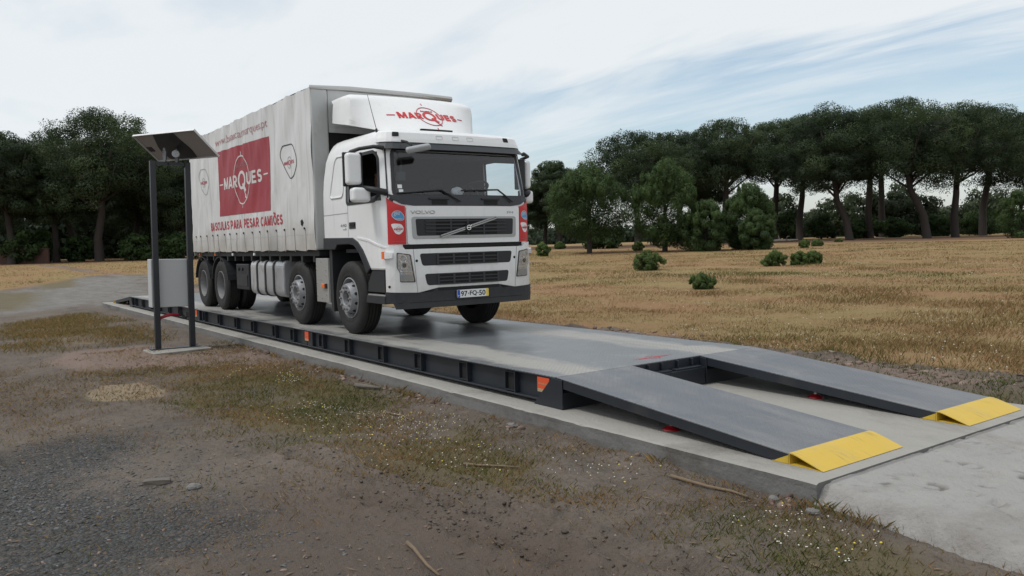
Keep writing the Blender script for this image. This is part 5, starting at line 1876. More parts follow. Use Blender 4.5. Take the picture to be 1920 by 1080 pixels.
us = [BU0 + (BU1 - BU0) * i / 190 for i in range(191)]
zs = lin(BZ0, BZ1, 60)
WRG = np.array([[wr(u, z) for u in us] for z in zs])
CUTS = (us, zs)


def CF(u, z, off=0.0):
    """curtain surface, read from its own grid so that prints follow every fold"""
    x = min(max((u - BU0) / (BU1 - BU0) * 190, 0), 189.9999)
    y = min(max((z - BZ0) / (BZ1 - BZ0) * 59, 0), 58.9999)
    i, j = int(x), int(y)
    fx, fy = x - i, y - j
    q = (WRG[j, i] * (1 - fx) + WRG[j, i + 1] * fx) * (1 - fy) + (WRG[j + 1, i] * (1 - fx) + WRG[j + 1, i + 1] * fx) * fy
    return Vector((u, -BV - q - off, z))


def printed(name, bm, m, off, par, depth=0):
    return part(name, wrap(bm, CF, off, depth, None, CUTS), m, par, smooth=True)


bm = bmesh.new()


def cur(u, z):
    p = CF(u, z)
    if z == BZ1:
        p.z -= 0.018 * abs(math.sin(math.pi * u / 0.46 + 0.6)) - 0.0
    if z == BZ0:
        p.z += 0.012 * math.sin(u * 9) * math.sin(u * 3.1)
    if u == BU0:
        p.x += 0.03 * math.sin(z * 11) * math.sin(z * 4 + 1)
    return p


grid(bm, cur, us, zs)
CU = part('side_curtain', bm, MAT['tarp'], smooth=True)
RP = printed('red_field', flat2d([[(-6.30, 1.985), (-3.07, 1.965), (-3.03, 3.26), (-6.20, 3.31)]]), MAT['tarp_red'], 0.0045, CU)
word, lines, (a, b, r, w) = logo2d(-4.68, 2.625, 1.17, 0.235)
printed('curtain_lettering', join2d(*word, flat2d(lines), ring2d(a, b, r, r, w * 1.1)), MAT['letter_white'], 0.008, CU)
printed('curtain_lettering', text2d('BALANÇAS', -4.98, -4.36, 2.855, 2.955, 0.0), MAT['letter_pale'], 0.008, CU)
LINE = 'BASCULAS PARA PESAR CAMIÕES'
adv = [GLYPH[ch][0] + 0.16 for ch in LINE]
pos = 0.0
k = (7.08 - 2.48) / (sum(adv) - 0.16)
i0 = 0
for word in LINE.split(' '):
    x0 = -7.08 + k * sum(adv[:i0])
    x1 = -7.08 + k * (sum(adv[:i0 + len(word)]) - 0.16)
    printed('curtain_lettering', block2d(word, x0, x1, 1.70, 1.875, 0.2, 0.16), MAT['letter_red'], 0.005, CU)
    i0 += len(word) + 1
printed('curtain_lettering', text2d('www.balancasmarques.pt', -6.28, -3.05, 3.385, 3.575, 0.0), MAT['letter_faded'], 0.005, CU)
for (x, z, sx, sz) in ((-2.07, 2.72, 1.0, 1.0), (-7.45, 2.78, 1.02, 1.0)):
    P = [(-0.27, 0.29), (0.20, 0.28), (0.36, 0.10), (0.40, -0.06), (0.24, -0.26), (0.08, -0.29), (-0.12, -0.16), (-0.40, 0.10), (-0.40, 0.18)]
    P = round_poly([(x + p * sx, z + q * sz) for p, q in P], 0.09)
    printed('shield_outline', outline2d(P, 0.018), MAT['letter_grey'] if x < -5 else MAT['letter_black'], 0.005, CU)
    word, lines, (a, b, r, w) = logo2d(x + 0.02, z - 0.01, 0.25, 0.055)
    printed('shield_lettering', join2d(*word), MAT['letter_red'], 0.005, CU)
    printed('shield_ring', join2d(flat2d(lines[:1]), ring2d(a, b, r, r, 0.012)), MAT['letter_grey'], 0.005, CU)
for k in range(16):
    u = BU0 + 0.25 + k * 0.46
    if u > BU1 - 0.15:
        break
    st = patch('strap', [(u - 0.010, BZ0 - 0.02), (u + 0.010, BZ0 - 0.02), (u + 0.010, 1.62), (u - 0.010, 1.62)], MAT['tarp'], f=CF, off=0.008, depth=0.004, step=0.05, par=CU)
    patch('buckle', rrect(u - 0.018, u + 0.018, 1.585, 1.62, 0.006), MAT['grille'], f=CF, off=0.020, depth=0.012, step=None, par=CU)
printed('hem_seam', flat2d([[(BU0 + 0.05, z), (BU1 - 0.05, z), (BU1 - 0.05, z + 0.006), (BU0 + 0.05, z + 0.006)] for z in (1.50,)]), MAT['wall_pale'], 0.004, CU)
# tear near the front lower corner
tr = [(-1.62, 1.73), (-1.55, 1.75), (-1.50, 1.70), (-1.56, 1.64), (-1.61, 1.66)]
patch('tear', tr, MAT['void'], f=CF, off=0.006, depth=0.003, step=None, par=CU)
# roof, far side, rear doors, front wall
bm = bmesh.new()
grid(bm, lambda u, v: (u, v, 3.775 + 0.02 * math.cos(v * 1.2) + 0.008 * math.sin(u * 2.5)), lin(BU0, BU1, 30), lin(-BV, BV, 12))
rf = part('roof_tarpaulin', bm, MAT['tarp'], smooth=True)
bm = bmesh.new()
tube(bm, [(BU1 - 0.01, -BV + 0.01, 3.775), (BU1, -0.6, 3.80), (BU1, 0, 3.80), (BU1, 0.7, 3.795), (BU1, BV - 0.01, 3.775)], [0.035, 0.04, 0.04, 0.042, 0.05], 8)
part('roof_roll', bm, MAT['alu'], rf)
bm = bmesh.new()
grid(bm, lambda u, z: (u, BV + 0.01 * math.sin(u * 15), z), lin(BU0, BU1, 60), lin(BZ0, BZ1, 8))
part('far_curtain', bm, MAT['tarp'], smooth=True)
bm = bmesh.new()
for v in (-1.26, 0.005):
    box(bm, BU0 - 0.03, BU0 + 0.01, v, v + 1.255, BZ0 - 0.08, BZ1 - 0.03)
part('rear_door', bm, MAT['alu'])
bm = bmesh.new()
box(bm, BU1 - 0.05, BU1 - 0.012, -1.23, 1.23, BZ0, 3.10)
part('front_wall', bm, MAT['void'])
bm = bmesh.new()
box(bm, BU1 - 0.05, BU1 - 0.006, -0.98, 0.98, 3.18, 3.755)
part('front_header', bm, MAT['wall_pale'])
bm = bmesh.new()
box(bm, BU1 - 0.04, BU1 + 0.02, -0.98, 0.98, 3.09, 3.175)
part('front_rail', bm, MAT['wall_pale'])
for v0, v1 in ((-1.272, -0.985), (0.985, 1.272)):
    bm = bmesh.new()
    box(bm, BU1 - 0.06, BU1 + 0.012, v0, v1, BZ0, 3.76)
    part('corner_post', bm, MAT['wall_pale'], bevel=0.035, seg=3)

# chassis
bm = bmesh.new()
for v in (-0.43, 0.35):
    box(bm, -8.55, 1.0, v, v + 0.08, 0.78, 1.05)
for u in (-8.3, -7.4, -5.9, -4.3, -3.0, -1.4, 0.4):
    box(bm, u - 0.05, u + 0.05, -0.349, 0.349, 0.82, 1.02)
box(bm, BU0 + 0.02, BU1 - 0.05, -1.20, 1.20, 1.155, BZ0 - 0.004)
for k in range(14):
    u = BU0 + 0.3 + k * 0.54
    box(bm, u - 0.04, u + 0.04, -1.20, 1.20, 1.06, 1.154)
box(bm, -0.5, 0.9, -0.34, 0.34, 0.55, 1.15)
part('chassis', bm, MAT['black'])
for u in (-8.2, -6.9, -5.6, -4.2):
    bm = bmesh.new()
    box(bm, u - 0.035, u + 0.035, -1.262, -1.235, 1.165, 1.215)
    part('side_marker', bm, MAT['plate_white'] if u > -6 else MAT['orange_lamp'], bevel=0.006)
# fuel tank with straps
bm = bmesh.new()
prism(bm, round_poly([(-1.20, 0.42), (-0.60, 0.42), (-0.60, 1.08), (-1.20, 1.08)], 0.14, 6), 'x', -4.66, -2.82)
FT = part('fuel_tank', bm, MAT['tank'], bevel=0.04, seg=3)
for u in (-4.22, -3.74, -3.27):
    bm = bmesh.new()
    prism(bm, round_poly([(-1.216, 0.404), (-0.59, 0.404), (-0.59, 1.096), (-1.216, 1.096)], 0.15, 6), 'x', u - 0.035, u + 0.035)
    part('tank_strap', bm, MAT['black'], FT)
bm = bmesh.new()
box(bm, -5.62, -4.80, -1.19, -0.62, 0.49, 1.0)
BB = part('battery_box', bm, MAT['grille'], bevel=0.02)
bm = bmesh.new()
for u in (-5.42, -5.18):
    tube(bm, [(u, -1.19, 0.90), (u, -1.215, 0.90)], 0.035, 12)
box(bm, -5.55, -4.87, -1.203, -1.188, 0.56, 0.78)
part('box_cover', bm, MAT['black'], BB, bevel=0.004)
bm = bmesh.new()
prism(bm, round_poly([(0.60, 0.45), (1.2, 0.45), (1.2, 1.05), (0.60, 1.05)], 0.1, 5), 'x', -5.4, -3.0)
part('air_tank', bm, MAT['black'])
# riveted panel ahead of the second axle
bm = bmesh.new()
box(bm, -1.235, -0.74, -1.20, -1.185, 0.43, 1.12)
box(bm, -0.75, -0.735, -1.185, -0.75, 0.43, 1.12)
AP = part('aluminium_panel', bm, MAT['alu'], bevel=0.006)
bm = bmesh.new()
for u, z in ((-1.0, 1.06), (-1.0, 0.49), (-1.19, 0.93), (-0.82, 0.93), (-1.19, 0.72), (-1.19, 0.52), (-0.82, 0.85), (-0.82, 0.55), (-1.0, 0.78)):
    tube(bm, [(u, -1.199, z), (u, -1.207, z)], 0.011, 8)
part('rivet', bm, MAT['chrome'], AP)
bm = bmesh.new()
box(bm, -0.96, -0.84, -1.235, -1.2005, 0.655, 0.72)
part('marker_lens', bm, MAT['orange_lamp'], AP, bevel=0.006)
bm = bmesh.new()
box(bm, -0.838, -0.80, -1.225, -1.2005, 0.65, 0.725)
part('marker_base', bm, MAT['black'], AP)
bm = bmesh.new()
box(bm, -0.70, -0.60, -1.18, -0.7, 0.30, 1.30)
part('mud_flap', bm, MAT['black'])
bm = bmesh.new()
box(bm, -0.70, -0.60, 0.7, 1.18, 0.30, 1.30)
part('mud_flap', bm, MAT['black'])
# mudguards over the rear wheels
for uc in (-6.78, -8.2):
    for va, vb in ((-1.215, -0.60), (0.60, 1.215)):
        bm = bmesh.new()
        o_ = [(uc + 0.64 * math.cos(t), 0.55 + 0.60 * math.sin(t)) for t in lin(R(10), R(170), 16)]
        i_ = [(uc + 0.615 * math.cos(t), 0.55 + 0.575 * math.sin(t)) for t in lin(R(10), R(170), 16)]
        prism(bm, o_ + i_[::-1], 'y', va, vb)
        part('rear_mudguard', bm, MAT['black'])


# wheels
def tyre_bm(y0, sg, wd, RO=0.54):
    w = wd
    prof = [(0.295, 0.030), (0.325, 0.008), (0.345, 0.002), (0.36, 0.006), (0.375, 0.001), (0.45, -0.003), (0.490, 0.008), (0.522, 0.030), (RO - 0.004, 0.048), (RO, 0.062)]
    for gq in (0.27, 0.42, 0.58, 0.73):
        yg = w * gq
        prof += [(RO, yg - 0.008), (RO - 0.014, yg - 0.006), (RO - 0.014, yg + 0.006), (RO, yg + 0.008)]
    prof += [(RO, w - 0.062), (RO - 0.004, w - 0.048), (0.522, w - 0.03), (0.49, w - 0.008), (0.45, w + 0.003), (0.345, w - 0.002), (0.295, w - 0.03)]
    bm = bmesh.new()
    lathe(bm, [(r, y0 + sg * y) for r, y in prof], 72)
    return bm


def front_wheel(u, sg):
    v0 = 1.19 if sg < 0 else -1.19          # outer face; sg points inwards
    root = empty('wheel', (u, 0, 0.535), 0, TR)
    obj('tyre', tyre_bm(v0, sg, 0.31), MAT['rubber'], root, smooth=True).modifiers.new('e', 'EDGE_SPLIT').split_angle = R(40)
    bm = bmesh.new()
    lathe(bm, [(r, v0 + sg * y) for r, y in ((0.30, 0.03), (0.302, 0.012), (0.290, 0.008), (0.282, 0.035), (0.268, 0.10), (0.258, 0.12), (0.245, 0.095), (0.240, 0.075), (0.212, -0.035), (0.202, -0.052), (0.118, -0.052), (0.110, -0.045), (0.104, 0.01), (0.095, 0.03), (0.0, 0.03))], 56)
    rim = obj('rim', bm, MAT['rim'], root, smooth=True)
    rim.modifiers.new('e', 'EDGE_SPLIT').split_angle = R(35)
    bm = bmesh.new()
    for k in range(10):
        t = 2 * math.pi * k / 10
        c = Vector((0.165 * math.cos(t), v0 + sg * -0.052, 0.165 * math.sin(t)))
        tube(bm, [c, c + Vector((0, -sg * 0.030, 0))], [0.019, 0.016], 8)
    obj('wheel_nut', bm, MAT['dull_rim'], rim)
    bm = bmesh.new()
    for k in range(10):
        t = 2 * math.pi * (k + 0.5) / 10
        pr = Vector((math.cos(t), 0, math.sin(t)))
        a = pr * 0.2255 + Vector((0, v0 + sg * 0.018, 0))
        tube(bm, [a - (pr * 0.92 + Vector((0, -sg * 0.39, 0))) * 0.0, a + (pr * 0.92 + Vector((0, -sg * 0.39, 0))) * 0.004], 0.024, 12)
    obj('hand_hole', bm, MAT['void'], rim)
    bm = bmesh.new()
    tube(bm, [(0, v0 + sg * 0.029, 0), (0, v0 + sg * 0.010, 0)], [0.095, 0.08], 16)
    obj('hub_cap', bm, MAT['void'], rim)
    return root


def rear_wheel(u, sg):
    v0 = 1.20 if sg < 0 else -1.20
    root = empty('wheel', (u, 0, 0.535), 0, TR)
    for y in (0.0, 0.335):
        obj('tyre', tyre_bm(v0 + sg * y, sg, 0.30), MAT['rubber'], root, smooth=True).modifiers.new('e', 'EDGE_SPLIT').split_angle = R(40)
    bm = bmesh.new()
    lathe(bm, [(r, v0 + sg * y) for r, y in ((0.298, 0.03), (0.304, 0.010), (0.292, 0.006), (0.284, 0.03), (0.272, 0.10), (0.262, 0.17), (0.235, 0.185), (0.14, 0.175), (0.12, 0.12), (0.10, 0.11), (0.0, 0.108))], 56)
    rim = obj('rim', bm, MAT['dull_rim'], root, smooth=True)
    rim.modifiers.new('e', 'EDGE_SPLIT').split_angle = R(35)
    bm = bmesh.new()
    for k in range(10):
        t = 2 * math.pi * k / 10
        c = Vector((0.19 * math.cos(t), v0 + sg * 0.178, 0.19 * math.sin(t)))
        tube(bm, [c, c + Vector((0, -sg * 0.03, 0))], 0.016, 8)
    obj('wheel_nut', bm, MAT['dull_rim'], rim)
    return root


for u in (0.0, -2.10):
    front_wheel(u, 1)
    front_wheel(u, -1)
for u in (-6.78, -8.20):
    rear_wheel(u, 1)
    rear_wheel(u, -1)
bm = bmesh.new()
for u in (0.0, -2.10, -6.78, -8.20):
    tube(bm, [(u, -0.95, 0.535), (u, -0.3, 0.50), (u, 0, 0.50), (u, 0.3, 0.50), (u, 0.95, 0.535)], [0.07, 0.08, 0.14, 0.08, 0.07], 10)
part('axle', bm, MAT['black'])

# ------------------------------------------------------------------ occupant and the paper on the dash
def to_world(u, v, z):
    return TR.matrix_basis @ Vector((u, v, z))


def skin_mesh(name, nodes, edges, m, parent=None, sub=1):
    me = bpy.data.meshes.new(name)
    me.from_pydata([n[0] for n in nodes], edges, [])
    o = link(name, me, m, parent)
    mod = o.modifiers.new('skin', 'SKIN')
    mod.use_smooth_shade = True
    for i, n in enumerate(nodes):
        sv = me.skin_vertices[0].data[i]
        rr = n[1]
        sv.radius = (rr, rr) if isinstance(rr, (int, float)) else rr
        sv.use_root = (i == 0)
    o.modifiers.new('sub', 'SUBSURF').levels = sub
    o.modifiers['sub'].render_levels = sub
    return o


def make_person():
    # local: x forward, y left, z up, hip at the origin
    N = [((0, 0, 0), 0.13), ((0.0, 0, 0.2), 0.13), ((-0.02, 0, 0.40), 0.14), ((-0.01, 0, 0.50), 0.065), ((0.01, 0, 0.56), 0.055), ((0.03, 0, 0.64), 0.078), ((0.03, 0, 0.73), 0.083), ((0.02, 0, 0.79), 0.055),
         ((0.105, 0, 0.665), 0.013), ((0.125, 0, 0.650), 0.012)]
    E = [(0, 1), (1, 2), (2, 3), (3, 4), (4, 5), (5, 6), (6, 7), (5, 8), (8, 9)]
    C = [((0, 0, 0), 0.15), ((0.0, 0, 0.2), 0.15), ((-0.02, 0, 0.38), 0.155), ((-0.015, 0, 0.47), 0.085)]
    CE = [(0, 1), (1, 2), (2, 3)]
    for s in (-1, 1):
        b = len(N)
        hand = Vector((0.42, s * 0.12, 0.10))
        N += [((-0.02, s * 0.19, 0.41), 0.06), ((0.06, s * 0.24, 0.17), 0.045), (tuple(hand - Vector((0.07, 0, -0.01))), 0.026), (tuple(hand), 0.03), (tuple(hand + Vector((0.05, 0, -0.01))), 0.026)]
        E += [(2, b), (b, b + 1), (b + 1, b + 2), (b + 2, b + 3), (b + 3, b + 4)]
        for k in range(4):
            f = len(N)
            off = (k - 1.5) * 0.018
            ln = (0.035, 0.042, 0.04, 0.03)[k]
            N += [(tuple(hand + Vector((0.06, off, -0.012))), 0.009), (tuple(hand + Vector((0.06 + ln, off, -0.03))), 0.008), (tuple(hand + Vector((0.06 + ln * 1.3, off, -0.06))), 0.007)]
            E += [(b + 4, f), (f, f + 1), (f + 1, f + 2)]
        f = len(N)
        N += [(tuple(hand + Vector((0.02, -s * 0.04, 0.0))), 0.011), (tuple(hand + Vector((0.055, -s * 0.055, -0.015))), 0.009)]
        E += [(b + 3, f), (f, f + 1)]
        N += [((0.05, s * 0.10, 0.0), 0.09), ((0.46, s * 0.13, 0.03), 0.07), ((0.52, s * 0.13, -0.36), 0.045), ((0.62, s * 0.13, -0.40), 0.035)]
        q = len(N) - 4
        E += [(0, q), (q, q + 1), (q + 1, q + 2), (q + 2, q + 3)]
        c = len(C)
        C += [((-0.02, s * 0.19, 0.41), 0.075), ((0.06, s * 0.24, 0.17), 0.058), (tuple(hand - Vector((0.09, 0, -0.012))), 0.042), ((0.05, s * 0.10, 0.0), 0.105), ((0.46, s * 0.13, 0.03), 0.085), ((0.52, s * 0.13, -0.34), 0.062)]
        CE += [(2, c), (c, c + 1), (c + 1, c + 2), (0, c + 3), (c + 3, c + 4), (c + 4, c + 5)]
    o = skin_mesh('person', N, E, MAT['skin'])
    o.location = to_world(-0.19, -0.56, 1.64)
    o.rotation_euler = (0, 0, -0.0173)
    tag(o, 'person in dark clothing sitting behind the open near side window of the cab', 'person')
    skin_mesh('clothing', C, CE, MAT['dark_cloth'], o)
    bm = bmesh.new()
    bmesh.ops.create_uvsphere(bm, u_segments=16, v_segments=10, radius=0.1)
    for v in bm.verts:
        v.co = Vector((v.co.x * 1.0 + 0.005, v.co.y * 0.92, v.co.z * 0.85 + 0.735))
        if v.co.x > 0.05 and v.co.z < 0.74:
            v.co.x = 0.03
    obj('hair', bm, MAT['hair'], o, smooth=True)
    for s in (-1, 1):
        bm = bmesh.new()
        bmesh.ops.create_uvsphere(bm, u_segments=8, v_segments=6, radius=0.011)
        for v in bm.verts:
            v.co += Vector((0.100, s * 0.032, 0.692))
        obj('eye', bm, MAT['letter_black'], o)


make_person()
bm = bmesh.new()
bmesh.ops.create_icosphere(bm, subdivisions=3, radius=0.1)
for v in bm.verts:
    p = v.co
    k = 1 + 0.55 * float(fbm(np.array([p.x * 10 + 3]), np.array([p.y * 10 + p.z * 9]), 1.0, 3, 4)[0])
    v.co = Vector((p.x * 0.55 * k, p.y * 0.9 * k, max(-0.045, p.z * 0.6 * k)))
o = obj('crumpled_paper', bm, MAT['paper'])
o.location = to_world(0.95, 0.14, 2.045)
tag(o, 'crumpled white paper lying on the dashboard behind the windscreen', 'paper')
# ------------------------------------------------------------------ trees and shrubs
def sprays(cl, per, size, asp, seed, up=0.0, flat=1.0, shell=0.5):
    """many small leaf or needle-tuft faces spread through ellipsoid clumps; cl rows: x,y,z,rx,ry,rz,tint"""
    r = np.random.default_rng(seed)
    cl = np.asarray(cl, float)
    K = np.repeat(np.arange(len(cl)), per)
    n = len(K)
    d = r.normal(size=(n, 3))
    d /= np.linalg.norm(d, axis=1)[:, None]
    rad = shell + (1 - shell) * r.random(n) ** 0.6
    rad *= 1 + 0.06 * r.normal(size=n)
    c = cl[K, :3] + d * rad[:, None] * cl[K, 3:6]
    nv = d * 1.2 + r.normal(size=(n, 3)) * 0.42          # faces lie roughly along the clump's skin
    nv /= np.linalg.norm(nv, axis=1)[:, None]
    a = r.normal(size=(n, 3)) + d * 0.25
    a[:, 2] += up
    a -= nv * np.sum(a * nv, 1)[:, None] * 0.85
    a /= np.linalg.norm(a, axis=1)[:, None]
    b = np.cross(a, nv)
    b /= np.linalg.norm(b, axis=1)[:, None] + 1e-9
    s = size * (0.6 + 0.8 * r.random(n))
    a *= s[:, None] * 0.5
    b *= (s * asp)[:, None] * 0.5
    V = np.stack([c - a, c + b - a * 0.2, c + a, c - b - a * 0.2], 1)
    ng = np.cross(V[:, 1] - V[:, 0], V[:, 2] - V[:, 0])
    flip = np.sum(ng * d, 1) < 0
    V[flip] = V[flip][:, ::-1]
    V = V.reshape(-1, 3)
    F = np.arange(n * 4).reshape(n, 4)
    sn = d + nv * 0.35 + np.array([0, 0, 0.15])
    sn /= np.linalg.norm(sn, axis=1)[:, None]
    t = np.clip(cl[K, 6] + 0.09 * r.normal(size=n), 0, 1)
    return V, F, np.repeat(t, 4), np.repeat(sn, 4, 0)


def crown_obj(parts_, m, parent):
    Vs, Fs, Ts, Ns, o = [], [], [], [], 0
    for V, F, t, nn in parts_:
        Ns.append(nn)
        Vs.append(V)
        Fs.append(F + o)
        Ts.append(t)
        o += len(V)
    return np_obj('crown', np.vstack(Vs), np.vstack(Fs), m, dict(tint=np.concatenate(Ts)), parent, normals=np.vstack(Ns))


def stone_pine(x, y, cxo, cyo, rx, zb, zt, label, seed, group='stone pines round the meadow', dens=1.0, lean=0.0):
    rx *= 1.13
    r = np.random.default_rng(seed)
    zg = gz(x, y)
    root = empty('stone_pine', (x, y, zg))
    tag(root, label, 'pine tree', group)
    zb -= zg
    zt -= zg
    H = zt - zb
    # umbrella crown: rounded puffs over a dome, smaller tufts between them, hanging lobes below
    puffs, tufts = [], []
    npf = 30
    for i in range(npf):
        q = math.sqrt((i + 0.5) / npf)
        ph = i * 2.39996 + 0.5 * r.random() + seed
        irr = 1 + 0.13 * math.sin(ph * 2 + seed) + 0.09 * math.sin(ph * 3 + seed * 2)
        px, py = math.cos(ph) * q * rx * 0.86 * irr, math.sin(ph) * q * rx * 0.86 * irr
        dome = math.sqrt(max(0.0, 1 - (q * 0.92) ** 2))
        pr = rx * (0.20 + 0.08 * r.random())
        z = zb + H * (0.08 + 0.90 * dome) - pr * 0.6 + 0.04 * H * max(-1.5, min(1.2, r.normal()))
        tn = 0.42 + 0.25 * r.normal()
        puffs.append((cxo + px, cyo + py, z, pr, pr, pr * 0.70, tn))
        for k in range(5):
            a1 = r.random() * 6.283
            w = pr * (0.28 + 0.2 * r.random())
            tufts.append((cxo + px + math.cos(a1) * pr * 0.8, cyo + py + math.sin(a1) * pr * 0.8, z + pr * 0.5 * (r.random() * 1.6 - 0.8), w, w, w * 0.8, tn + 0.12 * r.normal()))
        for kk in (0.30 + 0.2 * r.random(), 0.60 + 0.2 * r.random()):
            f_ = 0.75 + 0.32 * r.random()
            puffs.append((cxo + px * f_, cyo + py * f_, zb + (z - zb) * kk, pr * 0.85, pr * 0.85, pr * 0.55, 0.24 + 0.12 * r.normal()))  # lower puffs tinted darker, crown shade put into the leaf colour
    for k in range(5):
        ph = r.random() * 6.283
        for q in range(5):
            w = rx * (0.10 + 0.07 * r.random())
            rr_ = rx * (0.50 + 0.38 * r.random())
            p2 = ph + r.normal() * 0.25
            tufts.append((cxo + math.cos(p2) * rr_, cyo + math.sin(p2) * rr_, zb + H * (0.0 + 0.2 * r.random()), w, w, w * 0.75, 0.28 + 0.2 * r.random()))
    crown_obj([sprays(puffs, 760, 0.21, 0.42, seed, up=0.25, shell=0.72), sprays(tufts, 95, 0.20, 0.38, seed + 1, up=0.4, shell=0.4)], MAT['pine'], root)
    bm = bmesh.new()
    tr_ = 0.020 * zt + 0.09
    fork = Vector((cxo * 0.6, cyo * 0.6, zb * 0.72 + 0.2 * H * 0.5))
    bend = Vector((r.normal() * 0.15, r.normal() * 0.15, 0))
    tube(bm, [(lean * 0.9, -lean * 0.4, -0.5), (lean * 0.85, -lean * 0.38, 0.0), Vector((lean * 0.5, -lean * 0.2, fork.z * 0.5)) + bend, fork, Vector((cxo, cyo, zb + H * 0.55))], [tr_ * 1.5, tr_ * 1.2, tr_, tr_ * 0.85, tr_ * 0.35], 10)
    for i in range(11):
        ph = i * 2.4 + r.random()
        q = 0.45 + 0.45 * r.random()
        end = Vector((cxo + math.cos(ph) * q * rx, cyo + math.sin(ph) * q * rx, zb + H * (0.35 + 0.25 * r.random())))
        st = fork + Vector((0, 0, (r.random() * 0.5) * H * 0.5))
        mid = st.lerp(end, 0.5) + Vector((0, 0, -0.03 * rx + 0.1 * r.normal()))
        tube(bm, [st, mid, end], [tr_ * 0.34, tr_ * 0.22, tr_ * 0.08], 6)
        for k in range(2):
            e2 = end + Vector((r.normal() * 0.12 * rx, r.normal() * 0.12 * rx, 0.15 * H))
            tube(bm, [mid, mid.lerp(e2, 0.6) + Vector((0, 0, 0.04 * rx)), e2], [tr_ * 0.2, tr_ * 0.12, tr_ * 0.05], 5)
    obj('trunk', bm, MAT['bark'], root, smooth=True)
    return root


def young_pine(x, y, rx, zb, zt, label, seed, m='young_pine', name='young_pine', cat='pine tree', group='young pines along the meadow edge', per=360, size=0.22, shape=0.0, ncl=64):
    r = np.random.default_rng(seed)
    zg = gz(x, y)
    root = empty(name, (x, y, zg))
    tag(root, label, cat, group)
    zb -= zg
    zt -= zg
    H = zt - zb
    cl = []
    for i in range(ncl):
        h = (i + 0.5) / ncl
        prof = math.sin(math.pi * min(1, (h * 0.86 + 0.12))) ** 0.75 if shape < 0.5 else (1 - h) ** 0.75 + 0.12
        prof *= 0.9
        ph = i * 2.39996 + r.random() * 0.6
        q = prof * (0.45 + 0.55 * math.sqrt(r.random()))
        cr = rx * (0.20 + 0.10 * r.random())
        bulge = 1.08 + 0.20 * math.sin(ph * 2 + seed) + 0.15 * math.sin(ph * 3 + 2.1 * seed)
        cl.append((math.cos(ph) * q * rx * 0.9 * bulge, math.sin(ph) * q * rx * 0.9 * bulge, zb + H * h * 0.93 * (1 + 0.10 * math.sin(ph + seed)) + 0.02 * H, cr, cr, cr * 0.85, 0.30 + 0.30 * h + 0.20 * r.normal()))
    for i in range(ncl // 2):              # upright shoots
        ph = r.random() * 6.283
        q = math.sqrt(r.random())
        zt_s = zb + H * (0.35 + 0.62 * (1 - 0.6 * q * q) * (0.75 + 0.35 * r.random()))
        cw = rx * (0.05 + 0.05 * r.random())
        cl.append((math.cos(ph) * q * rx * 0.95, math.sin(ph) * q * rx * 0.95, zt_s, cw, cw, cw * 2.6, 0.55 + 0.2 * r.normal()))
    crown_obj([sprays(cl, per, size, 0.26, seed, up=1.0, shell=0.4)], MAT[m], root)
    bm = bmesh.new()
    t0 = 0.022 * zt + 0.06
    tube(bm, [(0, 0, -0.3), (0, 0, 0), (0.05, 0.03, zb + H * 0.3), (0, 0, zb + H * 0.8)], [t0 * 1.3, t0 * 1.1, t0 * 0.8, t0 * 0.2], 9)
    for i in range(9):
        ph = i * 2.4
        h = 0.12 + 0.07 * i
        z = zb + H * h
        tube(bm, [(0, 0, z - 0.1 * H), (math.cos(ph) * rx * 0.35, math.sin(ph) * rx * 0.35, z), (math.cos(ph) * rx * 0.7, math.sin(ph) * rx * 0.7, z + 0.05 * H)], [t0 * 0.4, t0 * 0.25, t0 * 0.08], 5)
    obj('trunk', bm, MAT['bark'], root, smooth=True)
    return root


def broad_tree(x, y, rx, zb, zt, label, seed, name='broad_tree', cat='tree', group='grey green trees behind the pines', m='oak', per=120, size=0.5, ncl=36):
    r = np.random.default_rng(seed)
    zg = gz(x, y)
    root = empty(name, (x, y, zg))
    tag(root, label, cat, group)
    zb -= zg
    zt -= zg
    H = zt - zb
    cl = []
    for i in range(ncl):
        d = r.normal(size=3)
        d /= np.linalg.norm(d)
        q = 0.45 + 0.4 * r.random()
        cr = rx * (0.27 + 0.16 * r.random())
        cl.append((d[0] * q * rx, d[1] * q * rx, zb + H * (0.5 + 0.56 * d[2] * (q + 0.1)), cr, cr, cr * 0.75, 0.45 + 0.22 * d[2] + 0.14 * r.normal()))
    crown_obj([sprays(cl, per, size, 0.6, seed, shell=0.35)], MAT[m], root)
    bm = bmesh.new()
    t0 = 0.02 * zt + 0.07
    tube(bm, [(0, 0, -0.3), (0.1, 0, 0.2 * zt), (0, 0.1, 0.5 * zt), (0, 0, 0.75 * zt)], [t0 * 1.2, t0, t0 * 0.7, t0 * 0.2], 8)
    for i in range(7):
        ph = i * 2.4 + r.random()
        tube(bm, [(0.05, 0.05, 0.3 * zt), (math.cos(ph) * rx * 0.3, math.sin(ph) * rx * 0.3, 0.52 * zt), (math.cos(ph) * rx * 0.65, math.sin(ph) * rx * 0.65, zb + H * 0.6)], [t0 * 0.5, t0 * 0.3, t0 * 0.1], 5)
    obj('trunk', bm, MAT['bark'], root, smooth=True)
    return root


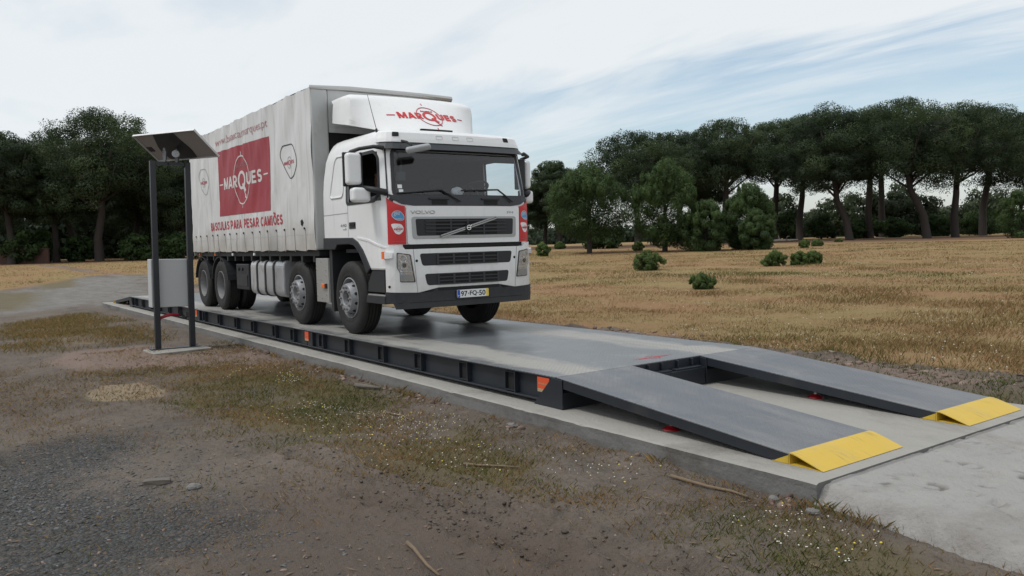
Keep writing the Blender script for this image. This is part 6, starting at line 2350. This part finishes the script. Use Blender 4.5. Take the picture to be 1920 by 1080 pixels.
PINES = [
    (-74.9, 60.8, -0.2, -0.2, 3.91, 3.43, 11.6, 'stone pine just right of the truck mirror, rising behind the round young pine', 0),
    (-85.3, 66.8, 0.1, 0.2, 3.79, 3.0, 10.2, 'low dark stone pine farthest left beside the truck mirror', 0),
    (-66.1, 66.1, 0.0, -0.1, 6.27, 5.6, 14.54, 'stone pine with dark bulging crown between the round young pine and the taller young one', 0),
    (-62.5, 78.0, 0.2, 0.3, 5.91, 7.7, 16.38, 'stone pine with a clean umbrella crown standing above the bright bushy clump', 0),
    (-61.8, 92.7, 0.4, 0.5, 4.46, 7.4, 18.4, 'slender stone pine behind, its thin bare trunk left of the leaning trunk', 0),
    (-51.3, 86.7, -0.9, -1.3, 5.95, 6.0, 17.05, 'stone pine with a leaning bare trunk, left of the three trunks in the open', 1.1),
    (-44.7, 92.4, -1.4, -1.9, 6.88, 7.4, 17.42, 'tall stone pine with long bare limbs reaching left, middle of the three trunks', 0.9),
    (-43.4, 97.7, 0.1, 0.1, 6.70, 6.6, 17.44, 'tall stone pine with a straight trunk, right of the three trunks in the open', 0),
    (-37.8, 108.9, -0.3, -0.4, 5.83, 5.6, 16.81, 'stone pine crown running out of the right edge of the photo', 0),
    (-77.1, 88.5, 0.0, 0.0, 5.2, 6.0, 12.8, 'thin stone pine with bare forked stems behind the bright bushy clump', 0),
    (-63.9, 117.2, -0.2, -0.3, 7.2, 11.2, 20.5, 'far stone pine whose crown fills the gap behind the leaning trunk', 0),
    (-96.5, 3.3, -0.6, -0.8, 4.74, 5.0, 15.04, 'dark stone pine at the left edge with its trunk leaning over the brick wall', 1.6),
    (-98.5, 7.3, 0.0, 0.0, 4.3, 4.9, 13.6, 'stone pine with a straight trunk between the brick wall and the round tall crown', 0),
    (-93.5, 10.9, 0.5, 0.7, 6.59, 6.3, 17.53, 'largest stone pine on the left, its domed crown rising behind the solar panel', 0),
    (-102.1, 16.0, 0.6, 0.8, 4.90, 3.7, 16.6, 'stone pine seen between the two legs of the solar post', 0),
    (-94.5, 19.8, 0.2, 0.3, 4.71, 2.6, 14.2, 'stone pine behind the solar post, close to the rear of the truck', 0),
    (-104.3, -0.7, -0.2, -0.2, 5.71, 5.4, 15.2, 'stone pine cut by the left edge of the photo', 0),
    (-117.5, 11.7, -0.6, -0.9, 7.55, 6.0, 18.0, 'deep dark stone pine standing behind the other left hand pines', 0),
    (-71.4, 79.4, 0.0, 0.0, 5.2, 8.4, 16.2, 'stone pine filling the gap between the bulging crown and the clean umbrella crown', 0),
    (-67.4, 95.1, 0.1, 0.2, 6.0, 9.6, 18.2, 'broad stone pine standing back, right of the clean umbrella crown', 0.5),
    (-58.4, 104.3, 0.0, 0.0, 6.2, 10.2, 19.2, 'stone pine standing back between the leaning trunk and the middle trunk', 0),
    (-46.8, 113.5, 0.1, 0.1, 5.8, 9.6, 18.4, 'stone pine standing back, right of the straight trunk', -0.8),
    (-115.6, 4.2, 0.2, 0.3, 5.78, 4.6, 16.6, 'stone pine in the second row behind the brick wall', 0),
    (-109.1, 20.0, 0.2, 0.3, 5.29, 3.6, 15.8, 'stone pine in the second row behind the solar post', 0),
    (-100.1, 25.7, 0.2, 0.3, 4.42, 6.2, 16.6, 'stone pine hidden behind the truck body, its tip showing over the curtain', 0),
]
for i, (x, y, a, b, rx, zb, zt, lab, ln) in enumerate(PINES):
    stone_pine(x, y, a, b, rx, zb, zt, lab, 100 + i, lean=ln)

YOUNG = [
    (-46.9, 41.5, 3.66, 1.9, 7.56, 'round young pine on a short bare trunk, right of the truck', 0, 84),
    (-42.4, 46.0, 2.98, 1.0, 7.67, 'taller young pine with a pointed top, right of the round one', 0, 80),
    (-39.1, 47.2, 2.1, 0.4, 4.3, 'low young pine bush squeezed between the pointed one and the bright clump', 0, 54),
    (-37.7, 50.8, 2.35, 0.3, 5.6, 'bright conical young pine at the right end of the young clump', 0, 70),
    (-35.3, 49.0, 1.6, 0.3, 3.4, 'small bright young pine in front of the conical one', 0, 46),
    (-30.6, 84.6, 2.49, 0.59, 5.30, 'bright rounded young pine by the right edge of the photo', 0, 46),
]
for i, (x, y, rx, zb, zt, lab, sh, nc) in enumerate(YOUNG):
    young_pine(x, y, rx, zb, zt, lab, 200 + i, shape=sh, ncl=nc)

for i, (x, y, rx, zb, zt, lab) in enumerate([
    (-72.7, 125.4, 3.80, 0.87, 8.47, 'grey green tree behind, just right of the leaning pine trunk'),
    (-68.6, 131.2, 3.75, 0.71, 9.59, 'grey green tree behind, left of the pine with long bare limbs'),
    (-65.1, 153.3, 5.39, 0.22, 7.37, 'broad low tree in the sky gap right of the straight pine trunk'),
    (-80.3, 114.9, 4.12, 1.21, 7.89, 'brownish green tree right behind the conical young pine'),
    (-69.9, 146.5, 4.90, 0.47, 5.86, 'low spreading tree behind, between the middle and right pine trunks'),
    (-82.5, 129.0, 3.43, 0.99, 5.90, 'small tree behind, left of the leaning pine trunk'),
    (-72.6, 117.1, 4.3, 1.03, 7.4, 'rounded grey green tree seen under the crown of the leaning pine'),
    (-69.4, 126.7, 4.4, 0.78, 8.6, 'tallest grey green tree, in the gap left of the middle pine trunk'),
    (-62.3, 126.2, 3.6, 1.06, 7.0, 'grey green tree seen behind the middle pine trunk'),
    (-76.4, 106.7, 3.6, 1.28, 6.8, 'grey green tree behind the two thin bare pine stems'),
    (-58.2, 137.1, 5.29, 0.80, 7.68, 'grey green tree far back right of the straight pine trunk'),
]):
    broad_tree(x, y, rx, zb, zt, lab, 300 + i)

SHRUBS = [
    (-95.7, 4.4, 2.59, 1.0, 4.2, 'light green shrub growing over the brick wall'),
    (-98.1, 9.6, 2.13, 0.7, 3.43, 'shrub between the two straight left hand pine trunks'),
    (-92.1, 14.5, 2.08, 0.53, 3.63, 'rounded shrub left of the solar post'),
    (-90.7, 18.3, 2.56, 0.43, 3.43, 'shrub seen between the legs of the solar post'),
    (-104.2, 6.3, 1.88, 1.08, 4.53, 'pale shrub behind the leftmost straight pine trunk'),
    (-61.1, 55.9, 2.65, 0.9, 2.9, 'low shrub mass behind the round young pine'),
    (-66.3, 96.7, 2.70, 1.0, 4.71, 'dark shrub at the foot of the slender pine'),
    (-64.8, 102.2, 2.55, 0.9, 4.27, 'shrub just left of the leaning pine trunk'),
    (-59.8, 105.8, 2.70, 0.8, 4.05, 'shrub just right of the leaning pine trunk'),
    (-58.4, 111.1, 2.55, 0.8, 3.42, 'shrub left of the middle pine trunk'),
    (-54.7, 116.2, 2.16, 0.75, 3.81, 'shrub between the middle and right pine trunks'),
    (-50.1, 119.2, 3.08, 0.6, 4.0, 'wide shrub right of the straight pine trunk'),
    (-59.8, 102.4, 1.71, 0.8, 3.07, 'small shrub in front of the grey green trees'),
    (-46.0, 127.0, 3.2, 0.6, 3.8, 'wide shrub left of the bright rounded young pine'),
]
for i, (x, y, rx, zb, zt, lab) in enumerate(SHRUBS):
    broad_tree(x, y, rx, min(zb, gz(x, y) + 0.1), zt, lab, 400 + i, name='shrub', cat='shrub', group='shrubs under the pines', m='shrub', per=110, size=0.34, ncl=26)

BUSHES = [
    (-46.0, 35.8, 0.65, 1.10, 'small straggly field bush nearest the truck headlight'),
    (-68.5, 55.9, 0.69, 0.85, 'tiny field bush left of the round young pine trunk'),
    (-21.1, 22.5, 0.68, 0.92, 'largest dark green bush in the meadow, nearest the truck'),
    (-17.7, 27.3, 0.51, 0.70, 'rounded dark bush left of the touching pair of bushes'),
    (-17.0, 28.2, 0.40, 0.66, 'darker left bush of the touching pair in the meadow'),
    (-16.9, 29.2, 0.42, 0.62, 'paler right bush of the touching pair in the meadow'),
    (-11.5, 15.3, 0.45, 0.44, 'low yellowish bush nearest the weighbridge'),
    (-33.7, 52.9, 0.47, 0.68, 'small distant bush left of its twin, right of the conical young pine'),
    (-36.1, 58.2, 0.53, 0.60, 'small distant bush right of its twin, before the leaning pine trunk'),
    (-47.3, 47.7, 0.56, 0.80, 'small bush at the foot of the pointed young pine'),
    (-44.8, 75.2, 0.40, 0.35, 'tiny bush near the foot of the leaning pine trunk'),
]
for i, (x, y, rx, h, lab) in enumerate(BUSHES):
    z0 = gz(x, y)
    m_ = 'bush'
    b = young_pine(x, y, rx, z0 - 0.04, z0 + h * 0.92, lab, 500 + i, m=m_, name='field_bush', cat='bush', group='bushes in the meadow', per=150, size=0.12 if i > 1 else 0.18, ncl=34)

# the wood far behind reads as one mass
def far_wood():
    cl = []
    r = np.random.default_rng(77)
    for k in range(820):
        a = YAW + R(-62) + R(124) * r.random()
        left = (a - YAW) > R(8)
        d = (132 + 40 * r.random()) if left else (168 + 70 * r.random())
        x, y = 6 + d * math.cos(a), -4.8 + d * math.sin(a)
        zg = 0.7
        top = (5.5 + 8.5 * r.random()) if left else (1.8 + 2.6 * r.random())
        n = 3 if left else 2
        for q in range(n):
            z = zg + top * (q + 0.4) / n
            s = (2.6 if left else 3.0) * (0.8 + 0.5 * r.random())
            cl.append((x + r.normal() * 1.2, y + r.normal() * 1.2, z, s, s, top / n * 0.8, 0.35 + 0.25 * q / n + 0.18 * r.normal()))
    V, F, t, nn = sprays(cl, 90, 1.0, 0.6, 78, shell=0.3)
    o = np_obj('distant_woods', V, F, MAT['far_wood'], dict(tint=t), normals=nn)
    tag(o, 'dark belt of distant woods closing the horizon behind the pines', 'woods', kind='stuff')


far_wood()

# brick wall at the left, fallen log in the meadow
bm = bmesh.new()
a, b = Vector((-99.5, -3.2, 0)), Vector((-94.0, 6.1, 0))
t = (b - a).normalized()
n = Vector((-t.y, t.x, 0)) * 0.15
zt_ = 2.15
P = [a - n, b - n, b + n, a + n]
prism(bm, [(p.x, p.y) for p in P], 'z', 0.2, zt_)
WALL = empty('brick_wall', (0, 0, 0))
tag(WALL, 'low dark red brick wall under the pines at the left edge', 'wall')
obj('wall_face', bm, MAT['brick'], WALL)
bm = bmesh.new()
n2 = n * 1.4
prism(bm, [(p.x, p.y) for p in (a - n2, b - n2, b + n2, a + n2)], 'z', zt_ + 0.002, zt_ + 0.09)
obj('coping', bm, MAT['brick'], WALL)
bm = bmesh.new()
zl = gz(-52.6, 76.3)
tube(bm, [(-53.8, 75.6, zl + 0.15), (-53.0, 76.1, zl + 0.25), (-52.2, 76.5, zl + 0.22), (-51.2, 77.2, zl + 0.3)], [0.16, 0.2, 0.18, 0.08], 8)
tube(bm, [(-52.9, 76.1, zl + 0.25), (-53.2, 76.2, zl + 0.9)], [0.07, 0.03], 6)
tube(bm, [(-52.3, 76.4, zl + 0.2), (-51.9, 76.1, zl + 0.7), (-51.5, 76.0, zl + 0.75)], [0.06, 0.05, 0.02], 6)
tag(obj('fallen_log', bm, MAT['grey_wood']), 'fallen grey log lying in the meadow right of the conical young pine', 'log')

# ------------------------------------------------------------------ grasses, flowers, stones
def blades(name, x, y, h, w, tint, label, cat, seed, lean=0.5):
    r = np.random.default_rng(seed)
    n = len(x)
    z = ground_z(x, y, True) - 0.012
    a = r.random(n) * 2 * math.pi
    la = r.random(n) * 2 * math.pi
    ll = h * lean * (0.25 + r.random(n))
    bx, by = np.cos(a) * w / 2, np.sin(a) * w / 2
    tx, ty = np.cos(la) * ll, np.sin(la) * ll
    v0 = np.stack([x - bx, y - by, z], -1)
    v1 = np.stack([x + bx, y + by, z], -1)
    v2 = np.stack([x + bx * 0.7 + tx * 0.4, y + by * 0.7 + ty * 0.4, z + h * 0.6], -1)
    v3 = np.stack([x + tx, y + ty, z + h], -1)
    V = np.stack([v0, v1, v2, v3], 1).reshape(-1, 3)
    F = np.arange(n * 4).reshape(n, 4)
    nn = np.stack([r.normal(size=n) * 0.28, r.normal(size=n) * 0.28, np.ones(n)], -1)
    nn /= np.linalg.norm(nn, axis=1)[:, None]
    o = np_obj(name, V, F, MAT['blades'], dict(tint=np.repeat(np.clip(tint, 0, 1), 4)), normals=np.repeat(nn, 4, 0))
    tag(o, label, cat, kind='stuff')
    return o


def clustered(n, gen, seed, spread):
    r = np.random.default_rng(seed)
    x, y = gen(r, n)
    return x + r.normal(size=n) * spread, y + r.normal(size=n) * spread


def polar(r, n, a0, a1, d0, d1, p=1.0):
    a = YAW + R(a0) + R(a1 - a0) * r.random(n)
    d = d0 * (d1 / d0) ** (r.random(n) ** p)
    return 6.036 + d * np.cos(a), -4.827 + d * np.sin(a)


def meadow_blades():
    r = np.random.default_rng(900)
    x, y = polar(r, 430000, -37, 8, 7.0, 85, 1.05)
    x2, y2 = polar(r, 60000, 2, 38, 38, 100, 1.0)
    x, y = np.concatenate([x, x2]), np.concatenate([y, y2])
    D = np.hypot(x, y)
    edge = 4.9 + 2.2 * fbm(x, y, 0.5, 3, 80) - 1.2 * np.clip((x + 5) / 4, 0, 1)
    keep = ((y > edge) | (D > 33)) & (poly_mask(x, y, PATH, 3.0) < 0.35)
    cl = np.exp(-((y - 4.6) / 1.3) ** 2) * np.clip(0.6 + 1.3 * fbm(x, y, 0.9, 4, 90), 0, 1) * np.clip((1 - x) / 5, 0.25, 1)
    keep &= (r.random(len(x)) > cl * 1.1) & (fbm(x, y, 0.8, 3, 33) + 0.9 * r.random(len(x)) > 0.22)
    x, y = x[keep], y[keep]
    d = np.hypot(x - 6, y + 4.8)
    n = len(x)
    h = (0.022 + 0.065 * r.random(n) ** 1.5) * np.clip(1 + 1.3 * fbm(x, y, 0.5, 4, 34), 0.25, 2)
    w = 0.0035 + 0.00042 * d
    st = fbm(x * 0.35 + y * 0.25, y * 0.8 - x * 0.5, 0.16, 4, 35)
    tint = 0.74 + 0.17 * r.normal(size=n) + 0.45 * fbm(x, y, 0.35, 5, 36) - 0.75 * np.clip(st, -0.15, 1)
    tint -= 0.35 * np.exp(-((y - 4.2) / 0.8) ** 2) * np.clip((x + 3) / 3, 0, 1)
    blades('dry_grass', x, y, h, w, tint, 'dry golden grass of the meadow behind the weighbridge', 'grass', 901, 0.7)
    # small pale flower heads through the meadow
    r = np.random.default_rng(902)
    x, y = polar(r, 1100, -37, 6, 8.5, 42, 0.9)
    keep = (y > 4.7 + 1.2 * fbm(x, y, 0.5, 3, 80)) & (fbm(x, y, 0.35, 3, 37) + 0.45 * r.random(len(x)) > 0.12)
    return x[keep], y[keep]


def verge_blades():
    r = np.random.default_rng(910)
    n = 330000
    x, y = r.uniform(-9.5, 6.5, n), r.uniform(-4.4, -0.3, n)
    m = np.maximum(poly_mask(x, y, GREEN_A, 0.7), poly_mask(x, y, GREEN_B, 0.7))
    dens = m * np.clip(0.72 + 1.9 * fbm(x, y, 1.3, 4, 95), 0.05, 1) + 0.26 * np.clip(0.45 + 2.2 * fbm(x, y, 1.0, 4, 94), 0, 1)
    hug = np.exp(-((y + 0.34) / 0.09) ** 2) * np.clip(fbm(x, y, 1.6, 3, 97) * 3 + 0.1, 0, 1)
    dens = np.maximum(dens, hug * 0.8)
    dens *= 1 - 0.75 * poly_mask(x, y, GRAVEL, 1.5)
    keep = (r.random(n) < dens) & ~((y > -0.27) & (x < 3.0)) & ~((x > 2.95) & (y > -0.22 - 0.22 * np.clip((x - 3.0) / 1.2, 0, 1) + 0.02))
    x, y = x[keep], y[keep]
    n = len(x)
    dd = np.hypot(x - 6, y + 4.8)
    h = (0.014 + 0.042 * r.random(n) ** 1.8) * (1 + 0.8 * (hug[keep] > 0.3))
    tint = 0.62 + 0.17 * r.normal(size=n) + 0.75 * fbm(x, y, 0.9, 4, 98) + 0.03 * (1 - m[keep])
    blades('verge_grass', x, y, h, 0.0018 + 0.00030 * dd, tint, 'short green and brown weeds on the earth beside the slab', 'grass', 911, 0.9)
    r = np.random.default_rng(912)
    x, y = r.uniform(-20, -9.5, 70000), r.uniform(-4.0, -0.6, 70000)
    keep = (poly_mask(x, y, GRASS_L, 1.2) * np.clip(0.7 + 1.4 * fbm(x, y, 0.8, 3, 99), 0, 1) > 0.05 + r.random(70000)) & ~((x < -8.2) & (x > -9.2) & (y > -1.9))
    x, y = x[keep], y[keep]
    n = len(x)
    blades('tawny_grass', x, y, 0.025 + 0.06 * r.random(n), np.full(n, 0.0075), 0.62 + 0.22 * r.normal(size=n), 'low tawny grass left of the solar post', 'grass', 913, 0.8)


def dots(name, x, y, s, hgt, m, label, cat, seed):
    r = np.random.default_rng(seed)
    n = len(x)
    z = ground_z(x, y, True) + hgt
    s = s * (0.6 + 0.8 * r.random(n))
    o6 = np.array([(1, 0, 0), (-1, 0, 0), (0, 1, 0), (0, -1, 0), (0, 0, .6), (0, 0, -.6)])
    V = (np.stack([x, y, z], -1)[:, None] + o6[None] * s[:, None, None]).reshape(-1, 3)
    f8 = np.array([(0, 2, 4), (2, 1, 4), (1, 3, 4), (3, 0, 4), (2, 0, 5), (1, 2, 5), (3, 1, 5), (0, 3, 5)])
    F = (np.arange(n)[:, None, None] * 6 + f8[None]).reshape(-1, 3)
    tag(np_obj(name, V, F, m), label, cat, kind='stuff')


fx, fy = meadow_blades()
r_ = np.random.default_rng(920)
dots('meadow_flowers', fx, fy, 0.005 + 0.00035 * np.hypot(fx - 6, fy + 4.8), 0.12 + 0.08 * r_.random(len(fx)), MAT['petal_white'], 'tiny white and yellow flowers dotted through the meadow', 'flowers', 921)
verge_blades()
x = np.concatenate([r_.normal(-2.6, 1.5, 900), r_.uniform(-5, 2, 500), r_.uniform(1.5, 4.8, 260)])
y = np.concatenate([r_.normal(-1.15, 0.28, 900), r_.uniform(-2.1, -0.6, 500), r_.uniform(-1.1, -0.5, 260)])
k = (np.maximum(poly_mask(x, y, GREEN_A, 0.5), poly_mask(x, y, GREEN_B, 0.5)) > 0.4) & (fbm(x, y, 1.2, 3, 96) > 0.0)
x, y = x[k], y[k]
k = r_.random(len(x)) < 0.78
dots('verge_flowers', x[k], y[k], np.full(k.sum(), 0.0058), 0.03 + 0.03 * r_.random(k.sum()), MAT['petal_white'], 'little white daisies in the weeds along the slab', 'flowers', 922)
dots('yellow_flowers', x[~k], y[~k], np.full((~k).sum(), 0.008), 0.03 + 0.03 * r_.random((~k).sum()), MAT['petal_yellow'], 'a few yellow flowers in the weeds along the slab', 'flowers', 923)


def stones(name, x, y, s, m, label, cat, seed, flat=0.5, sink=0.2, zf=None):
    r = np.random.default_rng(seed)
    n = len(x)
    t = (1 + 5 ** 0.5) / 2
    ico = np.array([(-1, t, 0), (1, t, 0), (-1, -t, 0), (1, -t, 0), (0, -1, t), (0, 1, t), (0, -1, -t), (0, 1, -t), (t, 0, -1), (t, 0, 1), (-t, 0, -1), (-t, 0, 1)]) / 1.9
    f20 = np.array([(0, 11, 5), (0, 5, 1), (0, 1, 7), (0, 7, 10), (0, 10, 11), (1, 5, 9), (5, 11, 4), (11, 10, 2), (10, 7, 6), (7, 1, 8), (3, 9, 4), (3, 4, 2), (3, 2, 6), (3, 6, 8), (3, 8, 9), (4, 9, 5), (2, 4, 11), (6, 2, 10), (8, 6, 7), (9, 8, 1)])
    V = ico[None] * (1 + 0.36 * np.clip(r.normal(size=(n, 12, 1)), -1.8, 1.8))
    sc = np.stack([1 + 0.5 * r.random(n), 0.6 + 0.4 * r.random(n), flat * (0.6 + 0.8 * r.random(n))], -1)
    V = V * sc[:, None]
    a = r.random(n) * 6.283
    tl = r.normal(size=n) * 0.35
    X, Y, Z = V[..., 0], V[..., 1], V[..., 2]
    Y, Z = Y * np.cos(tl)[:, None] - Z * np.sin(tl)[:, None], Y * np.sin(tl)[:, None] + Z * np.cos(tl)[:, None]
    X, Y = X * np.cos(a)[:, None] - Y * np.sin(a)[:, None], X * np.sin(a)[:, None] + Y * np.cos(a)[:, None]
    s = s * 0.5
    z = (ground_z(x, y, True) if zf is None else zf(x, y)) + s * flat * (0.5 - sink)
    V = np.stack([X * s[:, None] + x[:, None], Y * s[:, None] + y[:, None], Z * s[:, None] + z[:, None]], -1).reshape(-1, 3)
    F = (np.arange(n)[:, None, None] * 12 + f20[None]).reshape(-1, 3)
    o = np_obj(name, V, F, m, dict(tint=np.repeat(r.random(n), 12)))
    return tag(o, label, cat, kind='stuff')


def scatter(n, xr, yr, f, seed):
    r = np.random.default_rng(seed)
    x, y = r.uniform(*xr, n), r.uniform(*yr, n)
    k = r.random(n) < f(x, y)
    return x[k], y[k], r


x, y, r = scatter(26000, (-3.5, 2.6), (-5.2, -2.6), lambda x, y: 0.8 * poly_mask(x, y, GRAVEL, 1.8) ** 1.6 * np.clip(0.42 + 2.0 * fbm(x, y, 1.0, 3, 111), 0.04, 1) * np.clip((x + 4) / 4, 0.15, 1), 930)
stones('gravel', x, y, 0.006 + 0.026 * r.random(len(x)) ** 2.6, MAT['gravel'], 'dark slate gravel spread over the earth in front', 'gravel', 931, 0.38)
x, y, r = scatter(6000, (-10, 5), (-4.6, -0.35), lambda x, y: 0.25 + 0.5 * poly_mask(x, y, PALE, 1) + 0.6 * np.clip(fbm(x, y, 0.9, 3, 112) * 2, 0, 1), 932)
stones('pebbles', x, y, 0.006 + 0.024 * r.random(len(x)) ** 3.5, MAT['clod'], 'scattered pebbles and crumbs of earth on the near ground', 'pebbles', 933, 0.55)
x, y, r = scatter(24000, (-24, 4.2), (3.3, 6.6), lambda x, y: np.exp(-((y - 4.2) / 0.9) ** 2) * np.clip(0.35 + 2.2 * fbm(x, y, 0.8, 4, 90), 0, 1) * np.clip((4.5 - x) / 4, 0.1, 1), 934)
stones('earth_clods', x, y, 0.012 + 0.07 * r.random(len(x)) ** 4, MAT['clod'], 'broken clods of dry earth along the far side of the slab', 'earth clods', 935, 0.7)
x, y, r = scatter(4200, (-9, 2.9), (-0.72, -0.27), lambda x, y: np.clip(0.15 + 2.4 * fbm(x, y, 1.1, 3, 113), 0, 1) * np.exp(-((y + 0.33) / 0.17) ** 2), 936)
stones('rubble', x, y, 0.010 + 0.06 * r.random(len(x)) ** 4, MAT['clod'], 'rubble and clods heaped against the near side of the slab', 'rubble', 937, 0.7)

r = np.random.default_rng(938)
px, py = [], []
for P in RUTS:
    P = np.array(P)
    k = r.integers(0, len(P) - 1, 420)
    t_ = r.random(420)[:, None]
    q = P[k] * (1 - t_) + P[k + 1] * t_ + r.normal(size=(420, 2)) * 0.13
    px.append(q[:, 0])
    py.append(q[:, 1])
x, y = np.concatenate(px), np.concatenate(py)
stones('rut_crumbs', x, y, 0.006 + 0.024 * r.random(len(x)) ** 3, MAT['mud_clod'], 'crumbs of dark earth pressed up along the wheel ruts', 'earth crumbs', 939, 0.6)


def litter():
    r = np.random.default_rng(940)
    n = 17000
    x, y = r.uniform(-9, 5.5, n), r.uniform(-4.7, -0.35, n)
    k = r.random(n) < np.clip(0.25 + 1.4 * fbm(x, y, 0.8, 4, 114), 0.06, 1)
    k &= ~((x > 2.9) & (y > -0.6))
    x, y = x[k], y[k]
    n = len(x)
    z = ground_z(x, y, True) + 0.006
    a = r.random(n) * 6.283
    L = 0.012 + 0.065 * r.random(n) ** 3.2
    w = 0.003 + 0.010 * r.random(n) ** 3
    c, s = np.cos(a), np.sin(a)
    dz = r.normal(size=n) * 0.006
    V = np.stack([np.stack([x - c * L / 2, y - s * L / 2, z], -1), np.stack([x + s * w, y - c * w, z + 0.004], -1), np.stack([x + c * L / 2, y + s * L / 2, z + np.abs(dz)], -1), np.stack([x - s * w, y + c * w, z + 0.002], -1)], 1).reshape(-1, 3)
    tag(np_obj('ground_litter', V, np.arange(n * 4).reshape(n, 4), MAT['litter'], dict(tint=np.repeat(r.random(n), 4))), 'dead leaves and twigs strewn over the bare earth', 'litter', kind='stuff')


litter()


def ground_stick(name, pts, rad, m, label, cat, lift=0.4, n=7):
    bm = bmesh.new()
    P = []
    for i, (x, y) in enumerate(pts):
        P.append(Vector((x, y, gz(x, y) + rad * (1 + lift))))
    tube(bm, P, [rad * (1.0 - 0.45 * i / (len(P) - 1)) for i in range(len(P))], n)
    return tag(obj(name, bm, m, smooth=True), label, cat)


ground_stick('stick', [(1.99, -0.56), (2.15, -0.535), (2.32, -0.545), (2.5, -0.51), (2.64, -0.50)], 0.014, MAT['stick'], 'long thin brown stick lying beside the slab near the ramp toe', 'stick')
ground_stick('stick', [(0.70, -1.50), (0.84, -1.44), (0.98, -1.33), (1.10, -1.26)], 0.011, MAT['stick'], 'thin bent stick lying across the middle of the weedy verge', 'stick')
ground_stick('stick', [(1.98, -2.69), (2.08, -2.70), (2.2, -2.735), (2.33, -2.76), (2.46, -2.765)], 0.013, MAT['stick'], 'curved pale stick on the bare mud at the bottom of the photo', 'stick')
ground_stick('stick', [(-1.55, -1.02), (-1.3, -0.98), (-1.05, -0.99)], 0.012, MAT['stick'], 'short stick in the weeds near the orange sticker joint', 'stick')
ground_stick('stick', [(-3.15, -0.62), (-2.9, -0.55), (-2.72, -0.50)], 0.03, MAT['grey_wood'], 'flat grey splinter of wood leaning towards the slab', 'stick', 0.2)
bm = bmesh.new()
box(bm, -0.09, 0.09, -0.035, 0.035, 0, 0.04)
bmesh.ops.subdivide_edges(bm, edges=bm.edges[:], cuts=2)
for v in bm.verts:
    v.co += Vector((random.gauss(0, .004), random.gauss(0, .004), random.gauss(0, .003)))
o = obj('wood_offcut', bm, MAT['grey_wood'], bevel=0.006)
o.location = (-0.43, -3.5, gz(-0.43, -3.5) - 0.004)
o.rotation_euler = (0, 0.03, R(75))
tag(o, 'short weathered offcut of wood lying on the gravelly earth', 'wood')
for (x, y, s, lab) in ((2.72, -0.36, 0.035, 'grey stone at the broken front corner of the slab'), (3.05, -0.42, 0.045, 'grey stone half buried at the edge of the apron'), (-0.15, -0.42, 0.05, 'pale stone against the slab below the ramp gusset'), (-0.1, -3.32, 0.05, 'small pale stone beside the wood offcut')):
    bm = bmesh.new()
    bmesh.ops.create_icosphere(bm, subdivisions=2, radius=s)
    for v in bm.verts:
        v.co *= 1 + 0.3 * random.uniform(-1, 1) * 0.6
        v.co.z *= 0.6
    o = obj('stone', bm, MAT['slab_side'])
    o.location = (x, y, gz(x, y) + s * 0.25)
    tag(o, lab, 'stone')
